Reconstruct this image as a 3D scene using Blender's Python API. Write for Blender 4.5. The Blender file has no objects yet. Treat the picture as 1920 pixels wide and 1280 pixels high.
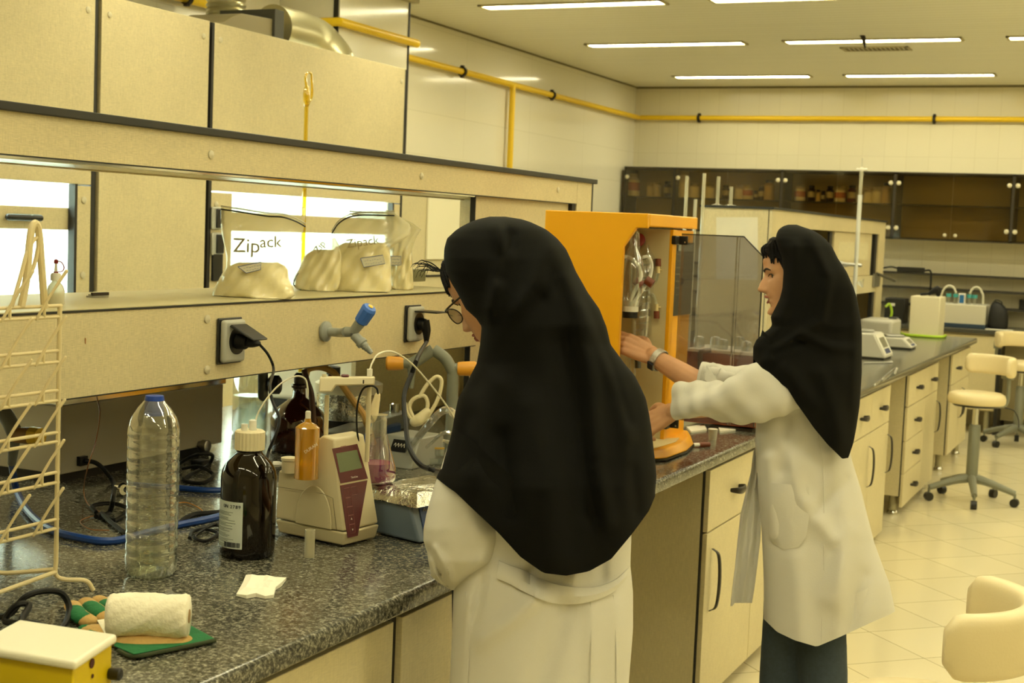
import bpy, bmesh, math, random
import numpy as np
from mathutils import Vector, Matrix
random.seed(7); np.random.seed(7)
PI = math.pi
SC = bpy.context.scene
COL = SC.collection

# ------------------------------------------------------------------ camera
CAM_H = 1.60; YAW, PITCH, ROLL, FPX = .4282, .0797, .0407, 2650.0
_f = np.array([-math.sin(YAW)*math.cos(PITCH), math.cos(YAW)*math.cos(PITCH), -math.sin(PITCH)])
_r = np.array([math.cos(YAW), math.sin(YAW), 0.]); _u = np.cross(_r, _f)
_c, _s = math.cos(ROLL), math.sin(ROLL)
CR, CU, CF = _c*_r + _s*_u, -_s*_r + _c*_u, _f
CO = np.array([0, 0, CAM_H])
cd = bpy.data.cameras.new('camera'); cam = bpy.data.objects.new('camera', cd); COL.objects.link(cam)
M = Matrix.Identity(4)
for i in range(3):
    M[i][0] = CR[i]; M[i][1] = CU[i]; M[i][2] = -CF[i]; M[i][3] = CO[i]
cam.matrix_world = M
cd.sensor_width = 36; cd.lens = FPX/1920*36; cd.clip_end = 60; cd.clip_start = .05
cd.dof.use_dof = True; cd.dof.focus_distance = 3.1; cd.dof.aperture_fstop = 9.0
SC.camera = cam
SC.view_settings.view_transform = 'Standard'; SC.view_settings.look = 'None'
SC.view_settings.gamma = 1; SC.view_settings.use_curve_mapping = False
SC.view_settings.exposure = 0.48
w = bpy.data.worlds.new('world'); SC.world = w; w.use_nodes = True
w.node_tree.nodes['Background'].inputs[0].default_value = (1, .92, .62, 1)
w.node_tree.nodes['Background'].inputs[1].default_value = .05
LAMP_COL = (1, .925, .60)
LAMP_STRENGTH = 21

def PX(u, v, d):                       # point of the scene seen at (u, v), d metres in front of the lens
    return CO + d*(CF + (u-960)/FPX*CR - (v-640)/FPX*CU)
def ON(u, v, ax, val):                 # ... where that line of sight meets the plane x/y/z = val
    r = CF + (u-960)/FPX*CR - (v-640)/FPX*CU
    return CO + (val-CO[ax])/r[ax]*r
def OP(u, v, P, n):                    # ... where it meets the plane through P with normal n
    r = CF + (u-960)/FPX*CR - (v-640)/FPX*CU
    n = np.asarray(n); return CO + ((np.asarray(P)-CO)@n)/(r@n)*r
def DEP(P): return float((np.asarray(P)-CO)@CF)

# ------------------------------------------------------------------ materials
def lin(c):
    return tuple(((x/255)/12.92 if x/255 <= .04045 else ((x/255+.055)/1.055)**2.4) for x in c)
MATS = {}
def mat(name, rgb=(200, 200, 200), rough=.5, metal=0, spec=.5, var=0, vscale=20, bump=0, bscale=60, trans=0, coat=0, emit=None, estr=0, stretch=None, sheen=0):
    if name in MATS: return MATS[name]
    m = bpy.data.materials.new(name); m.use_nodes = True; nt = m.node_tree; N = nt.nodes; L = nt.links
    b = N['Principled BSDF']; c = lin(rgb)
    b.inputs['Base Color'].default_value = (*c, 1); b.inputs['Roughness'].default_value = rough
    b.inputs['Metallic'].default_value = metal; b.inputs['Specular IOR Level'].default_value = spec
    b.inputs['Transmission Weight'].default_value = trans; b.inputs['Coat Weight'].default_value = coat
    if sheen: b.inputs['Sheen Weight'].default_value = sheen
    if emit: b.inputs['Emission Color'].default_value = (*emit, 1); b.inputs['Emission Strength'].default_value = estr
    if var or bump:
        tc = N.new('ShaderNodeTexCoord'); mp = N.new('ShaderNodeMapping'); L.new(tc.outputs['Object'], mp.inputs[0])
        if stretch: mp.inputs['Scale'].default_value = stretch
    if var:
        n = N.new('ShaderNodeTexNoise'); n.inputs['Scale'].default_value = vscale; n.inputs['Detail'].default_value = 5; L.new(mp.outputs[0], n.inputs[0])
        r = N.new('ShaderNodeValToRGB'); r.color_ramp.elements[0].position = .3; r.color_ramp.elements[1].position = .7
        r.color_ramp.elements[0].color = (*[x*(1-var) for x in c], 1); r.color_ramp.elements[1].color = (*[min(1, x*(1+var)) for x in c], 1)
        L.new(n.outputs[0], r.inputs[0]); L.new(r.outputs[0], b.inputs['Base Color'])
    if bump:
        n = N.new('ShaderNodeTexNoise'); n.inputs['Scale'].default_value = bscale; n.inputs['Detail'].default_value = 4; L.new(mp.outputs[0], n.inputs[0])
        bp = N.new('ShaderNodeBump'); bp.inputs['Strength'].default_value = bump; bp.inputs['Distance'].default_value = .01
        L.new(n.outputs[0], bp.inputs['Height']); L.new(bp.outputs[0], b.inputs['Normal'])
    MATS[name] = m; return m
def clear(name, tint=(255, 255, 255), gloss=.12, rough=.03, haze=0, hazecol=(230, 230, 230), bump=0, bscale=30, stretch=(1, 1, 1)):
    """thin clear sheet: see-through tint, fresnel gloss and a little milky haze"""
    if name in MATS: return MATS[name]
    m = bpy.data.materials.new(name); m.use_nodes = True; nt = m.node_tree; N = nt.nodes; L = nt.links
    N.remove(N['Principled BSDF']); out = N['Material Output']
    t = N.new('ShaderNodeBsdfTransparent'); t.inputs[0].default_value = (*lin(tint), 1)
    g = N.new('ShaderNodeBsdfGlossy'); g.inputs['Roughness'].default_value = rough; g.inputs[0].default_value = (1, 1, 1, 1)
    lw = N.new('ShaderNodeLayerWeight'); lw.inputs[0].default_value = .35
    mr = N.new('ShaderNodeMapRange'); mr.inputs[1].default_value = 0; mr.inputs[2].default_value = 1; mr.inputs[3].default_value = gloss*.45; mr.inputs[4].default_value = min(1, gloss*4.5)
    L.new(lw.outputs['Facing'], mr.inputs[0])
    mx = N.new('ShaderNodeMixShader'); L.new(mr.outputs[0], mx.inputs[0]); L.new(t.outputs[0], mx.inputs[1]); L.new(g.outputs[0], mx.inputs[2])
    last = mx
    if haze:
        d = N.new('ShaderNodeBsdfDiffuse'); d.inputs[0].default_value = (*lin(hazecol), 1)
        m2 = N.new('ShaderNodeMixShader'); m2.inputs[0].default_value = haze; L.new(mx.outputs[0], m2.inputs[1]); L.new(d.outputs[0], m2.inputs[2]); last = m2
    if bump:
        tc = N.new('ShaderNodeTexCoord'); mp = N.new('ShaderNodeMapping'); mp.inputs['Scale'].default_value = stretch; L.new(tc.outputs['Object'], mp.inputs[0])
        n = N.new('ShaderNodeTexNoise'); n.inputs['Scale'].default_value = bscale; n.inputs['Detail'].default_value = 3; L.new(mp.outputs[0], n.inputs[0])
        bp = N.new('ShaderNodeBump'); bp.inputs['Strength'].default_value = bump; bp.inputs['Distance'].default_value = .02; L.new(n.outputs[0], bp.inputs['Height'])
        L.new(bp.outputs[0], g.inputs['Normal'])
    L.new(last.outputs[0], out.inputs[0]); MATS[name] = m; return m
def nodes(name):
    m = bpy.data.materials.new(name); m.use_nodes = True; MATS[name] = m
    return m, m.node_tree.nodes, m.node_tree.links, m.node_tree.nodes['Principled BSDF']
def ramp(N, stops):
    r = N.new('ShaderNodeValToRGB'); e = r.color_ramp.elements
    while len(e) < len(stops): e.new(.5)
    for el, (p, c) in zip(e, stops): el.position = p; el.color = (*lin(c), 1)
    return r

def make_laminate(name, base, dv=.09):
    m, N, L, b = nodes(name)
    tc = N.new('ShaderNodeTexCoord'); outs = []
    for sc in ((60, 60, 900), (900, 900, 40)):
        mp = N.new('ShaderNodeMapping'); mp.inputs['Scale'].default_value = sc; L.new(tc.outputs['Object'], mp.inputs[0])
        n = N.new('ShaderNodeTexNoise'); n.inputs['Scale'].default_value = 1; n.inputs['Detail'].default_value = 2; L.new(mp.outputs[0], n.inputs[0]); outs.append(n)
    a = N.new('ShaderNodeMath'); a.operation = 'ADD'; L.new(outs[0].outputs[0], a.inputs[0]); L.new(outs[1].outputs[0], a.inputs[1])
    n3 = N.new('ShaderNodeTexNoise'); n3.inputs['Scale'].default_value = 5; n3.inputs['Detail'].default_value = 3; L.new(tc.outputs['Object'], n3.inputs[0])
    a2 = N.new('ShaderNodeMath'); a2.operation = 'MULTIPLY_ADD'; L.new(n3.outputs[0], a2.inputs[0]); a2.inputs[1].default_value = .35; L.new(a.outputs[0], a2.inputs[2])
    h = N.new('ShaderNodeMath'); h.operation = 'MULTIPLY'; h.inputs[1].default_value = .42; L.new(a2.outputs[0], h.inputs[0])
    r = ramp(N, [(.36, tuple(x*(1-dv) for x in base)), (.62, tuple(min(255, x*(1+dv*.7)) for x in base))])
    L.new(h.outputs[0], r.inputs[0]); L.new(r.outputs[0], b.inputs['Base Color']); b.inputs['Roughness'].default_value = .42
    return m
LAM = make_laminate('beige_woven_laminate', (212, 198, 156))
LAM2 = make_laminate('beige_cabinet_laminate', (216, 204, 164), .06)
def make_granite(name):
    m, N, L, b = nodes(name)
    tc = N.new('ShaderNodeTexCoord')
    n1 = N.new('ShaderNodeTexNoise'); n1.inputs['Scale'].default_value = 135; n1.inputs['Detail'].default_value = 6; n1.inputs['Roughness'].default_value = .75
    v = N.new('ShaderNodeTexVoronoi'); v.inputs['Scale'].default_value = 150
    n2 = N.new('ShaderNodeTexNoise'); n2.inputs['Scale'].default_value = 14
    for n in (n1, v, n2): L.new(tc.outputs['Object'], n.inputs[0])
    r = ramp(N, [(.36, (44, 44, 38)), (.47, (84, 83, 72)), (.53, (118, 116, 102)), (.64, (182, 178, 160))])
    L.new(n1.outputs[0], r.inputs[0])
    r2 = ramp(N, [(.0, (190, 190, 190)), (1, (255, 255, 255))]); L.new(v.outputs['Color'], r2.inputs[0])
    mx = N.new('ShaderNodeMixRGB'); mx.blend_type = 'MULTIPLY'; mx.inputs[0].default_value = .8; L.new(r.outputs[0], mx.inputs[1]); L.new(r2.outputs[0], mx.inputs[2])
    L.new(mx.outputs[0], b.inputs['Base Color']); b.inputs['Roughness'].default_value = .17; b.inputs['Specular IOR Level'].default_value = .55
    return m
GRAN = make_granite('speckled_granite')
def make_tiles(name, base, grout, w, h, mortar, coords, rough, rot=0, loc=(0, 0, 0), noise=.03):
    m, N, L, b = nodes(name)
    g = N.new('ShaderNodeNewGeometry'); sp = N.new('ShaderNodeSeparateXYZ'); cb = N.new('ShaderNodeCombineXYZ'); L.new(g.outputs['Position'], sp.inputs[0])
    L.new(sp.outputs['XYZ'.index(coords[0])], cb.inputs[0]); L.new(sp.outputs['XYZ'.index(coords[1])], cb.inputs[1])
    mp = N.new('ShaderNodeMapping'); mp.inputs['Rotation'].default_value = (0, 0, rot); mp.inputs['Location'].default_value = loc; L.new(cb.outputs[0], mp.inputs[0])
    t = N.new('ShaderNodeTexBrick'); t.offset = 0; t.squash = 1; t.inputs['Scale'].default_value = 1; t.inputs['Mortar Size'].default_value = mortar
    t.inputs['Brick Width'].default_value = w; t.inputs['Row Height'].default_value = h; t.inputs['Mortar Smooth'].default_value = .3
    c = lin(base); t.inputs['Color1'].default_value = (*c, 1); t.inputs['Color2'].default_value = (*[x*(1-noise) for x in c], 1); t.inputs['Mortar'].default_value = (*lin(grout), 1)
    L.new(mp.outputs[0], t.inputs[0]); L.new(t.outputs[0], b.inputs['Base Color']); b.inputs['Roughness'].default_value = rough
    return m
_p1 = ON(1737, 1047, 2, 0)
_a = math.radians(45); TS = .366
_q = ((_p1[0]*math.cos(_a)-_p1[1]*math.sin(_a)), (_p1[0]*math.sin(_a)+_p1[1]*math.cos(_a)))
FLOORM = make_tiles('cream_floor_tiles', (232, 222, 188), (150, 138, 100), TS, TS, .0022, 'XY', .13, _a, (-_q[0]+TS*40, -_q[1]+TS*40, 0), .05)
WALLL = make_tiles('glazed_wall_panels', (236, 231, 210), (204, 198, 172), 1.2, .3, .0014, 'YZ', .09)
WALLF = make_tiles('pale_wall_tiles', (230, 222, 192), (216, 207, 175), .2, .3, .0022, 'XZ', .2)
CEILM = make_tiles('slatted_ceiling_panels', (242, 240, 222), (206, 200, 172), 40, .1, .004, 'XY', .45)
# common materials
BLACK = mat('black_plastic', (24, 24, 22), .35); EDGE = mat('black_edge_band', (30, 28, 22), .5); DARK = mat('dark_recess', (40, 36, 26), .8)
CHROME = mat('chrome', (210, 210, 205), .12, 1); STEEL = mat('brushed_steel', (170, 170, 165), .35, 1); ALU = mat('dull_aluminium', (150, 152, 148), .42, .7)
WHITE = mat('white_plastic', (232, 230, 218), .35); CREAM = mat('cream_plastic', (222, 212, 178), .38); YELP = mat('yellow_gas_paint', (240, 200, 30), .4)
CREAMV = mat('cream_vinyl', (226, 210, 166), .38, bump=.04, bscale=200); GREYP = mat('grey_plastic', (128, 130, 122), .45); LGREY = mat('light_grey_plastic', (176, 176, 164), .4)
PAPER = mat('white_paper', (232, 230, 214), .8, var=.03, vscale=9); CAB = mat('black_cable', (14, 14, 13), .5, spec=.3); SKIN = mat('skin', (196, 146, 104), .5, var=.07, vscale=25)
BLUE = mat('blue_plastic', (34, 82, 160), .4); BLUEHOSE = mat('blue_rubber_hose', (22, 64, 140), .4); ORG = mat('orange_enamel', (236, 168, 6), .36)
GLASS = clear('clear_glass', (244, 248, 246), .16); GLASSR = clear('clear_glass_rough', (236, 240, 236), .3, .08, .05)
AMB = mat('amber_glass', (16, 8, 2), .06, spec=.45, coat=.15); TUBEW = mat('milky_tubing', (226, 222, 200), .35)
KNOB = mat('ivory_screw_cap', (206, 198, 168), .4); BRN = mat('brown_red_enamel', (140, 66, 26), .4); TEAL = mat('teal_plastic', (70, 160, 160), .4)

# ------------------------------------------------------------------ mesh builder
def nrm(v):
    v = np.asarray(v, float); l = np.linalg.norm(v); return v/l if l > 1e-12 else v
def basis(d):
    d = nrm(d); a = np.array([0, 0, 1.]) if abs(d[2]) < .95 else np.array([1., 0, 0])
    x = nrm(np.cross(a, d)); return x, np.cross(d, x), d
def spline(pts, n=8):
    P = np.array(pts, float)
    if len(P) < 3: return P
    Q = np.vstack([2*P[0]-P[1], P, 2*P[-1]-P[-2]]); out = []
    for i in range(1, len(Q)-2):
        for k in range(n):
            t = k/n; a, b, c, d = Q[i-1:i+3]
            out.append(.5*((2*b)+(c-a)*t+(2*a-5*b+4*c-d)*t*t+(3*b-a-3*c+d)*t**3))
    out.append(P[-1]); return np.array(out)
class MB:
    def __init__(s): s.v = []; s.f = []
    def add(s, vs, fs):
        o = len(s.v); s.v += [tuple(map(float, p)) for p in vs]; s.f += [tuple(o+i for i in f) for f in fs]; return s
    def box(s, a, b, ax=None):          # corners a, b
        x0, y0, z0 = np.minimum(a, b); x1, y1, z1 = np.maximum(a, b)
        return s.add([(x0, y0, z0), (x1, y0, z0), (x1, y1, z0), (x0, y1, z0), (x0, y0, z1), (x1, y0, z1), (x1, y1, z1), (x0, y1, z1)],
                     [(0, 3, 2, 1), (4, 5, 6, 7), (0, 1, 5, 4), (1, 2, 6, 5), (2, 3, 7, 6), (3, 0, 4, 7)])
    def hexa(s, bot, top):              # 4 bottom pts, 4 top pts, any shape
        n = len(bot); return s.add(list(bot)+list(top), [tuple(range(n-1, -1, -1)), tuple(range(n, 2*n))]+[(i, (i+1) % n, n+(i+1) % n, n+i) for i in range(n)])
    def prism(s, poly, vec):
        p = [np.asarray(q, float) for q in poly]; return s.hexa(p, [q+np.asarray(vec) for q in p])
    def rings(s, rs, cap=True, closed=False):
        n = len(rs[0]); vs = [p for r in rs for p in r]; fs = []
        m = len(rs)
        for j in range(m-1 if not closed else m):
            for i in range(n):
                a = j*n+i; b = j*n+(i+1) % n; jj = (j+1) % m; fs.append((a, b, jj*n+(i+1) % n, jj*n+i))
        if cap and not closed: fs += [tuple(range(n-1, -1, -1)), tuple((m-1)*n+i for i in range(n))]
        return s.add(vs, fs)
    def cyl(s, p0, p1, r0, r1=None, n=20, cap=True):
        r1 = r0 if r1 is None else r1; p0 = np.asarray(p0, float); p1 = np.asarray(p1, float); x, y, d = basis(p1-p0)
        A = [2*PI*i/n for i in range(n)]
        return s.rings([[p0+r0*(math.cos(a)*x+math.sin(a)*y) for a in A], [p1+r1*(math.cos(a)*x+math.sin(a)*y) for a in A]], cap)
    def lathe(s, prof, o, d=(0, 0, 1), n=32, cap=True, sx=1, x0=None):    # prof: (r, h)
        x, y, dd = basis(d); o = np.asarray(o, float)
        if x0 is not None: x = nrm(x0); y = np.cross(dd, x)
        A = [2*PI*i/n for i in range(n)]
        return s.rings([[o+h*dd+r*(math.cos(a)*x*sx+math.sin(a)*y) for a in A] for r, h in prof], cap)
    def tube(s, pts, r, n=8, sm=6, cap=True):
        P = spline(pts, sm) if sm and len(pts) > 2 else np.array(pts, float)
        R = np.interp(np.linspace(0, 1, len(P)), np.linspace(0, 1, len(r)), r) if hasattr(r, '__len__') else np.full(len(P), r)
        T = np.gradient(P, axis=0); x, y, d = basis(T[0]); rs = []
        for p, t, q in zip(P, T, R):
            t = nrm(t); x = nrm(x-(x@t)*t); y = np.cross(t, x)
            rs.append([p+q*(math.cos(2*PI*i/n)*x+math.sin(2*PI*i/n)*y) for i in range(n)])
        return s.rings(rs, cap)
    def limb(s, pts, r, n=14, sm=5):    # tube with rounded ends
        P = spline(pts, sm) if len(pts) > 2 else np.linspace(pts[0], pts[1], 6)
        R = np.interp(np.linspace(0, 1, len(P)), np.linspace(0, 1, len(r)), r)
        T = np.gradient(P, axis=0); x, y, d = basis(T[0]); rs = []
        seq = [(P[0]-nrm(T[0])*R[0]*math.cos(a), T[0], R[0]*math.sin(a)) for a in (.15, .5, .85, 1.2)]
        seq += list(zip(P, T, R)) + [(P[-1]+nrm(T[-1])*R[-1]*math.cos(a), T[-1], R[-1]*math.sin(a)) for a in (1.2, .85, .5, .15)]
        for p, t, q in seq:
            t = nrm(t); x = nrm(x-(x@t)*t); y = np.cross(t, x)
            rs.append([p+q*(math.cos(2*PI*i/n)*x+math.sin(2*PI*i/n)*y) for i in range(n)])
        return s.rings(rs)
    def ball(s, c, r, n=16, sx=(1, 1, 1)):
        c = np.asarray(c, float); sx = np.asarray(sx)
        return s.rings([[c+r*sx*np.array([math.sin(a)*math.cos(2*PI*i/n), math.sin(a)*math.sin(2*PI*i/n), -math.cos(a)]) for i in range(n)] for a in np.linspace(.05, PI-.05, n//2+1)])
    def build(s, name, m, parent=None, bev=0, smooth=35, sub=0, solid=0, seg=2):
        me = bpy.data.meshes.new(name); V = np.array(s.v)
        if parent is None:
            lo, hi = V.min(0), V.max(0); o = np.array([(lo[0]+hi[0])/2, (lo[1]+hi[1])/2, lo[2]])
        else: o = np.array(parent.get('_o', (0, 0, 0)))
        me.from_pydata((V-o).tolist(), [], s.f); me.update()
        bm = bmesh.new(); bm.from_mesh(me); bmesh.ops.recalc_face_normals(bm, faces=bm.faces); bm.to_mesh(me); bm.free()
        ob = bpy.data.objects.new(name, me); COL.objects.link(ob)
        if isinstance(m, (list, tuple)):
            for q in m: me.materials.append(q)
        else: me.materials.append(m)
        if parent is None: ob.location = o
        else: ob.parent = parent
        ob['_o'] = tuple(o)
        if smooth:
            me.polygons.foreach_set('use_smooth', [True]*len(me.polygons)); me.set_sharp_from_angle(angle=math.radians(smooth))
        if solid: q = ob.modifiers.new('solid', 'SOLIDIFY'); q.thickness = solid; q.offset = 0
        if bev: q = ob.modifiers.new('bevel', 'BEVEL'); q.width = bev; q.segments = seg; q.limit_method = 'ANGLE'; q.angle_limit = .6
        if sub: q = ob.modifiers.new('sub', 'SUBSURF'); q.levels = sub; q.render_levels = sub
        return ob
def tag(o, label=None, cat=None, group=None, kind=None):
    if label: o['label'] = label
    if cat: o['category'] = cat
    if group: o['group'] = group
    if kind: o['kind'] = kind
    return o
def thing(name, loc, label, cat, group=None):
    o = bpy.data.objects.new(name, None); COL.objects.link(o); o.location = tuple(map(float, loc)); o['_o'] = tuple(map(float, loc)); o.empty_display_size = .05
    return tag(o, label, cat, group)
def struct(o): o['kind'] = 'structure'; return o
def dup(root, loc, rz=None, label=None, group=None):
    r = root.copy(); COL.objects.link(r); r.location = tuple(map(float, loc))
    if rz is not None: r.rotation_euler = (0, 0, rz)
    if label: r['label'] = label
    if group: r['group'] = group
    for ch in list(root.children):
        c = ch.copy(); COL.objects.link(c); c.parent = r
        for g in list(ch.children):
            d = g.copy(); COL.objects.link(d); d.parent = c
    return r
def text(name, s, size, P, xd, yd, m, parent=None, thick=.0004):
    cu = bpy.data.curves.new(name, 'FONT'); cu.body = s; cu.size = size; cu.extrude = thick
    ob = bpy.data.objects.new(name+'_t', cu); COL.objects.link(ob); me = bpy.data.meshes.new_from_object(ob.evaluated_get(bpy.context.evaluated_depsgraph_get()))
    bpy.data.objects.remove(ob); bpy.data.curves.remove(cu)
    xd = nrm(xd); yd = nrm(np.asarray(yd)-(np.asarray(yd)@xd)*xd); zd = np.cross(xd, yd); o = np.array(parent['_o']) if parent else np.zeros(3)
    for v in me.vertices:
        p = np.asarray(P)+v.co[0]*xd+v.co[1]*yd+v.co[2]*zd-o; v.co = p.tolist()
    me.materials.clear(); me.materials.append(m); me.name = name
    ob = bpy.data.objects.new(name, me); COL.objects.link(ob)
    if parent: ob.parent = parent
    ob['_o'] = tuple(o); return ob
def cable(name, pts, r, m, label, cat='cable', parent=None, n=8):
    o = MB().tube(pts, r, n).build(name, m, parent)
    return tag(o, label, cat) if parent is None else o
# ================================================================== the setting
CZ = 3.045; YF = 13.35; XL = -4.85; XR = 4.6; YN = -3.2
struct(MB().box((XL-.1, YN-.1, -.1), (XR+.1, YF+.1, 0)).build('floor', FLOORM, smooth=0))
struct(MB().box((XL-.1, YN-.1, CZ), (XR+.1, YF+.1, CZ+.1)).build('ceiling', CEILM, smooth=0))
struct(MB().box((XL-.1, YN, 0), (XL, YF, CZ)).build('wall_left', WALLL, smooth=0))
struct(MB().box((XL-.1, YF, 0), (XR+.1, YF+.1, CZ)).build('wall_far', WALLF, smooth=0))
struct(MB().box((XR, YN, 0), (XR+.1, YF, CZ)).build('wall_right', WALLF, smooth=0))
struct(MB().box((XL-.1, YN-.1, 0), (XR+.1, YN, CZ)).build('wall_near', WALLF, smooth=0))
struct(MB().box((XL, 7.12, 0), (-4.44, 7.96, CZ)).build('wall_column', mat('column_panel', (236, 231, 210), .14), bev=.004))
mt = MB(); mt.box((XL, 7.10, CZ-.05), (-4.39, 8.0, CZ)); struct(mt.build('trim_1', mat('pale_trim', (196, 188, 156), .5), bev=.003))
struct(MB().box((-4.447, 7.95, 0), (-4.434, 7.965, CZ-.05)).build('trim_2', EDGE, smooth=0))
struct(MB().box((XL, YF-.02, CZ-.018), (XR, YF, CZ)).build('trim_3', mat('shadow_joint', (120, 112, 78), .7), smooth=0))
struct(MB().box((XL, 7.96, CZ-.012), (XL+.012, YF, CZ)).build('trim_4', mat('shadow_joint'), smooth=0))
struct(MB().box((-4.443, 7.118, 0), (-4.43, 7.21, CZ-.05)).build('trim_5', mat('column_panel'), smooth=0))
struct(MB().box((-4.47, 7.112, 0), (-4.438, 7.122, CZ-.05)).build('trim_6', EDGE, smooth=0))

# ------------------------------------------------------------------ ceiling lamps: housing + glowing diffuser
EM = bpy.data.materials.new('lamp_glow'); EM.use_nodes = True
_n = EM.node_tree.nodes; _n.remove(_n['Principled BSDF']); _e = _n.new('ShaderNodeEmission'); _e.inputs[0].default_value = (*LAMP_COL, 1); _e.inputs[1].default_value = LAMP_STRENGTH
EM.node_tree.links.new(_e.outputs[0], _n['Material Output'].inputs[0])
def lamp0():
    t = thing('ceiling_lamp', (0, 0, CZ), 'long white recessed fluorescent ceiling lamp', 'ceiling lamp', 'recessed fluorescent lamps in the ceiling')
    h = MB(); a, b, z = .63, .085, CZ
    h.box((-a, -b, z-.012), (a, -b+.02, z)).box((-a, b-.02, z-.012), (a, b, z)).box((-a, -b, z-.012), (-a+.02, b, z)).box((a-.02, -b, z-.012), (a, b, z))
    h.build('frame', mat('lamp_frame', (190, 180, 140), .5), t, bev=.002)
    MB().box((-a+.02, -b+.02, z-.006), (a-.02, b-.02, z-.002)).build('diffuser', EM, t, smooth=0)
    return t
L0 = lamp0(); first = True
rows = {12.50: 'furthest row, by the far wall', 10.35: 'second row from the far wall', 8.48: 'third row from the far wall', 6.5: 'fourth row', 4.5: 'fifth row', 2.5: 'sixth row', .5: 'row above the near end of the bench'}
cols = [(-3.55, 'left column, nearest the gas pipe wall'), (-2.0, 'middle column'), (-.45, 'third column from the left'), (1.3, 'right-hand column'), (3.1, 'rightmost column')]
for y, rn in rows.items():
    for x, cn in cols:
        if abs(x+2.0) < .1 and False: continue
        if first: o = L0; o.location = (x, y, CZ); first = False
        else: o = dup(L0, (x, y, CZ))
        o['label'] = 'recessed strip lamp, %s, %s' % (cn.replace(', nearest the gas pipe wall', ''), rn)
v = thing('ceiling_vent', (-2.05, 10.8, CZ), 'slotted ceiling vent behind the hanging hook', 'vent')
m_ = MB(); m_.box((-2.3, 10.7, CZ-.008), (-1.8, 10.72, CZ)).box((-2.3, 10.88, CZ-.008), (-1.8, 10.9, CZ)).box((-2.3, 10.7, CZ-.008), (-2.28, 10.9, CZ)).box((-1.82, 10.7, CZ-.008), (-1.8, 10.9, CZ)); m_.build('frame', mat('lamp_frame'), v)
m_ = MB()
for k in range(14): m_.box((-2.27+k*.033, 10.72, CZ-.006), (-2.255+k*.033, 10.88, CZ-.001))
m_.build('slats', mat('vent_slat', (120, 108, 70), .6), v)
h = thing('hanging_hook', PX(1618, 60, 9.9), 'dark metal hook hanging from the ceiling', 'hook')
_t = PX(1618, 30, 9.9); _t[2] = CZ; _b = PX(1618, 52, 9.9)
MB().tube([_t, _b], .006).build('rod', ALU, h); MB().limb([PX(1612, 55, 9.9), PX(1618, 68, 9.9), PX(1622, 88, 9.9)], [.022, .018, .008]).build('hook', mat('dark_iron', (50, 44, 36), .5, .6), h)

# ------------------------------------------------------------------ gas pipes
def pipe(label, pts, r, parts, name='gas_pipe'):
    t = thing(name, pts[0], label, 'pipe'); MB().tube(pts, r, 12, 0).build('pipe_run', YELP, t)
    for p, ax in parts:
        p = np.array(p); q = MB(); a = np.zeros(3); a[ax] = .014
        x, y, d = basis(a); q.lathe([(r+.002, -.014), (r+.012, -.014), (r+.012, .014), (r+.002, .014)], p, a, 14, False)
        q.box(p-[.012, .012, .045], p+[.012, .012, -r]); q.box(p+[-.012, -.012, r], p+[.012, .012, .045])
        q.build('pipe_clamp', mat('dark_iron', (50, 44, 36), .5, .6), t)
    return t
PZ = 2.74; xp = XL+.05; yp = YF-.05
pipe('yellow gas pipe running along the left wall to the far corner', [(xp, 7.98, PZ), (xp, yp, PZ)], .024, [((xp, ON(867, 130, 0, xp)[1], PZ), 1), ((xp, ON(1035, 174, 0, xp)[1], PZ), 1)])
pipe('yellow gas pipe running along the far wall above the cabinets', [(xp+.026, yp, PZ), (XR-.1, yp, PZ)], .024, [((ON(1311, 219, 1, yp)[0], yp, PZ), 0), ((ON(1752, 221, 1, yp)[0], yp, PZ), 0)])
_y = ON(960, 200, 0, xp)[1]; pipe('yellow vertical gas drop pipe on the left wall', [(xp, _y, PZ), (xp, _y, .9)], .024, [((xp, _y, 1.6), 2)])
pipe('yellow gas pipe bending round the wall column above the fume hoods', [(-4.75, 7.07, 2.745), (-4.40, 7.07, 2.745), (-4.40, 8.0, 2.745)], .026, [])
_a = ON(360, 6, 0, -4.78); pipe('orange-yellow gas pipe high on the wall behind the silver duct', [(-4.80, 2.6, 2.745), (-4.80, 7.04, 2.745)], .026, [((-4.78, ON(350, 8, 0, -4.78)[1], 2.745), 1)])

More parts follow.
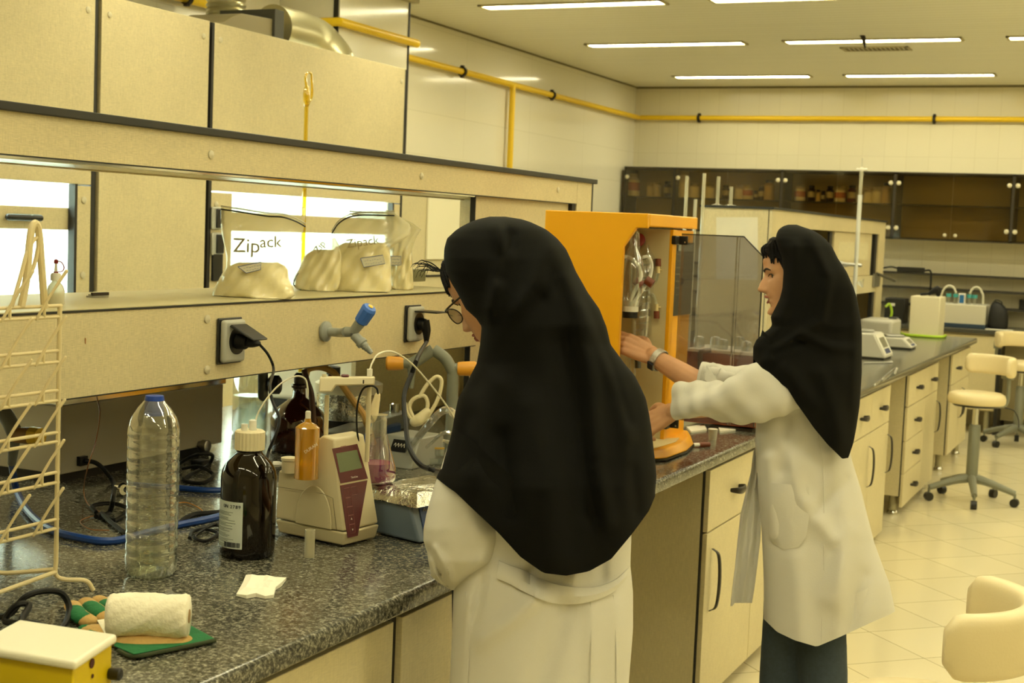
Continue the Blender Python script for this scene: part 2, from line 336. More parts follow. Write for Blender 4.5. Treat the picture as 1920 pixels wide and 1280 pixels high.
# ------------------------------------------------------------------ fume hoods along the left wall
XH = -3.80; HT = 2.437
Y0, Y1, Y2, Y3 = 2.62, ON(181, 250, 0, XH)[1], ON(394, 250, 0, XH)[1], ON(761, 200, 0, XH)[1]
HG = clear('sash_glass', (250, 255, 252), .06)
HW = mat('hood_liner_white', (244, 248, 246), .5)
HL = bpy.data.materials.new('hood_lamp_glow'); HL.use_nodes = True; _n = HL.node_tree.nodes; _n.remove(_n['Principled BSDF']); _e = _n.new('ShaderNodeEmission'); _e.inputs[0].default_value = (.86, 1, .93, 1); _e.inputs[1].default_value = 26
HL.node_tree.links.new(_e.outputs[0], _n['Material Output'].inputs[0])
def hood(label, ya, yb, wy0, wy1, zt, bz1, bz0, zb, side):
    t = thing('fume_hood', ((XH+XL)/2, (ya+yb)/2, 0), label, 'fume hood')
    m = MB(); x0, x1 = XH-.02, XH
    g = .018
    m.box((x0, ya+g, zt+.12), (x1, yb-g, HT)); m.build('top_panel', LAM, t, bev=.002)
    m = MB(); m.box((x0, ya+g, zt), (x1-.004, yb-g, zt+.112)).box((x0, ya+g, zb), (x1-.004, wy0, zt-.006)).box((x0, wy1, zb), (x1-.004, yb-g, zt-.006)); m.build('front_frame', LAM, t, bev=.002)
    m = MB(); m.box((x0, ya+g, .12), (x1-.004, yb-g, zb-.006)); m.build('base_front', LAM2, t, bev=.002)
    m = MB(); m.box((XL+.02, ya, .1), (XH-.004, ya+.018, HT-.004)).box((XL+.02, yb-.018, .1), (XH-.004, yb, HT-.004)).box((XH-.03, ya+.001, .1), (XH-.002, ya+g+.004, HT-.002)).box((XH-.03, yb-g-.004, .1), (XH-.002, yb-.001, HT-.002)); m.build('side_panel', EDGE, t)
    m = MB(); m.box((XL+.04, ya+.02, .9), (XL+.06, yb-.02, 2.3)).box((XL+.04, ya+.02, .9), (XH-.08, ya+.04, 2.3)).box((XL+.04, yb-.04, .9), (XH-.08, yb-.02, 2.3)).box((XL+.04, ya+.02, .88), (XH-.03, yb-.02, .9)).box((XL+.04, ya+.02, 2.3), (XH-.03, yb-.02, 2.32)); m.build('chamber_liner', HW, t)
    m = MB(); m.box((-4.5, ya+.2, 2.24), (-4.1, yb-.2, 2.29)); m.build('chamber_lamp', HL, t)
    s = MB().box((XH-.045, wy0, bz0), (XH-.03, wy1, bz1)).build('sash_bar', LAM, t, bev=.002)
    MB().box((XH-.042, wy0, bz1), (XH-.036, wy1, zt)).build('upper_pane', HG, t)
    MB().box((XH-.042, wy0, zb+.1), (XH-.036, wy1, bz0)).build('lower_pane', HG, t)
    if side:
        y = (ON(18, 408, 0, XH)[1], ON(77, 408, 0, XH)[1]); z = (bz0+bz1)/2
        MB().limb([(XH-.005, y[0], z), (XH-.005, y[1], z)], [.013, .013], 12).build('handle', BLACK, s)
    for (yy, zz) in ((yb-g-.04, HT-.07), (ya+g+.04, HT-.07), (yb-g-.04, zt+.07), (yb-g-.045, zt-.06), (yb-g-.045, zt-.35), (ya+g+.04, zt+.07), (ya+g+.04, zt-.06)):
        MB().lathe([(.014, 0), (.013, .004), (.004, .007)], (XH-.002, yy, zz), (1, 0, 0), 14).build('screw_cap', KNOB, t)
    m = MB(); m.box((XH-.03, wy1-.002, zb), (XH+.002, wy1+.012, zt)); m.build('sash_track', EDGE, t)
    return t
wy = ON(140, 400, 0, XH)[1]; Z = lambda u, v: ON(u, v, 0, XH)[2]
H1 = hood('white-lit fume hood at the left edge with black sash handle', Y0, Y1, Y0+.12, wy, Z(70, 340), Z(70, 387), Z(70, 430), 1.16, True)
wa, wb = ON(437, 370, 0, XH)[1], ON(737, 370, 0, XH)[1]
H2 = hood('white-lit fume hood behind the powder bags', Y2, Y3, wa, wb, Z(437, 360), Z(600, 405), Z(600, 437), 1.16, False)
for (u, v, hh, kind) in ((403, 409, 34, 'socket'), (403, 457, 34, 'socket'), (403, 501, 42, 'switch')):
    p = ON(u+2, v, 0, XH)
    if kind == 'socket':
        s = thing('wall_socket', p, 'grey rimmed socket with black lid on the fume hood frame, %s' % ('upper' if v < 430 else 'lower'), 'socket')
        MB().box(p+[0, -.04, -.05], p+[.012, .04, .05]).build('plate', LGREY, s, bev=.01); MB().box(p+[.012, -.018, -.042], p+[.02, .036, .042]).build('lid', BLACK, s, bev=.008)
    else:
        tag(MB().box(p+[0, -.035, -.06], p+[.012, .035, .06]).build('switch_plate', BLACK, bev=.003), 'black rectangular switch plate below the two hood sockets', 'switch')
# tall plain cupboard between the hoods and the one beyond
def plain(label, ya, yb):
    t = thing('tall_cupboard', ((XH+XL)/2, (ya+yb)/2, 0), label, 'cupboard')
    MB().box((XL+.02, ya+.018, .1), (XH-.02, yb-.018, HT-.01)).build('body', EDGE, t)
    MB().box((XH-.02, ya+.018, .12), (XH, yb-.018, HT)).build('front_panel', LAM, t, bev=.002)
    for (yy, zz) in ((ya+.06, HT-.07), (yb-.06, HT-.07)): MB().lathe([(.012, 0), (.011, .004), (.004, .006)], (XH, yy, zz), (1, 0, 0), 14).build('screw_cap', KNOB, t)
    return t
plain('tall plain beige cupboard between the two lit fume hoods', Y1+.002, Y2-.002)
# low beige unit and white board beyond the hoods, seen over the shelf
t = thing('low_cupboard', (-4.35, 7.6, 0), 'beige cupboard standing past the fume hoods, seen through the shelf gap', 'cupboard')
CXF = -3.86
MB().box((-4.43, Y3+.003, .1), (CXF, 9.2, 1.87)).build('body', LAM2, t, bev=.003)
MB().box((CXF-.001, Y3+.003, 1.30), (CXF+.006, 9.2, 1.312)).build('seam', EDGE, t)
pa = ON(799, 420, 0, CXF)
tag(MB().box((CXF+.002, pa[1], ON(800, 486, 0, CXF)[2]), (CXF+.014, pa[1]+.62, 1.865)).build('white_board', mat('cream_board', (244, 238, 208), .5), bev=.002), 'cream board fixed on the cupboard front, behind the woman with glasses', 'board')
# taps inside the left hood
for (u, v, c, nm, l) in ((72, 512, 'tap_blue', (60, 110, 200), 'blue-collared gas tap inside the left fume hood'), (22, 531, 'tap_yellow', (235, 190, 40), 'yellow-collared gas tap inside the left fume hood')):
    p = ON(u, v, 0, -4.5); q = thing('hood_tap', p, l, 'tap')
    MB().lathe([(.055, 0), (.055, .01), (.03, .02)], p+[.0, .03, 0], (0, -1, 0), 20).build('collar', mat(c, nm, .4), q)
    MB().tube([p+[0, .02, 0], p+[0, -.14, .004]], .02, 12).build('spout', mat('pale_blue_grey', (150, 170, 190), .4), q)
    MB().tube([p+[0, -.13, 0], p+[.0, -.15, -.03], p+[0, -.13, -.07], p+[0, -.11, -.05]], .006).build('hook', CHROME, q)
# ducts on top of the hoods
dm = mat('ribbed_duct_foil', (190, 184, 150), .28, .9)
a = ON(428, 30, 0, -4.50); b = ON(416, -140, 0, -4.50); P = spline([a+[0, -.02, -.06], a+[0, -.02, .05], (a+b)/2, b], 30); q = MB(); rs = []
T = np.gradient(P, axis=0); x, y, d = basis(T[0])
for i, (p, tt) in enumerate(zip(P, T)):
    tt = nrm(tt); x = nrm(x-(x@tt)*tt); y = np.cross(tt, x); r = .100+.005*math.sin(i*1.1); rs.append([p+r*(math.cos(k*PI/14)*x+math.sin(k*PI/14)*y) for k in range(28)])
zc = min(P[:, 2]); q.rings(rs); tag(q.build('ribbed_duct', dm, smooth=60), 'ribbed silver ventilation duct rising from the cupboard top', 'duct')
a = ON(520, 90, 0, -4.2); b = ON(610, 100, 0, -4.15); q = MB().tube([(-4.2, a[1]-.05, HT+.13), (-4.2, a[1]+.2, HT+.13), (-4.17, b[1]-.06, HT+.10), (-4.12, b[1]+.02, HT+.02), (-4.12, b[1]+.03, HT-.0)], [.12, .12, .125, .12, .11], 28, 14)
tag(q.build('bent_duct', dm, smooth=60), 'smooth silver duct elbow curving down onto the fume hood', 'duct')
ya, yb = ON(422, 60, 0, -4.0)[1], ON(527, 60, 0, -4.0)[1]; za = ON(527, 25, 0, -4.0)[2]
q = thing('fan_box', (-4.2, (ya+yb)/2, HT), 'grey extractor fan box between the two silver ducts', 'fan box')
_k = ya+(yb-ya)*.86
MB().prism([[*ON(418, 44, 0, -4.0)[:2], HT]]+[ON(u, v, 0, -4.0) for u, v in ((420, 42), (436, 31), (454, 25), (514, 36))]+[[*ON(514, 60, 0, -4.0)[:2], HT]], (-.30, 0, 0)).build('casing', mat('grey_painted_metal', (150, 138, 104), .6), q, bev=.004)
MB().box((-4.31, ON(510, 60, 0, -4.0)[1], HT), (-3.985, yb, ON(527, 21, 0, -4.0)[2])).build('flange', mat('dark_grey_metal', (66, 64, 52), .6), q)
tag(MB().lathe([(.13, 0), (.15, .03), (.13, .05)], (-4.50, ON(412, 40, 0, -4.50)[1], HT), (0, 0, 1), 28).build('duct_collar', dm), 'flat silver collar under the ribbed duct', 'duct collar')

# ------------------------------------------------------------------ island bench
WX, WZ, WB = -1.262, .90, .86
def top(name, y0, y1, label, x0=-3.12, x1=WX):
    q = MB(); r = .012; pr = []
    for cx, cz, a0 in ((x1-r, WZ-r, 0), ): pr += [(cx+r*math.sin(a), cz+r*math.cos(a)) for a in np.linspace(0, PI/2, 6)]
    pr += [(x1-r+r*math.cos(a), WB+.008-.008*math.sin(a)) for a in np.linspace(0, PI/2, 4)]
    pr += [(x0, WB), (x0, WZ)]
    q.prism([(a, y0, c) for a, c in pr], (0, y1-y0, 0)); return tag(q.build(name, GRAN, smooth=50), label, 'worktop')
top('granite_worktop', .35, 5.70, 'near speckled granite worktop in front of the seated shelf'.replace('seated ', ''))
top('granite_worktop', 5.702, 11.44, 'far speckled granite worktop under the balances')
FX = -1.295
def handle_bar(par, y, z, w=.1, vert=0, bow=.035):
    if vert: pts = [(FX+.006, y, z+vert/2), (FX+bow*.8, y, z+vert*.4), (FX+bow, y, z), (FX+bow*.8, y, z-vert*.4), (FX+.006, y, z-vert/2)]
    else: pts = [(FX+.004, y-w/2, z), (FX+bow*.8, y-w*.38, z), (FX+bow*.95, y, z-.002), (FX+bow*.8, y+w*.38, z), (FX+.004, y+w/2, z)]
    P = spline(pts, 6); q = MB(); rs = []
    for i, p in enumerate(P):
        k = math.sin(PI*(i+.5)/len(P))
        if vert: a, b = .004+.002*k, .007+.003*k; rs.append([p+np.array([a*math.cos(t), b*math.sin(t), 0]) for t in np.arange(8)*PI/4])
        else: a, b = .005, .007+.006*k; rs.append([p+np.array([a*math.cos(t), 0, b*math.sin(t)]) for t in np.arange(8)*PI/4])
    q.rings(rs); return q.build('handle', mat('dark_handle', (52, 48, 42), .35, .3), par)
def cabinet(label, y0, y1, cols, zb=.1, name='base_cabinet', side=True, legs=True, xb=-2.0):
    """cols: (y0, y1, [(z0, z1, kind)])"""
    t = thing(name, (-1.65, (y0+y1)/2, 0), label, 'cabinet')
    MB().box((xb, y0, zb), (FX-.022, y1, WB-.001)).build('body', LAM2 if side else EDGE, t)
    e = MB(); e.box((FX-.0225, y0-.0005, zb), (FX-.017, y0+.018, WB-.002)); e.box((FX-.0225, y0, WB-.022), (FX-.016, y1, WB-.001)); e.build('edge_band', EDGE, t)
    for ya, yb, items in cols:
        for z0, z1, kind in items:
            g = .0028
            d = MB().box((FX-.0165, ya+g, z0+g), (FX, yb-g, z1-g)).build('drawer' if kind == 'd' else ('door' if kind != 'p' else 'front_panel'), LAM2, t, bev=.0015)
            if kind == 'd': handle_bar(d, (ya+yb)/2+.0, (z0+z1)/2+.0, .1)
            if kind == 'r': handle_bar(d, yb-.05, z1-.17, vert=.21)
            if kind == 'l': handle_bar(d, ya+.055, z1-.165, vert=.21)
    if legs:
        for yy in (y0+.06, y1-.06):
            for xx in (FX-.06, xb+.08):
                q = MB().cyl((xx, yy, .02), (xx, yy, zb), .024); lg = q.build('leg', mat('leg_grey', (170, 164, 136), .4, .5), t)
                MB().lathe([(.032, 0), (.034, .01), (.03, .02), (.02, .03)], (xx, yy, 0), n=20).build('foot', CHROME, lg)
    return t
zt_ = WB-.02
cabinet('near base cabinet under the left of the granite worktop', .45, 2.345, [(.45, 1.4, [(.1, zt_, 'p')]), (1.4, 2.345, [(.1, zt_, 'p')])])
tag(MB().box((FX-.03, 2.347, .08), (FX-.012, 2.373, WB)).build('filler_post', EDGE), 'black vertical filler strip between the near cabinets', 'strip')
cabinet('narrow base cabinet beside the woman at the titrator', 2.375, 2.86, [(2.375, 2.86, [(.1, zt_, 'r')])], xb=-1.9)
zd = ON(1331, 997, 0, FX)[2]
cabinet('base cabinet with drawer and door under the orange distiller', 4.435, 5.6, [(4.44, 5.05, [(zd, zt_, 'd'), (.045, zd, 'l')]), (5.05, 5.6, [(zd, zt_, 'd'), (.045, zd, 'r')])], zb=.045, legs=False)
yb1 = ON(1666, 800, 0, FX)[1]; z1 = ON(1666, 790, 0, FX)[2]; ym = ON(1633, 800, 0, FX)[1]
cabinet('base cabinet behind the standing woman with two drawers over two doors', 2*ym-yb1, yb1, [(2*ym-yb1, ym, [(z1, zt_, 'd'), (.03, z1, 'r')]), (ym, yb1, [(z1, zt_, 'd'), (.03, z1, 'r')])], zb=.03, legs=False)
y0 = ON(1706, 705, 0, FX)[1]; y1 = ON(1737, 700, 0, FX)[1]; y2 = ON(1760, 690, 0, FX)[1]
zs = [zt_]+[ON(u, v, 0, FX)[2] for u, v in ((1707, 761), (1704, 824), (1698, 886))]+[ON(1694, 949, 0, FX)[2]]
cabinet('base cabinet with a stack of four drawers left of the round stool', y0, y2, [(y0, y1, [(zs[i+1], zs[i], 'd') for i in range(4)]), (y1, y2, [(zs[1], zs[0], 'd'), (zs[4], zs[1], 'r')])], zb=max(.12, zs[4]))
y0 = ON(1785, 700, 0, FX)[1]
cabinet('last base cabinet of the far bench behind the round stool', y0, 11.35, [(y0, (y0+11.35)/2, [(.62, zt_, 'd'), (.12, .62, 'r')]), ((y0+11.35)/2, 11.35, [(.62, zt_, 'd'), (.12, .62, 'l')])], zb=.12)
# back side support so the worktop does not hang
cabinet2 = thing('rear_cabinet', (-2.8, 2.8, 0), 'plain cabinets under the hood side of the worktop', 'cabinet')
MB().box((-3.08, .45, .1), (-2.05, 5.6, WB-.001)).build('body', LAM2, cabinet2)
MB().box((-3.08, 5.8, 0), (-2.05, 11.35, WB-.001)).build('plinth', LAM2, tag(thing('rear_cabinet', (-2.8, 8.5, 0), 'plain cabinets under the back of the far worktop', 'cabinet')))

# ------------------------------------------------------------------ shelf unit over the island
SX, SB = -2.05, -2.50
sh = thing('bench_shelf', (-2.27, 2.9, .9), 'beige laminate two-tier shelf rail running over the granite worktop', 'shelf')
Z0, Z1 = 1.207, 1.391; Z2, Z3 = 1.704, 1.797; YE = 4.2
MB().box((SB, .7, Z0+.002), (SX-.001, YE, Z1-.002)).build('service_beam', LAM, sh)
MB().box((SB, .7, Z1-.003), (SX+.001, YE, Z1+.001)).box((SB, .7, Z0), (SX+.0005, YE, Z0+.0025)).build('edge_band', EDGE, sh)
MB().box((SB+.01, .7, Z1+.001), (SX-.012, YE, Z1+.003)).build('shelf_surface', mat('shelf_top_laminate', (214, 204, 160), .35), sh)
MB().box((SX-.018, .7, Z2), (SX, 5.035, Z3-.008)).build('upper_fascia', LAM, sh)
MB().box((SB-.05, .7, Z3-.010), (SX+.012, 5.215, Z3+.008)).build('upper_top', mat('black_top_board', (34, 34, 30), .45), sh, bev=.002)
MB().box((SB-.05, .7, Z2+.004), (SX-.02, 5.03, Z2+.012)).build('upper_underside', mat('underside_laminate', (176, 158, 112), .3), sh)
MB().tube([(SX-.026, .7, Z2-.002), (SX-.026, 5.0, Z2-.002)], .006, 8).build('curtain_rail', CHROME, sh)
MB().box((SX-.018, .7, Z2-.002), (SX+.0005, 5.035, Z2+.0005)).build('lower_edge_band', EDGE, sh)
MB().box((SB-.05, .7, Z2), (SB-.032, 5.2, Z3-.01)).build('rear_fascia', LAM, sh)
MB().box((SX-.038, YE+.002, .901), (SX-.02, 5.03, Z2+.003)).build('end_panel', LAM, sh)
MB().box((SX-.02, 5.0, 1.2), (SX-.004, 5.034, Z2)).build('end_panel_edge', EDGE, sh); MB().box((SX-.0385, YE, .901), (SX-.0195, YE+.003, Z2+.003)).build('end_panel_edge', EDGE, sh)
MB().box((SB-.05, 5.037, .901), (SX, 5.185, Z3-.010)).build('end_post', LAM, sh)
MB().box((SB-.05, 5.185, .901), (SX+.0005, 5.2, Z3-.010)).build('end_post_edge', EDGE, sh)
MB().box((SB, .7, .901), (SX, .72, Z2)).build('near_post', LAM, sh)
MB().box((SB-.03, YE+.01, .901), (SB-.012, 5.03, Z0)).build('rear_panel', LAM, sh)
for (u, v) in ((395, 290), (790, 330), (1046, 356), (388, 598), (388, 693), (781, 577)):
    p = ON(u, v, 0, SX); MB().lathe([(.0105, 0), (.010, .003), (.003, .006)], p, (1, 0, 0), 16).build('screw_cap', KNOB, sh)
p = ON(160, 640, 0, SX+.0006); MB().prism([p+[0, -.0015, .008], p+[0, .0018, .006], p+[0, .001, -.006], p+[0, -.0012, -.004]], (.0004, 0, 0)).build('chip_mark', mat('chip_brown', (150, 96, 30), .7), sh)

# ------------------------------------------------------------------ far wall: cabinets, counter, rails
CY0 = 13.0; us = [1168, 1263, 1464, 1676, 1899]; gx = [ON(u, 380, 1, CY0)[0] for u in us]; gx += [gx[-1]+.97]
CT, CB = 2.245, 1.645; SM = clear('smoked_cabinet_glass', (222, 214, 190), .08, .06)
CIN = mat('cabinet_interior', (226, 204, 142), .6); FR = mat('dark_cabinet_frame', (52, 46, 34), .5)
ords = ['first', 'second', 'third', 'fourth, empty,', 'fifth']
for i in range(5):
    a, b = gx[i], gx[i+1]; t = thing('glass_wall_cabinet', ((a+b)/2, 13.17, CB), 'smoked glass wall cabinet on the far wall, %s from the left corner' % ords[i], 'wall cabinet', None)
    m = MB(); m.box((a, CY0, CB), (a+.02, YF, CT)).box((b-.02, CY0, CB), (b, YF, CT)).box((a, CY0, CT-.02), (b, YF, CT)).box((a, CY0, CB), (b, YF, CB+.02)); m.build('frame', FR, t)
    MB().box((a+.02, YF-.02, CB+.02), (b-.02, YF-.004, CT-.02)).build('back_board', CIN, t)
    MB().box((a+.02, CY0+.03, 1.955), (b-.02, YF-.02, 1.963)).build('glass_shelf', mat('shelf_edge_dark', (86, 80, 56), .4), t)
    mid = (a+b)/2
    for x0, x1, hx, kx in ((a+.012, mid-.002, a+.035, mid-.045), (mid+.002, b-.012, b-.035, mid+.045)):
        if i == 0:
            if x0 > mid: continue
            x1 = b-.012; kx = x1-.03
        d = MB().box((x0, CY0-.008, CB+.01), (x1, CY0-.002, CT-.01)).build('glass_door', SM, t)
        for zz in (CT-.1, CB+.1): MB().lathe([(.02, 0), (.02, .006), (.012, .012)], (hx, CY0-.008, zz), (0, -1, 0), 16).build('hinge_cap', KNOB, d)
        MB().lathe([(.014, 0), (.016, .01), (.01, .016)], (kx, CY0-.008, CB+.05), (0, -1, 0), 14).build('knob', KNOB, d)
# jars: u centre, width px, height px, kind
JC = {'w': (mat('jar_cream', (244, 232, 190), .5), mat('jar_lid_pale', (190, 176, 132), .5)), 'd': (mat('jar_dark_brown', (60, 42, 26), .3), BLACK), 'r': (mat('jar_dark_red', (104, 40, 26), .3), BLACK), 'y': (mat('jar_tan', (226, 194, 120), .5), BLACK)}
jars = [(1186, 26, 42, 'w', 'large cream jar at the far left of the first glass cabinet'), (1218, 12, 25, 'w', 'small pale jar beside the large one'), (1231, 16, 27, 'w', 'squat pale jar near the first cabinet divider'), (1251, 14, 30, 'd', 'dark bottle against the first cabinet divider'),
 (1280, 26, 50, 'w', 'tall cream jar at the left of the second glass cabinet'), (1301, 20, 28, 'w', 'cream jar between two burette tips'), (1330, 20, 27, 'w', 'cream jar behind the burettes'), (1360, 14, 26, 'd', 'small dark bottle with pale label in the second cabinet'), (1385, 16, 27, 'w', 'cream jar, left of a pair in the second cabinet'), (1402, 19, 29, 'w', 'cream jar, right of a pair in the second cabinet'), (1417, 9, 17, 'd', 'tiny dark bottle in the second cabinet'), (1427, 12, 26, 'd', 'dark bottle left of the tall tan jar'), (1442, 20, 38, 'y', 'tall tan jar by the second cabinet divider'),
 (1500, 20, 30, 'w', 'cream jar leftmost in the third glass cabinet'), (1521, 14, 30, 'd', 'dark bottle with pale label right of the leftmost jar'), (1534, 9, 22, 'y', 'thin tan vial bottle in the third cabinet'), (1543, 9, 20, 'd', 'tiny dark bottle in the third cabinet'), (1556, 14, 30, 'd', 'dark bottle in the middle of the third cabinet'), (1575, 21, 30, 'w', 'wide cream jar with red print'), (1597, 16, 32, 'r', 'dark red bottle in the third cabinet'), (1612, 11, 20, 'w', 'small jar behind the burette rod'), (1627, 16, 28, 'w', 'cream jar right of the burette rod'), (1644, 19, 30, 'w', 'wide cream jar second from the divider'), (1662, 17, 39, 'y', 'tall orange-tan jar against the third divider')]
for (u, wpx, hpx, k, l) in jars:
    y = 13.14; p = ON(u, 370, 1, y); s = DEP(p)/FPX; r = wpx*s/2; hgt = hpx*s; p = np.array([p[0], y, 1.963])
    t = thing('reagent_jar' if k in 'wy' else 'reagent_bottle', p, l, 'jar' if k in 'wy' else 'bottle', 'reagent jars on the cabinet shelf')
    ob = MB().lathe([(r*.95, 0), (r, .01), (r, hgt*.72), (r*.62, hgt*.82), (r*.62, hgt*.86)], p, n=18).build('body', JC[k][0], t)
    MB().lathe([(r*.74, hgt*.84), (r*.78, hgt*.86), (r*.78, hgt*.98), (r*.6, hgt)], p, n=18).build('lid', JC[k][1], t)
    if k in 'dr' or u in (1186, 1500, 1575, 1402): MB().lathe([(r*1.015, hgt*.25), (r*1.02, hgt*.26), (r*1.02, hgt*.6), (r*1.015, hgt*.61)], p, n=18, cap=False).build('label', mat('jar_label', (196, 182, 138) if k in 'dr' else (196, 132, 84), .7) if k in 'dr' else mat('jar_label_red', (190, 120, 80), .7), t)
# smaller things deeper on the lower shelf are hidden by the hood

cy = ON(1870, 620, 2, .9)[1]
MB0 = MB().box((XL+.02, 12.66, .862), (XR-.6, YF-.003, .90)); tag(MB0.build('wall_counter', mat('dark_counter_stone', (74, 74, 66), .25, var=.3, vscale=120), bev=.004), 'dark stone counter along the far wall', 'worktop')
bx = ON(1868, 700, 1, 12.7)[0]
t = thing('counter_cabinet', (bx-.8, 13, 0), 'beige cabinet under the far wall counter left of the dark gap', 'cabinet')
MB().box((-2.9, 12.72, .2), (bx, YF-.01, .861)).build('body', LAM2, t)
xs = [-2.9, -2.1, bx-.25, bx]
for a, b in ((-2.9, -2.3), (-2.3, bx-.0)):
    MB().box((a+.004, 12.70, .64), (b-.004, 12.72, .845)).build('drawer', LAM2, t, bev=.002); MB().box((a+.004, 12.70, .21), (b-.004, 12.72, .634)).build('door', LAM2, t, bev=.002)
for x in (bx-.06, -2.8): MB().cyl((x, 12.78, 0), (x, 12.78, .2), .028).build('leg', mat('leg_grey'), t)
MB().box((bx+.0, 12.70, .0), (bx+.03, YF-.01, .861)).build('divider_panel', EDGE, t)
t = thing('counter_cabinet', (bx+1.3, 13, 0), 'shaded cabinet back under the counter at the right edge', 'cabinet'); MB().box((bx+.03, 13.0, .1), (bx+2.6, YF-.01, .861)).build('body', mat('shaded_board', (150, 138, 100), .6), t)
x0r = -4.2
for k, (v0, l) in enumerate((((1700, 511), 'upper'), ((1700, 538), 'middle'), ((1840, 577), 'lower'))):
    z = ON(*v0, 1, 13.2)[2]
    tag(MB().box((x0r, 13.12, z-.012), (XR-.6, YF-.002, z+.006)).build('wall_rail_shelf', mat('dark_shelf_edge', (48, 44, 32), .5)), 'thin dark %s ledge on the tiled far wall' % l, 'shelf')
# ================================================================== things on the service beam
xd0 = np.array([0, 1., 0]); up = np.array([0, 0, 1.])
def euro_socket(p, label):
    s = thing('wall_socket', p, label, 'socket'); w_, h_ = .044, .052
    def rr(a, b, r, x0, x1, name, m, par, bv=.012):
        return MB().box(p+[x0, -a, -b], p+[x1, a, b]).build(name, m, par, bev=bv, seg=4)
    rr(w_+.004, h_+.004, .02, 0, .006, 'gasket', BLACK, s, .003); rr(w_, h_, .02, .005, .022, 'housing', LGREY, s)
    q = MB().cyl(p+[.0225, .006, .0], p+[.0235, .006, 0], .033, n=28); q.build('recess', BLACK, s)
    return s
pS1 = ON(428, 638, 0, SX+.001); s1 = euro_socket(pS1, 'grey beam socket with raised black lid and plug, left of the tap')
q = MB(); q.hexa([pS1+[.022, -.028, .036], pS1+[.022, .036, .036], pS1+[.085, .042, .004], pS1+[.085, -.018, .004]], [pS1+[.026, -.028, .042], pS1+[.026, .036, .042], pS1+[.087, .042, .009], pS1+[.087, -.018, .009]]); q.build('flap_lid', BLACK, s1, bev=.003)
pg = thing('power_plug', pS1+[.024, .006, 0], 'black angled plug in the left beam socket with its cable', 'plug')
MB().cyl(pS1+[.0236, .006, 0], pS1+[.05, .006, -.002], .02, .017).build('plug_body', CAB, pg, bev=.003)
MB().tube([pS1+[.045, .006, 0], pS1+[.055, .025, -.004], pS1+[.058, .045, -.006]], [.014, .011, .007]).build('strain_relief', CAB, pg)
c0 = pS1+[.058, .045, -.006]
MB().tube([c0, PX(503, 665, DEP(c0)), PX(513, 692, DEP(c0)+.02), PX(506, 725, 3.2), PX(512, 755, 3.15), PX(524, 785, 3.12), PX(517, 815, 3.1), PX(504, 845, 3.1), PX(500, 875, 3.12), ON(505, 905, 2, .905)], .0035).build('cord', CAB, pg)
pS2 = ON(772, 606, 0, SX+.001); s2 = euro_socket(pS2, 'grey beam socket with open black lid, beside the woman\'s glasses')
MB().box(pS2+[.023, -.03, .036], pS2+[.10, .034, .041]).build('flap_lid', BLACK, s2, bev=.002)
pg = thing('power_plug', pS2+[.024, .006, 0], 'black plug in the right beam socket with long hanging cable', 'plug')
MB().cyl(pS2+[.0236, .006, 0], pS2+[.045, .006, -.002], .02, .018).build('plug_body', CAB, pg, bev=.003)
MB().tube([pS2+[.04, .006, .01], pS2+[.046, .01, -.02], pS2+[.046, .012, -.055]], [.016, .014, .007]).build('strain_relief', CAB, pg)
c0 = pS2+[.046, .012, -.055]
MB().tube([c0, PX(784, 668, 3.45), PX(772, 700, 3.4), PX(758, 740, 3.36), PX(760, 790, 3.3), PX(768, 840, 3.22), PX(790, 872, 3.18), PX(825, 884, 3.2), ON(850, 889, 2, .906)], .006).build('cord', CAB, pg)
# tap on the beam
pT = ON(609, 621, 0, SX+.001); t = thing('lab_tap', pT, 'grey laboratory tap with blue handle on the beige beam', 'tap')
D = DEP(pT); GP = mat('tap_grey', (146, 150, 142), .35)
MB().lathe([(.028, 0), (.028, .007), (.018, .012), (.014, .014)], pT, (1, 0, 0), 28).build('flange', GP, t)
pe = PX(650, 622, D-.09); pk = PX(664, 628, D-.10)
MB().tube([pT+[.01, 0, 0], pT+[.05, .0, 0], pe], [.012, .0125, .014], 16).build('arm', GP, t)
hs, he = PX(662, 622, D-.10), PX(676, 604, D-.115); MB().cyl(pe, hs, .014, .013).cyl(hs, he, .013, .015).build('valve_stem', GP, t)
k = MB(); k.lathe([(.015, 0), (.019, .004), (.021, .045), (.017, .052), (.006, .054)], he, (PX(694, 576, D-.135)-he), 10); hd = k.build('handle', mat('tap_blue', (44, 120, 214), .3), t, smooth=20)
kk = nrm(PX(694, 576, D-.135)-he); MB().lathe([(.007, 0), (.007, .002), (.003, .003)], he+kk*.054, kk, 12).build('handle_cap', mat('tap_yellow', (240, 200, 40), .4), hd)
n0, n1 = PX(664, 628, D-.10), PX(697, 662, D-.115); dn = nrm(n1-n0); ln = np.linalg.norm(n1-n0)
MB().lathe([(.013, 0), (.013, ln*.35), (.0155, ln*.36), (.0155, ln*.5), (.011, ln*.52), (.010, ln*.6), (.0115, ln*.62), (.008, ln*.72), (.0095, ln*.74), (.0065, ln*.84), (.008, ln*.86), (.005, ln)], n0, dn, 18).build('nozzle', GP, t)
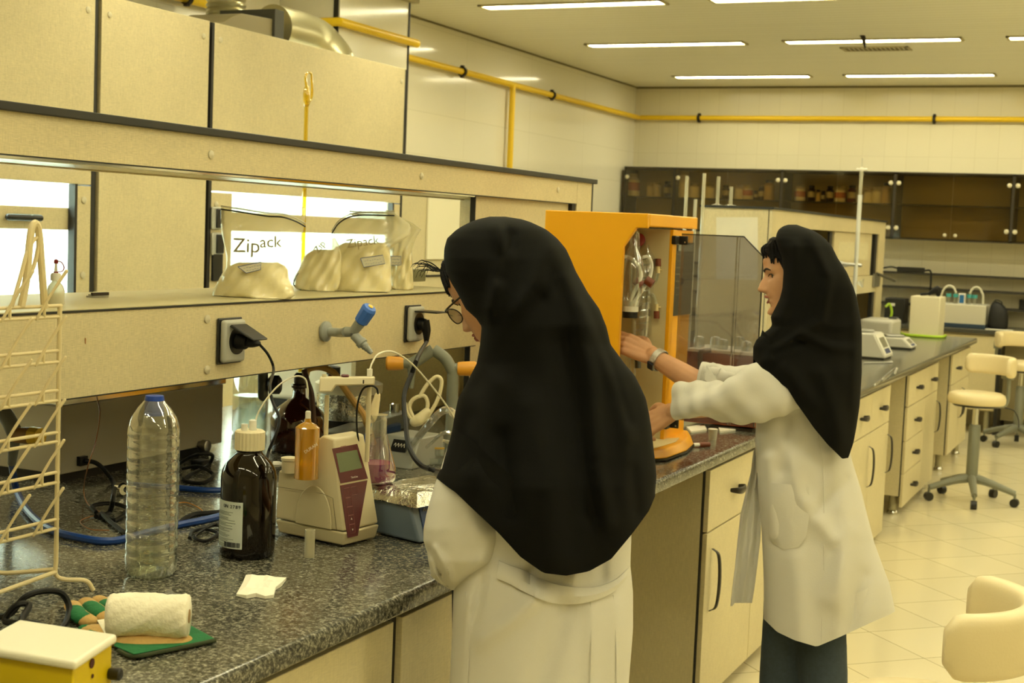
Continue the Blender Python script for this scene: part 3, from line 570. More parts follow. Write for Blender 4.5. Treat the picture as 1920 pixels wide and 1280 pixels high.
# dropper bottle
ZS = Z1+.0035
p = ON(104, 570, 2, ZS); t = thing('dropper_bottle', p, 'small cloudy dropper bottle with red tethered cap on the shelf', 'bottle')
POLY = clear('cloudy_polythene', (235, 232, 215), .2, .2, .62, (226, 220, 190)); RED = mat('dark_red_cap', (120, 22, 26), .4)
s = DEP(p)/FPX; r = 16*s
MB().lathe([(r*.95, 0), (r, .004), (r, 26*s), (r*.85, 34*s), (r*.45, 42*s), (r*.4, 46*s)], p, n=24).build('body', POLY, t)
MB().lathe([(10*s, 44*s), (10*s, 54*s), (8*s, 58*s), (3*s, 59*s)], p, n=14).build('collar', WHITE, t)
MB().lathe([(3.5*s, 59*s), (2*s, 78*s)], p, n=10).build('spout', WHITE, t)
MB().lathe([(4.5*s, 57*s), (4.5*s, 61*s)], p, n=12).lathe([(4*s, 76*s), (4*s, 82*s), (2*s, 84*s)], p, n=12).tube([p+[0, 0, 60*s], p+CR*12*s+up*62*s, p+CR*15*s+up*70*s, p+CR*9*s+up*79*s, p+up*80*s], 1.1*s, 6).build('tethered_cap', RED, t)
# small clip, blue tip
p = ON(183, 557, 2, ZS); s = DEP(p)/FPX
t = thing('metal_clip', p, 'small dark and silver metal clip lying on the shelf', 'clip'); MB().box(p-[.01, 22*s, 0], p+[.01, 22*s, .004]).box(p-[.004, 22*s, -.004], p+[.008, 22*s, .008]).build('clip_body', STEEL, t); MB().box(p-[-.004, 22*s, -.0045], p+[.0105, 22*s, .012]).build('dark_bar', mat('dark_brown_bar', (40, 24, 16), .4), t)
p = ON(316, 549, 0, SB-.08); tag(MB().lathe([(.018, -.4), (.018, 0), (.012, .007), (.002, .009)], p, n=14).build('blue_tap_knob', mat('tap_blue')), 'blue knob tip just showing behind the shelf', 'knob')
# yellow bent glass tube
YG = clear('yellow_glass', (250, 232, 96), .25, .05, .30, (226, 196, 16)); X2 = SB-.14
G = lambda u, v: ON(u, v, 0, X2)
t = thing('bent_glass_tube', [*G(570, 485)[:2], .9], 'tall yellow glass tube with hooked top behind the shelf', 'glass tube')
s = DEP(G(575, 200))/FPX
a, b = G(574.5, 196), G(567, 520); b2 = b+(b-a)*.9; b2 = a+(b-a)*((a[2]-.902)/(a[2]-b[2]))
MB().tube([a, b, b2], 4.2*s, 12, 0).build('stem', YG, t)
MB().lathe([(4.2*s, -4*s), (6.5*s, 2*s), (7*s, 20*s), (5*s, 32*s), (2.5*s, 36*s)], a, a-b, 14).build('bulb', YG, t)
MB().tube([G(574, 160), G(573, 146), G(575, 138), G(580, 136), G(584, 143), G(585, 175), G(582, 187), G(577, 191)], 2.6*s, 10).build('hook', YG, t)

# ------------------------------------------------------------------ zip bags of cream powder
PLAS = clear('thin_bag_plastic', (252, 252, 248), .10, .08, .30, (255, 248, 214), bump=.9, bscale=24, stretch=(1, 1, .5)); POW = mat('cream_powder', (240, 226, 178), .75, bump=.12, bscale=70)
POWSH = mat('powder_behind_film', (255, 242, 190), .25, spec=.4, bump=.14, bscale=22); PRINT = mat('grey_bag_print', (150, 138, 104), .6); INK = mat('blue_ink', (40, 70, 150), .6)
def zipbag(label, rows, d, th, powder_v, seam, lab, word=None, wordpos=None, folds=0, ph=0):
    """rows: (v, uL, uR) outline; powder fills below powder_v"""
    bz = ON((rows[-1][1]+rows[-1][2])/2, rows[-1][0], 2, ZS); t = thing('powder_bag', bz, label, 'bag')
    R_ = np.array(rows, float); vs = R_[:, 0]
    def ring(v, k, shrink, vmax=None):
        uL, uR = np.interp(v, vs, R_[:, 1]), np.interp(v, vs, R_[:, 2]); mid, hw = (uL+uR)/2, (uR-uL)/2*shrink; out = []
        for i in range(48):
            a = 2*PI*i/48; c, s_ = math.cos(a), math.sin(a); thk = th*k*abs(s_)**.7*np.sign(s_)
            wob = .0045*k*math.sin(5*a+v*.09+ph)+.003*math.sin(v*.13+3*c*4+ph)
            P = PX(mid+hw*c, v, d-thk-wob*(1 if s_ > 0 else -1)); P[2] = max(P[2], ZS+.0008); out.append(P)
        return out
    v1 = vs[-1]; vt = vs[0]
    prof = lambda v: .06+.94*min(1, max(0, (v-vt)/(v1-vt)))**1.1
    MB().rings([ring(v, prof(v), 1.0) for v in np.linspace(vt, v1, 26)], cap=True).build('plastic_film', PLAS, t, smooth=80)
    pv = np.linspace(powder_v, v1-.6, 12); MB().rings([ring(v, prof(v)*(.3 if i == 0 else (.7 if i == 1 else .93)), .62 if i == 0 else (.88 if i == 1 else .975)) for i, v in enumerate(pv)], cap=True).build('powder', POWSH, t, smooth=80)
    # zip seam
    q = MB(); pts = [PX(u, v, d-.016) for u, v in seam]; q.tube(pts, .0022, 6); q.build('zip_seam', BLACK, t)
    q = MB().tube([p+[0, 0, .008] for p in pts], .0022, 6); q.build('zip_rib', clear('zip_rib_plastic', (240, 240, 236), .2, .1, .5, (230, 228, 214)), t)
    if lab:
        P4 = [PX(u, v, d-th*prof(v)-.007) for u, v in lab]; n_ = nrm(np.cross(P4[1]-P4[0], P4[3]-P4[0])); 
        q = MB().prism(P4, n_*.0003).build('paper_label', mat('bag_label_paper', (226, 222, 200), .8), t)
        MB().tube([p-CF*.0006 for p in P4+[P4[0]]], .0008, 5, 0).build('label_border', INK, q)
        xd = nrm(P4[1]-P4[0]); yd = nrm(P4[0]-P4[3]); W_ = np.linalg.norm(P4[1]-P4[0]); H_ = np.linalg.norm(P4[0]-P4[3]); q2 = MB()
        for j in range(2):
            for i in range(7):
                a = P4[3]+xd*W_*(.12+.11*i)+yd*H_*(.28+.36*(1-j)); q2.tube([a-CF*.001, a+yd*.0022*math.sin(i*2.1+j)-CF*.001+xd*.003, a+xd*W_*.07-CF*.001], .0004, 4, 3)
        q2.build('handwriting', mat('pencil_grey', (120, 124, 150), .8), q)
    return t
def bagword(t, s_, size, u, v, d, u2, v2, m=PRINT):
    a, b = PX(u, v, d), PX(u2, v2, d); xd = nrm(b-a); text('printed_word', s_, size, a, xd, CU+0*xd, m, t, .0003)
dB = DEP(ON(480, 557, 2, ZS)); BF = bpy.data.fonts
b1 = zipbag('leftmost zip bag of cream powder with black seam and printed word', [(388, 414, 572), (405, 414, 573), (430, 414, 569), (450, 418, 566), (475, 424, 552), (500, 424, 540), (520, 412, 542), (540, 402, 550), (553, 397, 553), (558, 402, 551), (561, 425, 545)], dB, .055, 492, [(414, 392), (455, 398), (500, 405), (530, 407), (555, 415), (573, 425)], [(446, 500), (490, 491), (489, 505), (462, 512)])
bagword(b1, 'Zip', .052, 436, 472, dB-.045, 470, 473); bagword(b1, 'ack', .042, 487, 464, dB-.043, 520, 463)
dC = DEP(ON(600, 545, 2, ZS))
b2 = zipbag('slumped bag of powder lying between the two upright bags, seen end on', [(446, 592, 628), (460, 582, 636), (480, 570, 640), (500, 562, 640), (520, 553, 640), (540, 552, 636), (546, 566, 630)], dC+.02, .05, 468, [(560, 512), (553, 524), (551, 534), (566, 545)], None, ph=2)
bagword(b2, 'Zip', .028, 596, 476, dC-.02, 615, 452)
dD = DEP(ON(675, 546, 2, ZS))
b3 = zipbag('right-hand upright zip bag of cream powder, in front of the rear one', [(396, 672, 726), (404, 650, 748), (420, 630, 770), (440, 624, 770), (465, 622, 732), (500, 622, 733), (530, 620, 734), (543, 613, 734), (547, 622, 731)], dD, .05, 455, [(622, 438), (634, 420), (652, 408), (672, 404), (700, 403), (740, 404)], [(676, 484), (718, 478), (722, 494), (682, 501)], ph=1)
bagword(b3, 'Zipack', .036, 650, 465, dD-.052, 700, 458, PRINT)
dE = DEP(ON(755, 544, 2, ZS))+.06
b4 = zipbag('rearmost upright bag of powder, half hidden by the right-hand bag', [(394, 655, 740), (403, 655, 740), (416, 690, 770), (430, 700, 790), (445, 728, 780), (470, 730, 772), (500, 732, 774), (530, 732, 775), (542, 732, 776), (545, 736, 772)], dE, .035, 466, [(655, 401), (690, 403), (740, 406)], [(733, 480), (752, 480), (752, 497), (733, 497)], ph=4)
p = ON(815, 531, 2, ZS); t = thing('foam_box', p+[-.1, 0, 0], 'pale shallow box on the shelf in front of the woman\'s forehead', 'box')
tag(t); s = DEP(p)/FPX; MB().box(p+[-.24, -.04, 0], p+[-.10, .12, .045]).build('box_body', mat('pale_foam', (214, 210, 180), .7), t, bev=.004)
MB().limb([p+[-.16, .0, .05], p+[-.14, .04, .055], p+[-.15, .09, .05]], [.01, .014, .008]).build('clear_wrap', PLAS, t)

# ================================================================== things on the near worktop
# water bottle
PET = clear('clear_pet', (246, 248, 242), .22, .05, .035, (230, 230, 215), bump=.10, bscale=22, stretch=(1, 1, 1))
p = ON(283, 1077, 2, WZ); t = thing('water_bottle', p, 'tall clear ribbed plastic water bottle with blue cap, partly filled', 'bottle')
s = DEP(p)/FPX; r = 48.5*s; H_ = (1077-764)*s; prof = [(r*.55, .004), (r*.8, .001), (r*.97, .012)]
h_ = .02
for k in range(11):
    z = .03+k*.0225; prof += [(r*.99, z), (r*.99, z+.012), (r*.96, z+.016), (r*.99, z+.0205)]
zt2 = prof[-1][1]; prof += [(r*.98, zt2+.012), (r*.86, zt2+.032), (r*.62, zt2+.052), (r*.38, zt2+.066), (r*.3, zt2+.07), (r*.3, H_)]
MB().lathe(prof, p+[0, 0, 0], n=40, cap=True).build('shell', PET, t, smooth=60)
MB().lathe([(r*.9, .006), (r*.955, .014), (r*.955, .058), (.001, .0581)], p, n=36).build('water', clear('still_water', (232, 236, 226), .25, .02, .06, (200, 200, 180)), t, smooth=50)
MB().lathe([(r*.36, H_-.005), (r*.37, H_-.003), (r*.37, H_+.020), (r*.34, H_+.026), (.002, H_+.027)], p, n=30).build('cap', mat('blue_bottle_cap', (24, 66, 160), .35), t)
MB().lathe([(r*.375, H_-.012), (r*.38, H_-.010), (r*.38, H_-.006), (r*.36, H_-.005)], p, n=30).build('cap_ring', mat('blue_bottle_cap'), t)
# amber reagent bottle with label
p = ON(463, 1040, 2, WZ); s = DEP(p)/FPX; r = 51.5*s; hb = (1040-868)*s
t = thing('amber_bottle', p, 'large dark amber reagent bottle with ribbed white cap and hazard text label', 'bottle')
MB().lathe([(r*.86, 0), (r*.97, .006), (r, .02), (r, hb*.86), (r*.96, hb*.94), (r*.8, hb*1.03), (r*.55, hb*1.10), (r*.47, hb*1.13), (r*.47, hb*1.15), (r*.52, hb*1.16), (r*.52, hb*1.2)], p, n=48).build('body', AMB, t, smooth=60)
cap0 = p+up*hb*1.165; hc = 36*s
q = MB(); A = np.arange(96)*2*PI/96; rc = 27*s
q.rings([[cap0+up*z+np.array([math.cos(a), math.sin(a), 0])*rc*k*(1+(.035 if (i//2) % 2 else 0)*(0 if k < .95 else 1)) for i, a in enumerate(A)] for z, k in ((0, 1), (hc*.92, 1), (hc, .9))]); q.build('ribbed_cap', mat('cap_ivory', (226, 214, 176), .45), t, smooth=25)
MB().lathe([(.008, 0), (.008, .02), (.004, .022)], cap0+up*hc+CR*.005, n=12).lathe([(.007, 0), (.007, .013)], cap0+up*hc-CR*.010-CF*.01, n=12).build('cap_ports', WHITE, t)
# curved label
q = MB(); z0, z1 = (1040-1018)*s, (1040-931)*s; a0 = math.atan2(-CF[1], -CF[0]); aa = np.linspace(a0-1.5, a0-.0, 14); rr = r*1.008
v_ = [p+np.array([math.cos(a)*rr, math.sin(a)*rr, z]) for z in (z0, z1) for a in aa]; v2 = [p+np.array([math.cos(a)*(rr+.0006), math.sin(a)*(rr+.0006), z]) for z in (z0, z1) for a in aa]
n = len(aa); fs = [(i, i+1, n+i+1, n+i) for i in range(n-1)]; q.add(v_+v2, fs+[tuple(2*n+j for j in reversed(f)) for f in fs]+[(0, 2*n, 3*n, n), (n-1, 2*n-1, 4*n-1, 3*n-1)]); lb = q.build('label', mat('label_pale_blue', (214, 222, 216), .6), t)
def onlabel(a, z): return p+np.array([math.cos(a)*(rr+.0012), math.sin(a)*(rr+.0012), z])
q = MB(); tx = None
chars = []
for i_, ch_ in enumerate('UN 2789'):
    if ch_ == ' ': continue
    aa_ = a0-.80+i_*.0062/rr; P_c = onlabel(aa_, z1-.013)+np.array([math.cos(aa_), math.sin(aa_), 0])*.0004
    chars.append(text('label_text', ch_, .0098, P_c, np.array([-math.sin(aa_+.05), math.cos(aa_+.05), 0]), up, mat('label_ink', (60, 64, 70), .7), lb))
bmj = bmesh.new()
for c_ in chars: bmj.from_mesh(c_.data)
bmj.to_mesh(chars[0].data); bmj.free(); chars[0].data.update()
for c_ in chars[1:]: bpy.data.objects.remove(c_)
q = MB(); rnd = random.Random(3)
for b in range(7):
    for l in range(3):
        z = z1-.022-b*.0112-l*.0028; q.tube([onlabel(a, z) for a in np.linspace(a0-1.35, a0-.25-rnd.random()*.5, 8)], .00045, 4, 0)
q.build('small_print', mat('small_print_ink', (120, 128, 126), .8), lb)
q = MB()
for i in range(22):
    a = a0-.72+i*.03; q.tube([onlabel(a, z0+.003), onlabel(a, z0+.013)], .0004+.0005*rnd.random(), 4, 0)
q.build('barcode', mat('label_ink'), lb)
# tubing from the amber bottle over to the brown cylinder
cable('dosing_tube', [cap0+up*hc+CR*.012, PX(479, 790, 2.96), PX(487, 768, 2.97), PX(505, 741, 2.98), PX(528, 718, 3.0), PX(555, 705, 3.02), PX(572, 710, 3.03), PX(577, 728, 3.03), PX(577, 742, 3.03)], .0018, mat('clear_tubing', (214, 208, 182), .3), 'thin clear tube arching from the amber bottle to the brown glass cylinder', 'tube')
# vial
p = ON(580, 1044, 2, WZ); s = DEP(p)/FPX; t = thing('plastic_vial', p, 'small translucent open plastic vial standing on the granite', 'vial')
MB().lathe([(9.5*s, 0), (9.5*s, .001), (9.5*s, 52*s), (8.3*s, 52*s), (8.3*s, .003)], p, n=24).build('tube', POLY, t); MB().lathe([(8*s, .003), (8*s, 20*s), (.001, 20*s)], p, n=20).build('contents', mat('pale_content', (216, 210, 176), .5), t)
# crumpled tissue
c = ON(490, 1101, 2, WZ); q = MB(); out = [(443, 1115), (455, 1097), (461, 1080), (478, 1085), (500, 1083), (515, 1086), (537, 1085), (528, 1097), (517, 1104), (513, 1119), (497, 1120), (480, 1117), (462, 1120)]
bp = [ON(u, v, 2, WZ+.003) for u, v in out]; n = len(bp); rnd = random.Random(5)
mid = [c+(b-c)*.62+up*(.006+.008*rnd.random()) for b in bp]; inn = [c+(b-c)*.28+up*(.004+.014*rnd.random()) for b in bp]
low = [b-up*.002 for b in bp]; q.rings([[c+(b-c)*.3-up*.001 for b in low], low, [b+up*.002*(1+rnd.random()*2) for b in bp], mid, inn]); tag(q.build('crumpled_tissue', mat('tissue_white', (246, 242, 222), .9), smooth=15), 'crumpled white tissue lying on the granite in front', 'tissue')
# paper towel roll
a, b = ON(228, 1212, 2, WZ), ON(338, 1208, 2, WZ); s = DEP(a)/FPX; r = 41*s; zc = WZ+.010+r
a2, b2 = PX(203, 1176, DEP(a)+.02), PX(354, 1168, DEP(a)+.03); a2[2] = b2[2] = zc; dd = nrm(b2-a2); L_ = np.linalg.norm(b2-a2)
t = thing('paper_towel_roll', [*((a2+b2)/2)[:2], WZ], 'white paper towel roll lying on the green work glove', 'paper roll')
q = MB(); rs = []
x, y, _ = basis(dd)
for k in np.linspace(0, 1, 24):
    e = min(k, 1-k)*24; rk = r*(.93+.07*min(1, e)); rs.append([a2+dd*L_*k+(rk+.0016*math.sin(k*9+i*.5)+.0012*math.sin(i*1.7+k*23))*(math.cos(i*PI/20)*x+math.sin(i*PI/20)*y) for i in range(40)])
TOW = mat('towel_paper', (244, 238, 214), .95, bump=.25, bscale=130)
q.rings(rs).build('roll', TOW, t, smooth=70)
MB().cyl(b2+dd*.0002-dd*.003, b2+dd*.0012, r*.32).build('core', mat('card_core', (170, 140, 96), .8), t)
q = MB(); e0 = ON(182, 1163, 2, WZ+.016); e1 = ON(200, 1195, 2, WZ+.016); f0 = a2-up*r*.55; q.prism([e0, ON(205, 1160, 2, WZ+.02), a2+dd*.02-up*r*.55, e1+dd*.0], (0, 0, .0012)).build('loose_sheet', TOW, t)
# work glove: palm, fingers, cuff
GG, GT = mat('glove_green', (28, 110, 62), .85, var=.12, vscale=60, bump=.2, bscale=160), mat('glove_tan', (196, 160, 96), .9, var=.1, vscale=40, bump=.2, bscale=160)
g = lambda u, v, h=.008: ON(u, v, 2, WZ+h)
t = thing('work_glove', g(240, 1175, 0), 'green and tan work glove under the paper towel roll', 'glove')
def flat(pts, rad, hz=.45):
    q = MB().limb(pts, rad, 14); V = np.array(q.v); z0 = WZ+.0005; V[:, 2] = z0+(V[:, 2]-z0)*hz; V[:, 2] = np.maximum(V[:, 2], z0); q.v = [tuple(v) for v in V]; return q
flat([g(180, 1172, .016), g(250, 1190, .016), g(330, 1190, .016)], [.026, .032, .028], .38).build('palm', GT, t)
for (pa, pb, pc, r0) in (((165, 1158), (146, 1146), (136, 1130), .0165), ((200, 1152), (178, 1136), (162, 1124), .0165), ((244, 1146), (212, 1132), (186, 1120), .016), ((275, 1138), (246, 1126), (222, 1118), .015), ((304, 1150), (282, 1130), (262, 1119), .014)):
    f_ = flat([g(*pa, .014), g(*pb, .014), g(*pc, .014)], [r0, r0*1.02, r0*.9], .62).build('finger', GT, t)
    flat([g(pa[0]*.5+pb[0]*.5, pa[1]*.5+pb[1]*.5, .0175), g(*pb, .0175), g((pb[0]*.55+pc[0]*.45), (pb[1]*.55+pc[1]*.45), .017)], [r0*1.0, r0*1.03, r0*.98], .63).build('finger_patch', GG, f_)
flat([g(160, 1170, .014), g(178, 1178, .014), g(205, 1192, .014)], [.012, .016, .014], .5).build('palm_patch', GG, t)
q = MB(); z = WZ+.001; q.hexa([g(212, 1210, .001), g(250, 1228, .001), g(404, 1198, .001), g(358, 1172, .001), g(230, 1185, .001)], [g(212, 1210, .010), g(250, 1227, .011), g(404, 1197, .009), g(358, 1172, .009), g(230, 1185, .010)]); q.build('cuff', GG, t, bev=.003)
MB().tube([g(222, 1219, .006), g(250, 1230, .006), g(300, 1222, .006), g(404, 1200, .006)], .0035, 8).build('cuff_hem', mat('glove_hem', (58, 66, 40), .9), t)
# yellow box with white lid
A0, B0 = ON(139, 1239, 2, .998), ON(214, 1190, 2, .998); C0 = ON(-30, 1206, 2, .998); Bk = ON(122, 1177, 2, .998)
e1 = nrm(B0-A0); K2 = ON(38, 1163, 2, .998); e2 = nrm(K2-B0); wB = np.linalg.norm((B0-A0)[:2]); A0 = A0.copy()
t = thing('yellow_box', [*(A0+e2*.12+e1*wB/2)[:2], WZ], 'yellow metal box with white lid at the bottom left corner', 'box')
YB = mat('yellow_enamel', (214, 186, 6), .4)
def rb(P0_, ea, la, eb, lb_, z0, z1, ins=0):
    c = [P0_+ea*ins+eb*ins, P0_+ea*(la-ins)+eb*ins, P0_+ea*(la-ins)+eb*(lb_-ins), P0_+ea*ins+eb*(lb_-ins)]
    return [np.array([q[0], q[1], z0]) for q in c], [np.array([q[0], q[1], z1]) for q in c]
LB_ = float(np.linalg.norm(K2-B0))
MB().hexa(*rb(A0, e1, wB, e2, LB_, WZ, .986, .002)).build('body', YB, t, bev=.003)
MB().hexa(*rb(A0, e1, wB, e2, LB_, .986, .999, -.004)).build('lid', mat('white_lid', (240, 236, 214), .35), t, bev=.005, seg=3)
fn = np.array([e1[1], -e1[0], 0]); Fp = A0+fn*-.0015
kb = OP(205, 1262, Fp, fn); MB().lathe([(.008, 0), (.009, .004), (.009, .016), (.007, .018)], kb, fn, 16).build('switch_knob', BLACK, t)
for (u, v, r_) in ((172, 1243, .007), (173, 1267, .003)):
    k_ = OP(u, v, Fp, fn); MB().lathe([(r_, 0), (r_, .0012)], k_, fn, 12).build('hole', mat('rust_dark', (70, 30, 16), .7), t)
# black cable coil behind the yellow box
cable('power_cable', [g(-20, 1160, .006), g(20, 1150, .02), g(45, 1120, .05), g(80, 1108, .055), g(115, 1112, .045), g(130, 1140, .02), g(120, 1172, .007), g(95, 1185, .006), g(40, 1170, .03), g(55, 1135, .045), g(30, 1135, .045), g(10, 1165, .02), g(60, 1168, .03), g(90, 1178, .012), g(70, 1188, .006)], .0055, CAB, 'thick black cable coiled behind the yellow box', 'cable')

# wire drying rack
RX = -1.80; RK = mat('rack_cream_coating', (222, 206, 160), .4)
K = lambda u, v: ON(u, v, 0, RX)
t = thing('drying_rack', [RX, 1.7, WZ], 'cream coated wire drying rack with slanted pegs at the left edge', 'rack')
pst = K(120, 1092); yP = K(108, 850)[1]
MB().tube([np.array([RX, yP, K(88, 575)[2]]), np.array([RX, yP, .955])], .0042, 8, 0).build('post', RK, t)
MB().tube([np.array([RX, yP, .96]), np.array([RX, yP, .935]), [RX+.01, yP+.012, .925], [RX+.035, yP+.04, .92], [RX+.045, yP+.05, .901]], .0042, 8).build('post_foot', RK, t)
MB().tube([[RX, yP, .94], [RX+.02, yP-.25, .935], [RX+.02, yP-.6, .935]], .0042, 8, 0).build('base_wire', RK, t); MB().tube([[RX-.16, yP-.6, .94], [RX-.16, yP-.12, .94], [RX-.08, yP-.04, .935], [RX, yP, .945]], .0042, 8).build('base_wire', RK, t)
MB().tube([[RX, yP-.32, .94], [RX, yP-.32, K(30, 575)[2]]], .0042, 8, 0).build('post', RK, t)
zr = [(K(83, 574)[2], K(86, 595)[2]), (K(90, 659)[2], K(92, 680)[2]), (K(98, 733)[2], K(98, 752)[2]), (K(103, 811)[2], K(103, 828)[2]), (K(106, 885)[2], K(106, 904)[2]), (K(114, 971)[2], K(114, 988)[2])]
for za, zb in zr:
    MB().tube([[RX, yP+.004, za], [RX, yP-.75, za]], .0032, 8, 0).build('cross_wire', RK, t); w_ = MB().tube([[RX, yP+.004, zb], [RX, yP-.75, zb]], .0032, 8, 0).build('cross_wire', RK, t)
    for k in range(6):
        y_ = yP-.04-k*.083; MB().tube([[RX+.001, y_, zb], [RX+.001, y_, za]], .003, 6, 0).build('tie', RK, w_)
        MB().limb([[RX+.002, y_-.02, zb-.002], [RX+.018, y_+.0, (za+zb)/2+.035], [RX+.034, y_+.018, za+.064]], [.0026, .0026, .0031], 8, 3).build('peg', RK, w_)
MB().tube([K(40, 575), K(50, 520), K(56, 450), K(63, 420), K(72, 430), K(78, 500), K(84, 578)], .0065, 8).build('top_loop', RK, t)
MB().tube([K(22, 575), K(38, 520), K(52, 470), K(66, 447), K(72, 455), K(66, 490), K(55, 520)], .0036, 8).build('top_loop', RK, t)
# blue hose, grey box, cables under the beam
gz = lambda u, v, h: ON(u, v, 2, WZ+h)
cable('blue_hose', [PX(22, 868, 3.3), gz(30, 915, .02), gz(50, 955, .0095), gz(90, 990, .0095), gz(150, 1008, .0095), gz(210, 1014, .008), gz(270, 1000, .008), gz(330, 985, .008), gz(410, 968, .008), gz(500, 940, .008)], .0085, BLUEHOSE, 'blue rubber hose curving along the worktop past the water bottle', 'hose')
cable('blue_hose', [gz(240, 908, .008), gz(330, 914, .008), gz(400, 919, .008), gz(470, 915, .008)], .0075, BLUEHOSE, 'straight blue hose running behind the bottles', 'hose')
cable('black_cable', [gz(330, 985, .006), gz(360, 965, .006), gz(410, 960, .006), gz(460, 950, .006)], .006, CAB, 'thick black cable beside the blue hose between the bottles', 'cable')
yA, yB = 2.768, 3.449; XB = -2.512
t = thing('grey_equipment_box', (-2.75, 3.1, WZ), 'low grey metal equipment box with chrome rim under the beam', 'equipment')
MB().box((-2.98, yA, WZ+.028), (XB, yB, 1.105)).build('casing', mat('grey_casing', (176, 168, 146), .5), t, bev=.003); MB().box((-2.96, yA+.02, WZ), (XB-.03, yB-.02, WZ+.028)).build('plinth', BLACK, t)
MB().box((-2.99, yA-.006, 1.105), (XB+.006, yB+.006, 1.122)).build('chrome_rim', CHROME, t, bev=.003)
MB().box((-2.93, yA+.06, 1.123), (XB-.06, yB-.08, 1.15)).build('lid', mat('cream_lid', (200, 190, 150), .4), t, bev=.004)
p = ON(374, 834, 0, XB); MB().lathe([(.012, 0), (.012, .01), (.017, .012), (.017, .03), (.014, .032)], p, (1, 0, 0), 18).build('knob', STEEL, t)
p = ON(151, 863, 0, XB); MB().box(p-[0, .014, .012], p+[.012, .014, .012]).build('inlet', BLACK, t)
cable('black_cable', [p+[.012, 0, 0], p+[.03, .02, -.005], ON(195, 880, 0, XB+.06), ON(213, 905, 0, XB+.1), gz(212, 930, .04), gz(205, 960, .006), gz(180, 968, .006)], .006, CAB, 'black mains cable curving out of the grey equipment box', 'cable')
cable('black_cable', [gz(180, 960, .006), gz(172, 950, .012), gz(185, 945, .014), gz(215, 944, .012), gz(240, 955, .006), gz(215, 975, .006), gz(190, 962, .008), gz(235, 998, .006), gz(260, 990, .006)], .005, CAB, 'looped black cable on the granite left of the water bottle', 'cable')
cable('black_cable', [gz(335, 870, .006), gz(350, 860, .04), gz(375, 850, .06), gz(398, 853, .05), gz(390, 872, .02), gz(360, 888, .006), gz(345, 900, .006), gz(380, 905, .006), gz(400, 890, .01), gz(372, 874, .03), gz(342, 878, .02)], .005, CAB, 'tangled black cable right of the water bottle', 'cable')
cable('black_cable', [gz(355, 1008, .005), gz(362, 996, .005), gz(385, 992, .006), gz(408, 1000, .005), gz(385, 1014, .005), gz(365, 1005, .007), gz(400, 984, .006), gz(420, 990, .005)], .004, CAB, 'thin black cord loop beside the amber bottle', 'cable')
tag(MB().box(gz(376, 878, 0)-[.02, .02, 0], gz(376, 878, 0)+[.02, .025, .025]).build('cable_plug', CAB, bev=.004), 'black plug block in the cable tangle behind the water bottle', 'plug')
cable('brown_wire', [PX(181, 742, 3.4), PX(187, 775, 3.35), PX(180, 825, 3.3), PX(166, 870, 3.2), gz(157, 915, .03), gz(165, 945, .006), gz(195, 965, .005), gz(170, 968, .004), gz(150, 978, .004), gz(170, 992, .004), gz(205, 994, .004)], .0014, mat('brown_wire', (140, 88, 40), .5), 'thin brown wire hanging in front of the grey box', 'wire')
cable('orange_wire', [gz(330, 943, .004), gz(350, 942, .004), gz(370, 950, .004), gz(385, 962, .004)], .0013, mat('orange_wire', (196, 130, 50), .5), 'thin orange wire beside the blue hoses', 'wire')
p = gz(226, 930, 0); t = thing('metal_fitting', p, 'small shiny metal hose fitting beside the water bottle', 'fitting'); MB().lathe([(.014, -.012), (.017, -.008), (.017, .008), (.013, .012)], p+[0, 0, .017], CR*.8-CF*.6, 20).build('ring', CHROME, t); MB().cyl(p+[0, 0, .017]+CR*.01, p+[0, 0, .017]+CR*.04, .008).build('stub', CHROME, t)
# tap behind the drying rack
p = PX(45, 815, 3.25); t = thing('bench_tap', [*p[:2], WZ], 'grey bench tap with yellow-brown handle behind the drying rack', 'tap')
MB().tube([PX(-5, 760, 3.25), PX(15, 785, 3.25), PX(28, 812, 3.25)], .018, 12).build('arm', GREYP, t); MB().cyl(PX(30, 815, 3.25), PX(60, 817, 3.23), .018, .02).build('handle', mat('ochre_brown', (150, 104, 30), .5), t)
MB().cyl(PX(60, 817, 3.23), PX(76, 818, 3.22), .022, .020, 10).build('handle_cap', mat('tap_yellow'), t, smooth=20); MB().tube([PX(28, 815, 3.25), PX(25, 845, 3.27), PX(22, 868, 3.3)], [.013, .012, .01], 12).build('nozzle', GREYP, t)
# ================================================================== titrator
TC = mat('titrator_cream', (218, 206, 168), .38); MAR = mat('maroon_keypad', (92, 30, 40), .35); LCD = mat('lcd_green', (110, 122, 92), .15); LINEC = mat('keypad_line', (170, 110, 104), .5)
A = ON(644, 1028, 2, WZ); B = ON(711, 1011, 2, WZ); C_ = ON(514, 1003, 2, WZ)
ew = nrm(B-A); es = np.array([-ew[1], ew[0], 0]); W_ = np.linalg.norm(B-A); Dp = .200
t = thing('titrator', [*(A+ew*W_/2+es*Dp/2)[:2], WZ], 'cream electronic titrator with maroon keypad and green display', 'laboratory instrument')
def T(a, w_, z): return A+es*a+ew*w_+up*z
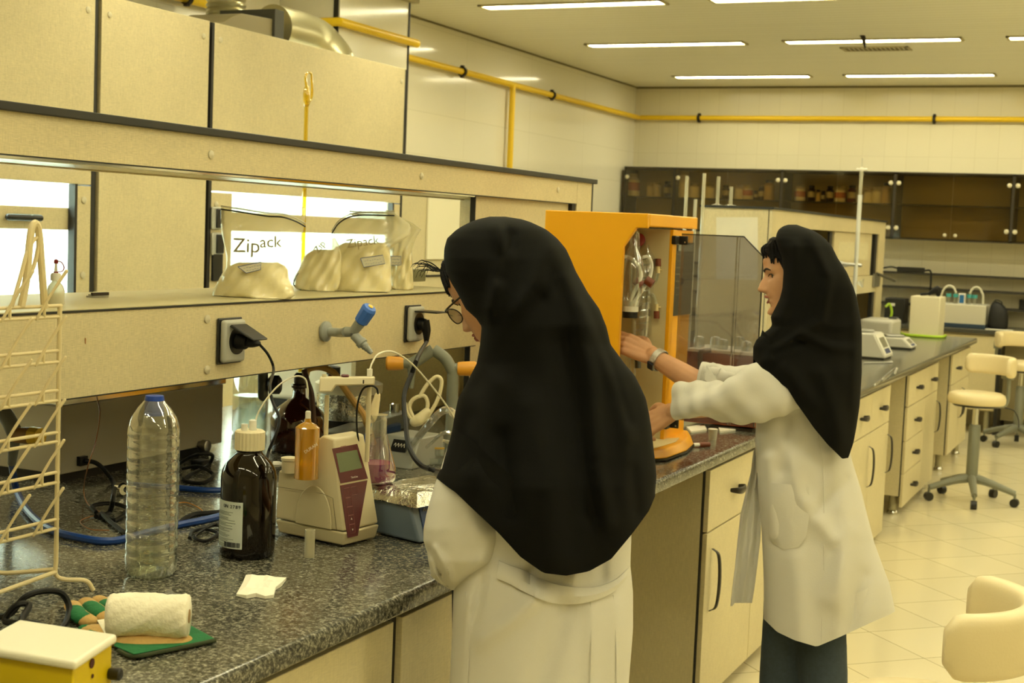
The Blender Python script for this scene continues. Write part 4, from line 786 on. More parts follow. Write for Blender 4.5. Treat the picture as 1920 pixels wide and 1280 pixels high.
# lower block
lo = [T(0, 0, .006), T(0, W_, .006), T(Dp, W_, .006), T(Dp, 0, .006)]; hi = [T(.0, 0, .034), T(.0, W_, .034), T(Dp, W_, .034), T(Dp, 0, .034)]
MB().hexa([T(.006, .006, .004), T(.006, W_-.006, .004), T(Dp-.006, W_-.006, .004), T(Dp-.006, .006, .004)], hi).build('base', TC, t, bev=.004)
prof = [(.003, .035), (.055, .232), (.090, .238), (.108, .226), (.150, .142), (.168, .148), (Dp, .146), (Dp, .035)]
hz = (DEP(T(.05, 0, .2))/FPX); 
zA = OP(620, 823, A, -ew)[2]-WZ
a_top = float((OP(621, 824, A, -ew)-A)@es); prof = [(.003, .036), (a_top, zA), (a_top+.034, zA+.004), (a_top+.047, zA-.006), (a_top+.075, zA*.66), (a_top+.09, zA*.64), (Dp, zA*.62), (Dp, .036)]
q = MB(); inset = .010
pl = [T(a, 0 if z < .1 else inset*(z/zA), z) for a, z in prof]; pr_ = [T(a, W_ if z < .1 else W_-inset*(z/zA), z) for a, z in prof]; q.hexa(pl, pr_); q.build('housing', TC, t, bev=.005, seg=3)
# side arch and seam
arc = [T(.085+.052*math.cos(x), -.0008, .045+.085*math.sin(x)) for x in np.linspace(0, PI, 16)]
MB().prism([T(.033, -.0006, .036)]+[T(.085+.052*math.cos(x), -.0006, .046+.080*math.sin(x)) for x in np.linspace(PI, 0, 16)]+[T(.137, -.0006, .036)], -ew*.004).build('side_bulge', TC, t, bev=.002)
MB().tube([T(.02, -.0012, .036), T(.034, -.0005, .105), T(.06, -.0046, .112), T(Dp, -.0012, .108)], .0006, 5, 0).build('seam_line', mat('seam_shadow', (120, 108, 74), .7), t)
MB().box(T(.03, .02, -.001)-[.01, .008, -.001], T(.03, .02, -.001)+[.01, .008, .006]).build('foot', mat('rubber_grey', (90, 88, 76), .8), t)
fa = A+es*.003+up*.036; fb = A+es*a_top+up*zA; fn = nrm(np.cross(ew, fb-fa)); fn = fn if fn@CF < 0 else -fn
def fp(u, v, off=.0007): return OP(u, v, fa, fn)+fn*off
def patch(par, name, pts, m, th=.0008, bev=0): P_ = [fp(*p_) for p_ in pts]; return MB().prism(P_, fn*th).build(name, m, par, bev=bev)
k1 = patch(t, 'display_panel', [(622, 841), (669, 832), (689, 897), (638, 906)], MAR); 
P_ = [fp(u, v, .0016) for u, v in ((629, 850), (668, 843), (678, 877), (636, 886))]; MB().prism(P_, fn*.0004).build('lcd', LCD, k1)
k2 = patch(t, 'keypad', [(637, 910), (688, 900), (670, 1004), (651, 1008)], MAR)
q = MB()
for (pts) in ([(643, 916), (654, 914), (657, 931), (646, 933)], [(657, 913), (667, 911), (669, 926), (659, 928)], [(647, 934), (657, 932), (660, 948), (650, 950)], [(649, 951), (660, 949), (662, 964), (652, 966)], [(652, 967), (662, 965), (664, 981), (654, 983)], [(654, 984), (664, 982), (665, 998), (656, 1000)]):
    P_ = [fp(u, v, .0018) for u, v in pts]; q.tube(P_+[P_[0]], .0004, 4, 0)
q.build('key_outline', LINEC, k2)
q = MB()
for (u, v, dv_) in ((658, 974, -4), (660, 991, 4)): q.prism([fp(u-1.5, v, .0018), fp(u+1.5, v, .0018), fp(u, v+dv_, .0018)], fn*.0003)
q.build('arrow', mat('keypad_white', (220, 206, 196), .5), k2)
text('maker_text', 'TitroLine', .0062, fp(657, 897, .0018), ew, fb-fa, mat('keypad_white'), k1, .0002)
text('maker_text', 'SCHOTT', .0046, fp(638, 839, .0018), ew, fb-fa, LINEC, k1, .0002)
# valve on the low deck, rods and arm
zd2 = zA*.62
pv = PX(543, 864, 3.12); pv = np.array([pv[0], pv[1], WZ+zd2]); t2 = t
MB().lathe([(.017, 0), (.017, .026), (.019, .027), (.019, .033), (.015, .034)], pv, n=24).build('valve_knob', TC, t)
MB().cyl(pv+up*.018, pv+up*.018-CR*.036, .0055).cyl(pv+up*.018-CR*.022, pv+up*.018-CR*.036, .007, n=6).build('valve_port', WHITE, t); MB().cyl(pv+up*.020, pv+up*.020+CR*.03+CF*.01, .0055).cyl(pv+up*.020+CR*.02+CF*.006, pv+up*.020+CR*.034+CF*.012, .007, n=6).build('valve_port', WHITE, t)
r0 = PX(607, 740, 3.10); rb_ = np.array([*PX(611, 818, 3.10)[:2], WZ+zA-.01]); r0 = np.array([rb_[0], rb_[1], r0[2]])
MB().cyl(rb_, r0, .005).build('electrode_rod', TC, t)
D2 = DEP(r0); a0_, a1_ = PX(598, 718, D2-.01), PX(703, 712, D2+.02)
ar = thing('holder_stand', [*((a0_+a1_)/2)[:2], a0_[2]-.01], 'cream electrode holder arm above the titrator with maroon button', 'holder')
def Q(u, v, dd): return PX(u, v, D2+dd)
q = MB(); q.hexa([Q(597, 735, -.03), Q(622, 735, -.03), Q(630, 723, -.03), Q(702, 722, -.01), Q(704, 707, -.01), Q(600, 708, -.03)], [Q(597, 733, .01), Q(622, 733, .01), Q(630, 721, .01), Q(701, 720, .03), Q(703, 705, .03), Q(600, 705, .01)]); q.build('arm_body', TC, ar, bev=.003)
MB().lathe([(.0085, 0), (.009, .003), (.007, .005)], Q(647, 706, -.01), up, 18).build('button', MAR, ar)
MB().cyl(Q(608, 707, -.01), Q(608, 701, -.01), .005).build('rod_tip', TC, ar); tp = Q(693, 706, .01)
MB().cyl(tp, tp+up*.017, .0062).build('tube_port', WHITE, ar); MB().cyl(tp, [tp[0], tp[1], 1.075], .0052).build('guide_tube', TC, ar)
MB().box(Q(681, 712, -.0205), Q(682, 719, -.0225)).build('scale_mark', BLACK, ar)
cable('thin_tube', [tp+up*.015, Q(698, 680, .02), Q(709, 664, .05), Q(735, 659, .1), Q(768, 678, .15), Q(800, 712, .2), Q(830, 750, .25), Q(850, 780, .3), Q(862, 800, .33)], .0022, mat('clear_tubing'), 'thin clear tube arching from the titrator arm towards the woman with glasses', 'tube')
cable('electrode_cable', [Q(709, 738, .0), Q(706, 728, -.005), Q(696, 723, -.005), Q(680, 730, .0), Q(670, 760, .01), Q(669, 800, .02), Q(672, 830, .03), Q(668, 850, .05)], .0022, CAB, 'thin black cable looping from the electrode behind the display', 'cable')
# brown graduated cylinder marked DURAN
BG = clear('brown_glass', (248, 214, 90), .28, .05, .42, (222, 164, 6)); p = PX(575, 869, 3.05); p = np.array([p[0], p[1], WZ+zd2+.001]); s = DEP(p)/FPX; r = 22.5*s; hh = (868-772)*s
t = thing('dosing_cylinder', p, 'brown glass dosing cylinder lettered DURAN on the titrator deck', 'glass cylinder')
MB().lathe([(r*1.02, 0), (r*1.02, .004), (r, .006), (r, hh), (r*.72, hh+.006), (r*.3, hh+.012), (r*.25, hh+.02)], p, n=32).build('glass', BG, t, smooth=50)
MB().lathe([(r*.8, .005), (r*.88, .008), (r*.88, hh*.28), (.001, hh*.285)], p, n=24).build('liquid', mat('amber_liquid', (222, 168, 8), .2), t)
MB().lathe([(.0055, hh+.012), (.006, hh+.014), (.006, hh+.034), (.004, hh+.036)], p, n=14).build('nozzle', WHITE, t)
a_ = math.atan2(-CF[1], -CF[0]); pp = p+np.array([math.cos(a_), math.sin(a_), 0])*(r*1.01)+up*hh*.52; xd = CR*.9+up*.62; text('lettering', 'DURAN', .0095, pp+CR*.000, xd, CU*.9-CR*.6, mat('letter_white', (236, 226, 196), .6), t, .0004)

# ------------------------------------------------------------------ magnetic stirrer with foil plate, flask
BGY = mat('blue_grey_housing', (112, 128, 146), .45)
P1 = ON(786, 1021, 2, WZ); ex = nrm(ON(712, 1003, 2, WZ)-P1); ex = nrm(np.array([ex[0], ex[1], 0])); ey = np.array([ex[1], -ex[0], 0]); ey = ey if ey[1] > 0 else -ey
LS, WS = .155, .20
def S_(a, b, z): return P1+ex*a+ey*b+up*z
t = thing('magnetic_stirrer', S_(LS/2, WS/2, 0), 'blue-grey magnetic stirrer with foil covered plate and blue front panel', 'stirrer')
MB().hexa([S_(0, 0, .003), S_(LS-.012, 0, .003), S_(LS-.012, WS, .003), S_(0, WS, .003)], [S_(.028, -.006, .083), S_(LS+.002, -.006, .083), S_(LS+.002, WS, .083), S_(.028, WS, .083)]).build('housing', BGY, t, bev=.006, seg=3)
fo = S_(.002, 0, .003); sn = nrm(np.cross(ey, S_(.028, 0, .083)-S_(0, 0, .003))); sn = sn if sn@CF < 0 else -sn
def sp_(b, h, off=.001): return S_(.028*h, b, .003+.08*h)+sn*off
pnl = MB().prism([sp_(.02, .22), sp_(WS-.02, .22), sp_(WS-.02, .93), sp_(.02, .93)], sn*.0015).build('front_panel', mat('panel_blue', (34, 66, 122), .4), t)
MB().prism([sp_(.045, .35, .0028), sp_(.085, .35, .0028), sp_(.085, .68, .0028), sp_(.045, .68, .0028)], sn*.0004).build('panel_emblem', mat('emblem_silver', (170, 176, 180), .6, var=.4, vscale=260), pnl)
q = MB()
for k in range(5): q.tube([sp_(.03+k*.014, .80, .003), sp_(.034+k*.014, .86, .003), sp_(.038+k*.014, .79, .003), sp_(.041+k*.014, .83, .003)], .0007, 4, 3)
q.build('panel_script', mat('script_tan', (196, 186, 150), .6), pnl)
FOIL = mat('crumpled_foil', (214, 212, 200), .22, 1, bump=.9, bscale=34)
a_, b_ = PX(734, 912, 3.10), PX(734, 936, 3.10); zt3 = PX(734, 912, DEP(S_(.07, .03, .12)))[2]
fz0, fz1 = .084, .112
q = MB(); rs = []
for z, gI in ((fz0, -.016), (fz0+.004, -.013), (fz1-.002, .002), (fz1, .006)):
    ring = []
    c4 = [S_(.012+gI, .0+gI, z), S_(LS+.002-gI, .0+gI, z), S_(LS+.002-gI, WS-.01-gI, z), S_(.012+gI, WS-.01-gI, z)]
    for i in range(4):
        for k in range(8): ring.append(c4[i]+(c4[(i+1) % 4]-c4[i])*k/8+up*.0018*math.sin(i*9+k*2.3+gI*200)+ex*.0012*math.sin(k*3.1+i))
    rs.append(ring)
q.rings(rs).build('foil_plate', FOIL, t, smooth=28)
fp0 = PX(706, 882, DEP(S_(.10, .07, fz1))); pf = np.array([fp0[0], fp0[1], WZ+fz1+.003]); s = DEP(pf)/FPX
t = thing('conical_flask', pf, 'clear conical flask with pink liquid on the foil covered stirrer', 'flask')
R1, hf = 37*s, (882-756)*s
def fr(z): return R1*np.interp(z/hf, [0, .04, .12, .22, .55, .72, .96, 1], [.86, .97, 1, .96, .62, .46, .44, .5])
MB().lathe([(fr(z), z) for z in np.linspace(0, hf, 30)], pf, n=36).build('glass', clear('flask_glass', (244, 248, 244), .24, .03, .03), t, smooth=70)
hl = .28*hf
MB().lathe([(fr(z)*.95, z+.001) for z in np.linspace(0, hl, 10)]+[(.001, hl+.001)], pf, n=32).build('pink_liquid', clear('pink_solution', (206, 96, 160), .14, .03, .5, (176, 66, 128)), t, smooth=50)
MB().limb([pf+up*.006+CR*.012, pf+up*.006+CR*.03], [.004, .004], 8).build('stir_bar', WHITE, t)
el = thing('electrode', PX(690, 800, DEP(pf)), 'blue electrode with beige cap dipping into the flask', 'electrode'); dE_ = DEP(pf)
MB().limb([PX(682, 838, dE_), PX(697, 780, dE_)], [.0048, .0052]).build('shaft', BLUE, el); MB().limb([PX(696, 783, dE_), PX(701, 770, dE_), PX(708, 741, dE_)], [.0125, .0115, .0065], 14).build('cap', mat('electrode_beige', (216, 200, 156), .5), el)

# ------------------------------------------------------------------ behind the titrator
p = ON(553, 850, 2, WZ); s = DEP(p)/FPX; p = p+CF*[1, 1, 0]*.05
t = thing('amber_bottle', p, 'big round amber glass bottle behind the brown dosing cylinder', 'bottle')
AM2 = mat('amber_glass_lit', (52, 20, 6), .07, coat=.5, spec=.7); r = 52*s
MB().lathe([(r*.9, 0), (r, .012), (r, .098), (r*.95, .112), (r*.72, .135), (r*.42, .155), (r*.25, .165), (r*.23, .192), (r*.29, .195), (r*.30, .204), (r*.25, .207)], p, n=40).build('body', AM2, t, smooth=60)
MB().lathe([(r*.20, .20), (r*.20, .232), (r*.12, .24)], p, n=20).build('stopper', mat('dark_stopper', (40, 22, 12), .3), t)
p = ON(622, 803, 2, WZ); s = DEP(p)/FPX; r = 26*s
t = thing('amber_bottle', p, 'smaller red-brown bottle behind the titrator arm', 'bottle')
MB().lathe([(r*.9, 0), (r, .01), (r, .11), (r*.9, .13), (r*.42, .155), (r*.38, .19), (r*.45, .195), (r*.4, .2)], p, n=32).build('body', mat('amber_red_glass', (84, 30, 10), .08, coat=.5), t, smooth=60)
MB().lathe([(r*.5, .185), (r*.5, .21), (r*.3, .215)], p, n=20).build('cap', BLACK, t)
dH = 4.25
cable('yellow_hose', [PX(573, 705, dH), PX(578, 692, dH), PX(600, 688, dH), PX(625, 698, dH), PX(642, 722, dH), PX(660, 748, dH), PX(680, 775, dH), PX(690, 800, dH), ON(700, 830, 2, WZ+.006)], .0105, mat('tan_rubber', (206, 162, 84), .5), 'tan rubber hose arching behind the amber bottle', 'hose')
cable('brown_hose', [PX(570, 692, dH-.05), PX(575, 712, dH-.05), PX(583, 735, dH-.05), PX(586, 765, dH-.05), PX(588, 800, dH-.05)], .009, mat('brown_rubber', (70, 34, 14), .35), 'short dark brown hose beside the amber bottle neck', 'hose')
# glass jar with water
p = ON(468, 812, 2, WZ); s = DEP(p)/FPX; r = 33*s
t = thing('glass_jar', p, 'clear glass jar of water behind the amber bottle, under the beam', 'jar')
MB().lathe([(r*.9, .001), (r, .01), (r, .18), (r*.8, .2), (r*.8, .215), (r*.92, .22), (r*.92, .235)], p, n=32).build('glass', GLASSR, t, smooth=60); MB().lathe([(r*.9, .004), (r*.94, .012), (r*.94, .125), (.001, .126)], p, n=28).build('water', clear('still_water'), t)
# grey hanging handle and black knob
dK = 3.9; t = thing('valve_handle', PX(492, 752, dK), 'dark grey valve handle with black knob under the beam', 'handle')
MB().limb([PX(493, 690, dK), PX(493, 742, dK)], [.014, .014], 12).build('grip', mat('dark_grey_plastic', (70, 72, 62), .5), t); MB().cyl(PX(493, 720, dK), PX(508, 720, dK), .009).build('spindle', CAB, t); MB().lathe([(.018, 0), (.026, .008), (.026, .03), (.018, .036)], PX(503, 721, dK), CR, 8).build('knob', BLACK, t)
# round white tub with foil on a blue base
p = PX(655, 706, 4.66); t = thing('round_bath', [p[0], p[1], WZ], 'round white-lidded heating bath wrapped in foil behind the titrator', 'heating bath'); r = 62*DEP(p)/FPX
c = np.array([p[0], p[1], 0]); zz = p[2]-.02
MB().lathe([(r, zz-.03), (r*1.02, zz-.02), (r*1.02, zz), (r*.9, zz+.006), (r*.6, zz+.008)], c, n=40).build('lid', mat('bath_white', (226, 218, 188), .4), t); MB().lathe([(r*.95, zz-.115), (r*.97, zz-.03)], c, n=40).build('foil_wall', FOIL, t)
MB().lathe([(r*1.0, zz-.14), (r*1.0, zz-.115)], c, n=36).build('black_rim', BLACK, t); b0 = PX(645, 778, 4.6); MB().box([c[0]-.11, c[1]-.11, WZ+.0], [c[0]+.11, c[1]+.17, zz-.14]).build('blue_base', mat('bath_blue', (40, 70, 120), .4), t, bev=.008)
# aluminium rail on blocks
a_, b_ = ON(636, 846, 2, WZ), ON(768, 800, 2, WZ); t = thing('aluminium_rail', (a_+b_)/2, 'long dull aluminium rail lying behind the flask', 'rail'); d_ = nrm(b_-a_); n_ = np.array([-d_[1], d_[0], 0])
MB().hexa([a_+up*.001, b_+up*.001, b_+n_*.07+up*.001, a_+n_*.07+up*.001], [a_+up*.055, b_+up*.055, b_+n_*.07+up*.055, a_+n_*.07+up*.055]).build('channel', ALU, t, bev=.003)
e_ = a_+(b_-a_)*.9+n_*.035; MB().lathe([(.018, .055), (.018, .085), (.014, .088)], e_, n=20).build('end_knob', CHROME, t)
# grey instrument with black name plate
GI = mat('silver_grey_casing', (150, 150, 138), .4); p = ON(776, 882, 2, WZ); 
t = thing('grey_instrument', p+[-.09, .04, 0], 'silver-grey sloped instrument with black name plate behind the flask', 'instrument')
a_ = ON(735, 876, 2, WZ); b_ = ON(778, 882, 2, WZ); d_ = nrm(b_-a_); n_ = np.array([-d_[1], d_[0], 0]); a_ = a_-d_*.06; w_ = .125; h_ = .085
MB().hexa([a_, a_+d_*w_, a_+d_*w_+n_*.18, a_+n_*.18], [a_+n_*.05+up*h_-d_*0, a_+d_*(w_-.005)+n_*.05+up*h_, a_+d_*(w_-.005)+n_*.18+up*h_, a_+n_*.18+up*h_]).build('casing', GI, t, bev=.004)
sn2 = nrm(np.cross(d_, n_*.05+up*h_)); sn2 = sn2 if sn2@CF < 0 else -sn2
def gp(x, h, o=.001): return a_+d_*x+(n_*.05+up*h_)*h+sn2*o
np_ = MB().prism([gp(.035, .5), gp(.088, .5), gp(.088, .88), gp(.035, .88)], sn2*.001).build('name_plate', BLACK, t); q = MB()
for k in range(4): q.tube([gp(.043+k*.01, .68, .0025), gp(.047+k*.01, .76, .0025), gp(.050+k*.01, .64, .0025)], .0008, 4, 3)
q.build('plate_script', mat('plate_white', (200, 196, 176), .6), np_); MB().lathe([(.004, 0), (.003, .003)], gp(.103, .72), sn2, 12).build('screw', CHROME, t)
# white cable coil with plug
dW = 3.95; W3 = lambda u, v, z=None: PX(u, v, dW)
wp = mat('ivory_cable', (214, 202, 160), .45); t = thing('ivory_plug_cable', PX(790, 790, dW), 'ivory mains cable looped up to a plug behind the black cable', 'cable')
MB().tube([W3(786, 745), W3(800, 722), W3(818, 706), W3(828, 715), W3(822, 745), W3(806, 775), W3(792, 790), W3(778, 785), W3(768, 765), W3(775, 748), W3(795, 742), W3(802, 758), W3(795, 780), W3(780, 792), W3(765, 775), W3(760, 755)], .0055, wp and 8).build('cord', wp, t)
MB().limb([W3(800, 772), W3(786, 786), W3(778, 790)], [.012, .017, .015], 12).build('plug_body', wp, t, smooth=60); MB().cyl(W3(788, 782), W3(799, 787), .0025).build('pin', CHROME, t)
# petri dishes and clear tubing right of it
for k, (u, v, r_, zz, l) in enumerate(((812, 868, .085, 0, 'lower clear glass dish beside the black cable'), (815, 866, .078, .024, 'upper clear glass dish with yellow rim beside the black cable'))):
    p = ON(u, v, 2, WZ)+up*zz+CF*[1, 1, 0]*.04; t = thing('glass_dish', p, l, 'glass dish'); MB().lathe([(r_*.97, 0), (r_, .003), (r_, .021), (r_*.97, .021), (r_*.96, .004)], p, n=36).build('dish', GLASSR, t)
    if k: MB().lathe([(r_*1.01, .021), (r_*1.01, .026), (r_*.97, .026)], p, n=36, cap=False).build('rim', mat('rim_yellow', (206, 168, 70), .4), t)
cable('clear_hose', [ON(760, 850, 2, WZ+.03), PX(800, 800, 3.75), PX(830, 770, 3.7), PX(850, 775, 3.65), PX(862, 800, 3.6), ON(850, 850, 2, WZ+.06)], .010, clear('clear_pvc', (236, 232, 214), .3, .08, .12), 'thick clear hose curling behind the glass dishes', 'hose')
cable('clear_hose', [ON(800, 838, 2, WZ+.07), PX(830, 812, 3.7), PX(850, 815, 3.68), PX(846, 828, 3.66), PX(830, 826, 3.65)], .005, clear('clear_pvc'), 'thin clear hose loop above the glass dishes', 'hose')
# pale grey equipment further back and pillar tap
t = thing('pale_equipment', (-2.8, 4.6, WZ), 'large pale grey rounded equipment box at the back under the beam', 'equipment')
p0_, p1_ = ON(672, 700, 0, -2.62), ON(868, 770, 0, -2.62); MB().box((-3.02, p0_[1], WZ+.03), (-2.62, 5.6, 1.175)).build('casing', mat('pale_grey_casing', (232, 228, 208), .45), t, bev=.02, seg=4); MB().box((-3.0, p0_[1]+.02, WZ), (-2.60, 5.58, WZ+.04)).build('plinth', BLACK, t)
dT = 4.05; TG = mat('pillar_tap_grey', (120, 122, 106), .5); OC = mat('tap_orange_knob', (214, 150, 40), .4)
t = thing('pillar_tap', [*PX(850, 800, dT)[:2], WZ], 'grey two-armed gas tap with orange handles behind the beam', 'tap')
pt = PX(850, 690, dT); MB().tube([[pt[0], pt[1], WZ], [pt[0], pt[1], pt[2]]], .017, 14, 0).build('pillar', TG, t)
MB().tube([PX(812, 655, dT), PX(835, 672, dT), PX(850, 698, dT)], .017, 12).build('arm', TG, t); MB().tube([PX(812, 655, dT), PX(790, 670, dT), PX(768, 684, dT)], .017, 12).build('arm', TG, t)
MB().tube([PX(772, 684, dT), PX(772, 706, dT), PX(772, 728, dT)], [.014, .010, .006], 12).build('nozzle', TG, t); MB().cyl(PX(770, 682, dT), PX(754, 680, dT), .014).build('spindle', TG, t)
MB().lathe([(.016, 0), (.019, .006), (.021, .045), (.017, .05)], PX(757, 681, dT), -CR, 12).build('handle', OC, t); MB().cyl(PX(850, 690, dT), PX(860, 690, dT), .014).build('spindle', TG, t); MB().lathe([(.018, 0), (.020, .006), (.022, .05), (.017, .055)], PX(858, 691, dT), CR, 12).build('handle', OC, t)

# ================================================================== orange distiller
dx0, dx1 = ON(1018, 500, 1, 4.09)[0], -1.43; dy0, dy1, dyc = 4.09, 4.60, 4.345; dz = 1.662; cut = ON(1160, 640, 1, dy0)[0]
zc0, zc1 = ON(1160, 462, 1, dy0)[2], ON(1190, 427, 1, dy0)[2]; xc1 = ON(1193, 427, 1, dy0)[0]
t = thing('distillation_unit', (-1.6, 4.34, WZ), 'tall orange distillation unit with open glass chamber and smoked door', 'laboratory instrument')
MB().prism([(dx0, dy0, .93), (cut, dy0, .93), (cut, dy0, zc0), (xc1, dy0, zc1), (dx1, dy0, zc1), (dx1, dy0, dz), (dx0, dy0, dz)], (0, .02, 0)).build('side_panel', ORG, t, bev=.003)
MB().box((dx0, dy0+.021, zc1+.005), (dx1, dy1, dz)).build('top_hood', ORG, t, bev=.004)
CI = mat('chamber_cream', (206, 192, 146), .5)
MB().box((dx0+.02, dy0+.021, .93), (dx0+.035, dyc, zc1)).build('chamber_back', CI, t); MB().box((dx0+.02, dyc, .93), (dx1-.012, dyc+.006, zc1)).build('chamber_wall', CI, t)
MB().box((dx1-.012, dyc-.001, .93), (dx1+.001, dyc+.035, zc1)).build('door_post', ORG, t, bev=.002)
MB().box((dx0, dyc+.007, .93), (dx1-.013, dy1, zc1)).build('control_housing', ORG, t, bev=.003)
kz0, kz1 = ON(1285, 590, 0, dx1)[2], ON(1285, 455, 0, dx1)[2]; kp = MB().box((dx1-.013, dyc+.055, kz0), (dx1-.006, dy1-.012, kz1)).build('control_panel', mat('control_black', (36, 34, 28), .35), t)
for k in range(7): MB().box((dx1-.006, dyc+.065, kz1-.04-k*.022), (dx1-.005, dy1-.022, kz1-.036-k*.022)).build('panel_line', mat('panel_line_grey', (90, 88, 74), .5), kp)
MB().box((dx1-.006, dyc+.07, kz1-.028), (dx1-.004, dy1-.03, kz1-.008)).build('small_display', mat('display_grey', (110, 116, 110), .2), kp)
def bpt(a, z, k=1): return None
bs = [(dx0, dy0-.02), (-1.40, dy0-.02), (-1.35, dy0+.06), (-1.345, dy0+.25), (-1.37, dy0+.40), (-1.43, dy1+.05), (dx0, dy1+.05)]
MB().hexa([np.array([x, y, WZ+.004]) for x, y in bs], [np.array([x, y, WZ+.01]) for x, y in bs]).build('base_seal', BLACK, t)
cx_, cy_ = -1.6, 4.3; MB().hexa([np.array([x, y, WZ+.01]) for x, y in bs], [np.array([cx_+(x-cx_)*.93, cy_+(y-cy_)*.96, .935]) for x, y in bs]).build('base', ORG, t, bev=.006, seg=3)
tp_ = [(dx0+.05, dy0), (-1.435, dy0), (-1.395, dy0+.06), (-1.385, dy0+.25), (-1.40, dy0+.33), (-1.44, dyc+.02), (dx0+.05, dyc)]
MB().hexa([np.array([x, y, .935]) for x, y in tp_], [np.array([x, y, .939]) for x, y in tp_]).build('drip_tray', mat('tray_cream', (222, 206, 156), .35), t, bev=.002)
# door: smoked acrylic, hinged on the post, opened square to the front
SMK = clear('smoked_acrylic', (214, 212, 214), .14, .03, .10, (130, 130, 138)); yd = 4.395
dzt, dzb = 1.603, 1.0; xo = ON(1430, 480, 1, yd)[0]; xo2 = ON(1395, 447, 1, yd)[0]; xi = dx1+.012
dr = MB().prism([(xi, yd, dzb), (xo, yd, dzb), (xo, yd, ON(1430, 482, 1, yd)[2]), (xo2, yd, dzt), (xi, yd, dzt)], (0, .004, 0)).build('door', SMK, t)
MB().prism([(xo, yd-.002, dzb), (xo+.003, yd-.002, dzb), (xo+.003, yd-.002, 1.545), (xo2, yd-.002, dzt+.003), (xi, yd-.002, dzt+.003), (xi, yd-.002, dzt), (xo2, yd-.002, dzt-.001), (xo, yd-.002, 1.543)], (0, .008, 0)).build('door_edge', mat('door_edge_dark', (46, 42, 34), .3), dr)
xr_ = ON(1380, 500, 1, yd)[0]; MB().box((xr_-.002, yd-.004, dzb), (xr_+.003, yd-.001, dzt)).build('door_rib', clear('acrylic_rib', (200, 196, 186), .4, .03, .1), dr); MB().box((xr_+.008, yd-.004, dzb), (xr_+.010, yd-.001, dzt)).build('door_rib', clear('acrylic_rib'), dr)
for zz in (ON(1270, 450, 1, yd)[2], ON(1255, 793, 1, yd)[2]):
    hg = MB().box((dx1-.004, dyc-.006, zz-.014), (dx1+.012, dyc+.03, zz+.014)).build('hinge', BLACK, t, bev=.003); MB().box((dx1-.002, yd-.008, zz-.014), (dx1+.035, yd-.001, zz+.014)).build('hinge_leaf', BLACK, hg, bev=.002)
    MB().lathe([(.0035, 0), (.003, .002)], (dx1+.006, yd-.008, zz+.006), (0, -1, 0), 10).lathe([(.0035, 0), (.003, .002)], (dx1+.026, yd-.008, zz-.006), (0, -1, 0), 10).build('screw', CHROME, hg)
# glassware in the chamber
dG = DEP((-1.62, 4.22, 1.4)); Gp = lambda u, v, o=0: PX(u, v, dG+o); RC = mat('red_brown_cap', (112, 52, 20), .45)
t = thing('glass_condenser', Gp(1212, 640), 'coiled glass condenser with red caps inside the orange unit', 'condenser')
c0, c1 = Gp(1211, 640, .05), Gp(1209, 470, .05); c0[0], c0[1] = c1[0], c1[1]; H_ = c1[2]-c0[2]; r = 20*dG/FPX
MB().lathe([(.010, -.03), (.012, 0), (r, .02), (r, H_-.02), (r*.6, H_), (.012, H_+.02)], c0, n=24).build('jacket', GLASSR, t, smooth=60)
q = MB(); q.tube([c0+up*(.02+(H_-.04)*k/96)+np.array([math.cos(k*2*PI/8), math.sin(k*2*PI/8), 0])*r*.72 for k in range(97)], .0032, 6, 0); q.build('coil', GLASSR, t)
for (u, v, sgn) in ((1234, 492, 1), (1231, 590, -1)):
    MB().cyl(Gp(u, v+7, .04), Gp(u, v-7, .04), .0095).build('red_cap', RC, t); MB().cyl(Gp(u, v+sgn*7, .04), Gp(u, v+sgn*20, .04), .006).cyl(Gp(u, v+sgn*14, .04), Gp(u+8, v+sgn*14, .04), .003).build('hose_nipple', mat('nipple_cream', (214, 196, 140), .4), t); MB().tube([Gp(u, v+sgn*18, .04), Gp(u-4, v+sgn*34, .045), Gp(u-14, v+sgn*44, .05)], .005, 8).build('side_arm', GLASSR, t)
t = thing('splash_head', Gp(1185, 590), 'bulbous glass splash head with white tubing inside the orange unit', 'glassware')
c0 = Gp(1182, 575, -.02); MB().lathe([(.014, -.02), (.03, .01), (.038, .05), (.038, .12), (.03, .16), (.014, .19), (.012, .23)], c0, n=24).build('bulb', GLASSR, t, smooth=60); MB().lathe([(.024, -.035), (.024, -.015)], c0, n=24).build('black_collar', BLACK, t); MB().lathe([(.026, -.015), (.026, .02)], c0, n=20).build('white_collar', mat('ptfe_white', (224, 222, 206), .4), t)
MB().tube([Gp(1183, 560, -.04), Gp(1182, 450, -.03), Gp(1188, 437, -.02), Gp(1196, 442, -.01), Gp(1196, 520, 0)], .006, 8).build('down_tube', GLASSR, t)
MB().lathe([(.020, 0), (.022, .014), (.016, .018)], Gp(1199, 450, .06), CR*-.3-CF, 18).build('red_stopper', mat('stopper_red', (140, 40, 40), .4), t)
MB().tube([Gp(1160, 483, -.05), Gp(1178, 482, -.05), Gp(1195, 495, -.05), Gp(1202, 515, -.05), Gp(1197, 532, -.05), Gp(1188, 550, -.05), Gp(1180, 568, -.04)], .0062, 10).build('white_tube', mat('white_silicone', (228, 226, 210), .35), t)
MB().tube([Gp(1205, 482, .0), Gp(1215, 482, 0), Gp(1222, 495, 0), Gp(1219, 518, 0), Gp(1208, 538, -.03), Gp(1192, 562, -.04), Gp(1183, 572, -.04)], .0055, 10).build('white_tube', mat('white_silicone'), t)
for (u, v) in ((1197, 529), (1217, 527)): MB().cyl(Gp(u-6, v-3, -.04), Gp(u+7, v+6, -.045), .014).build('tube_clip', RC, t)
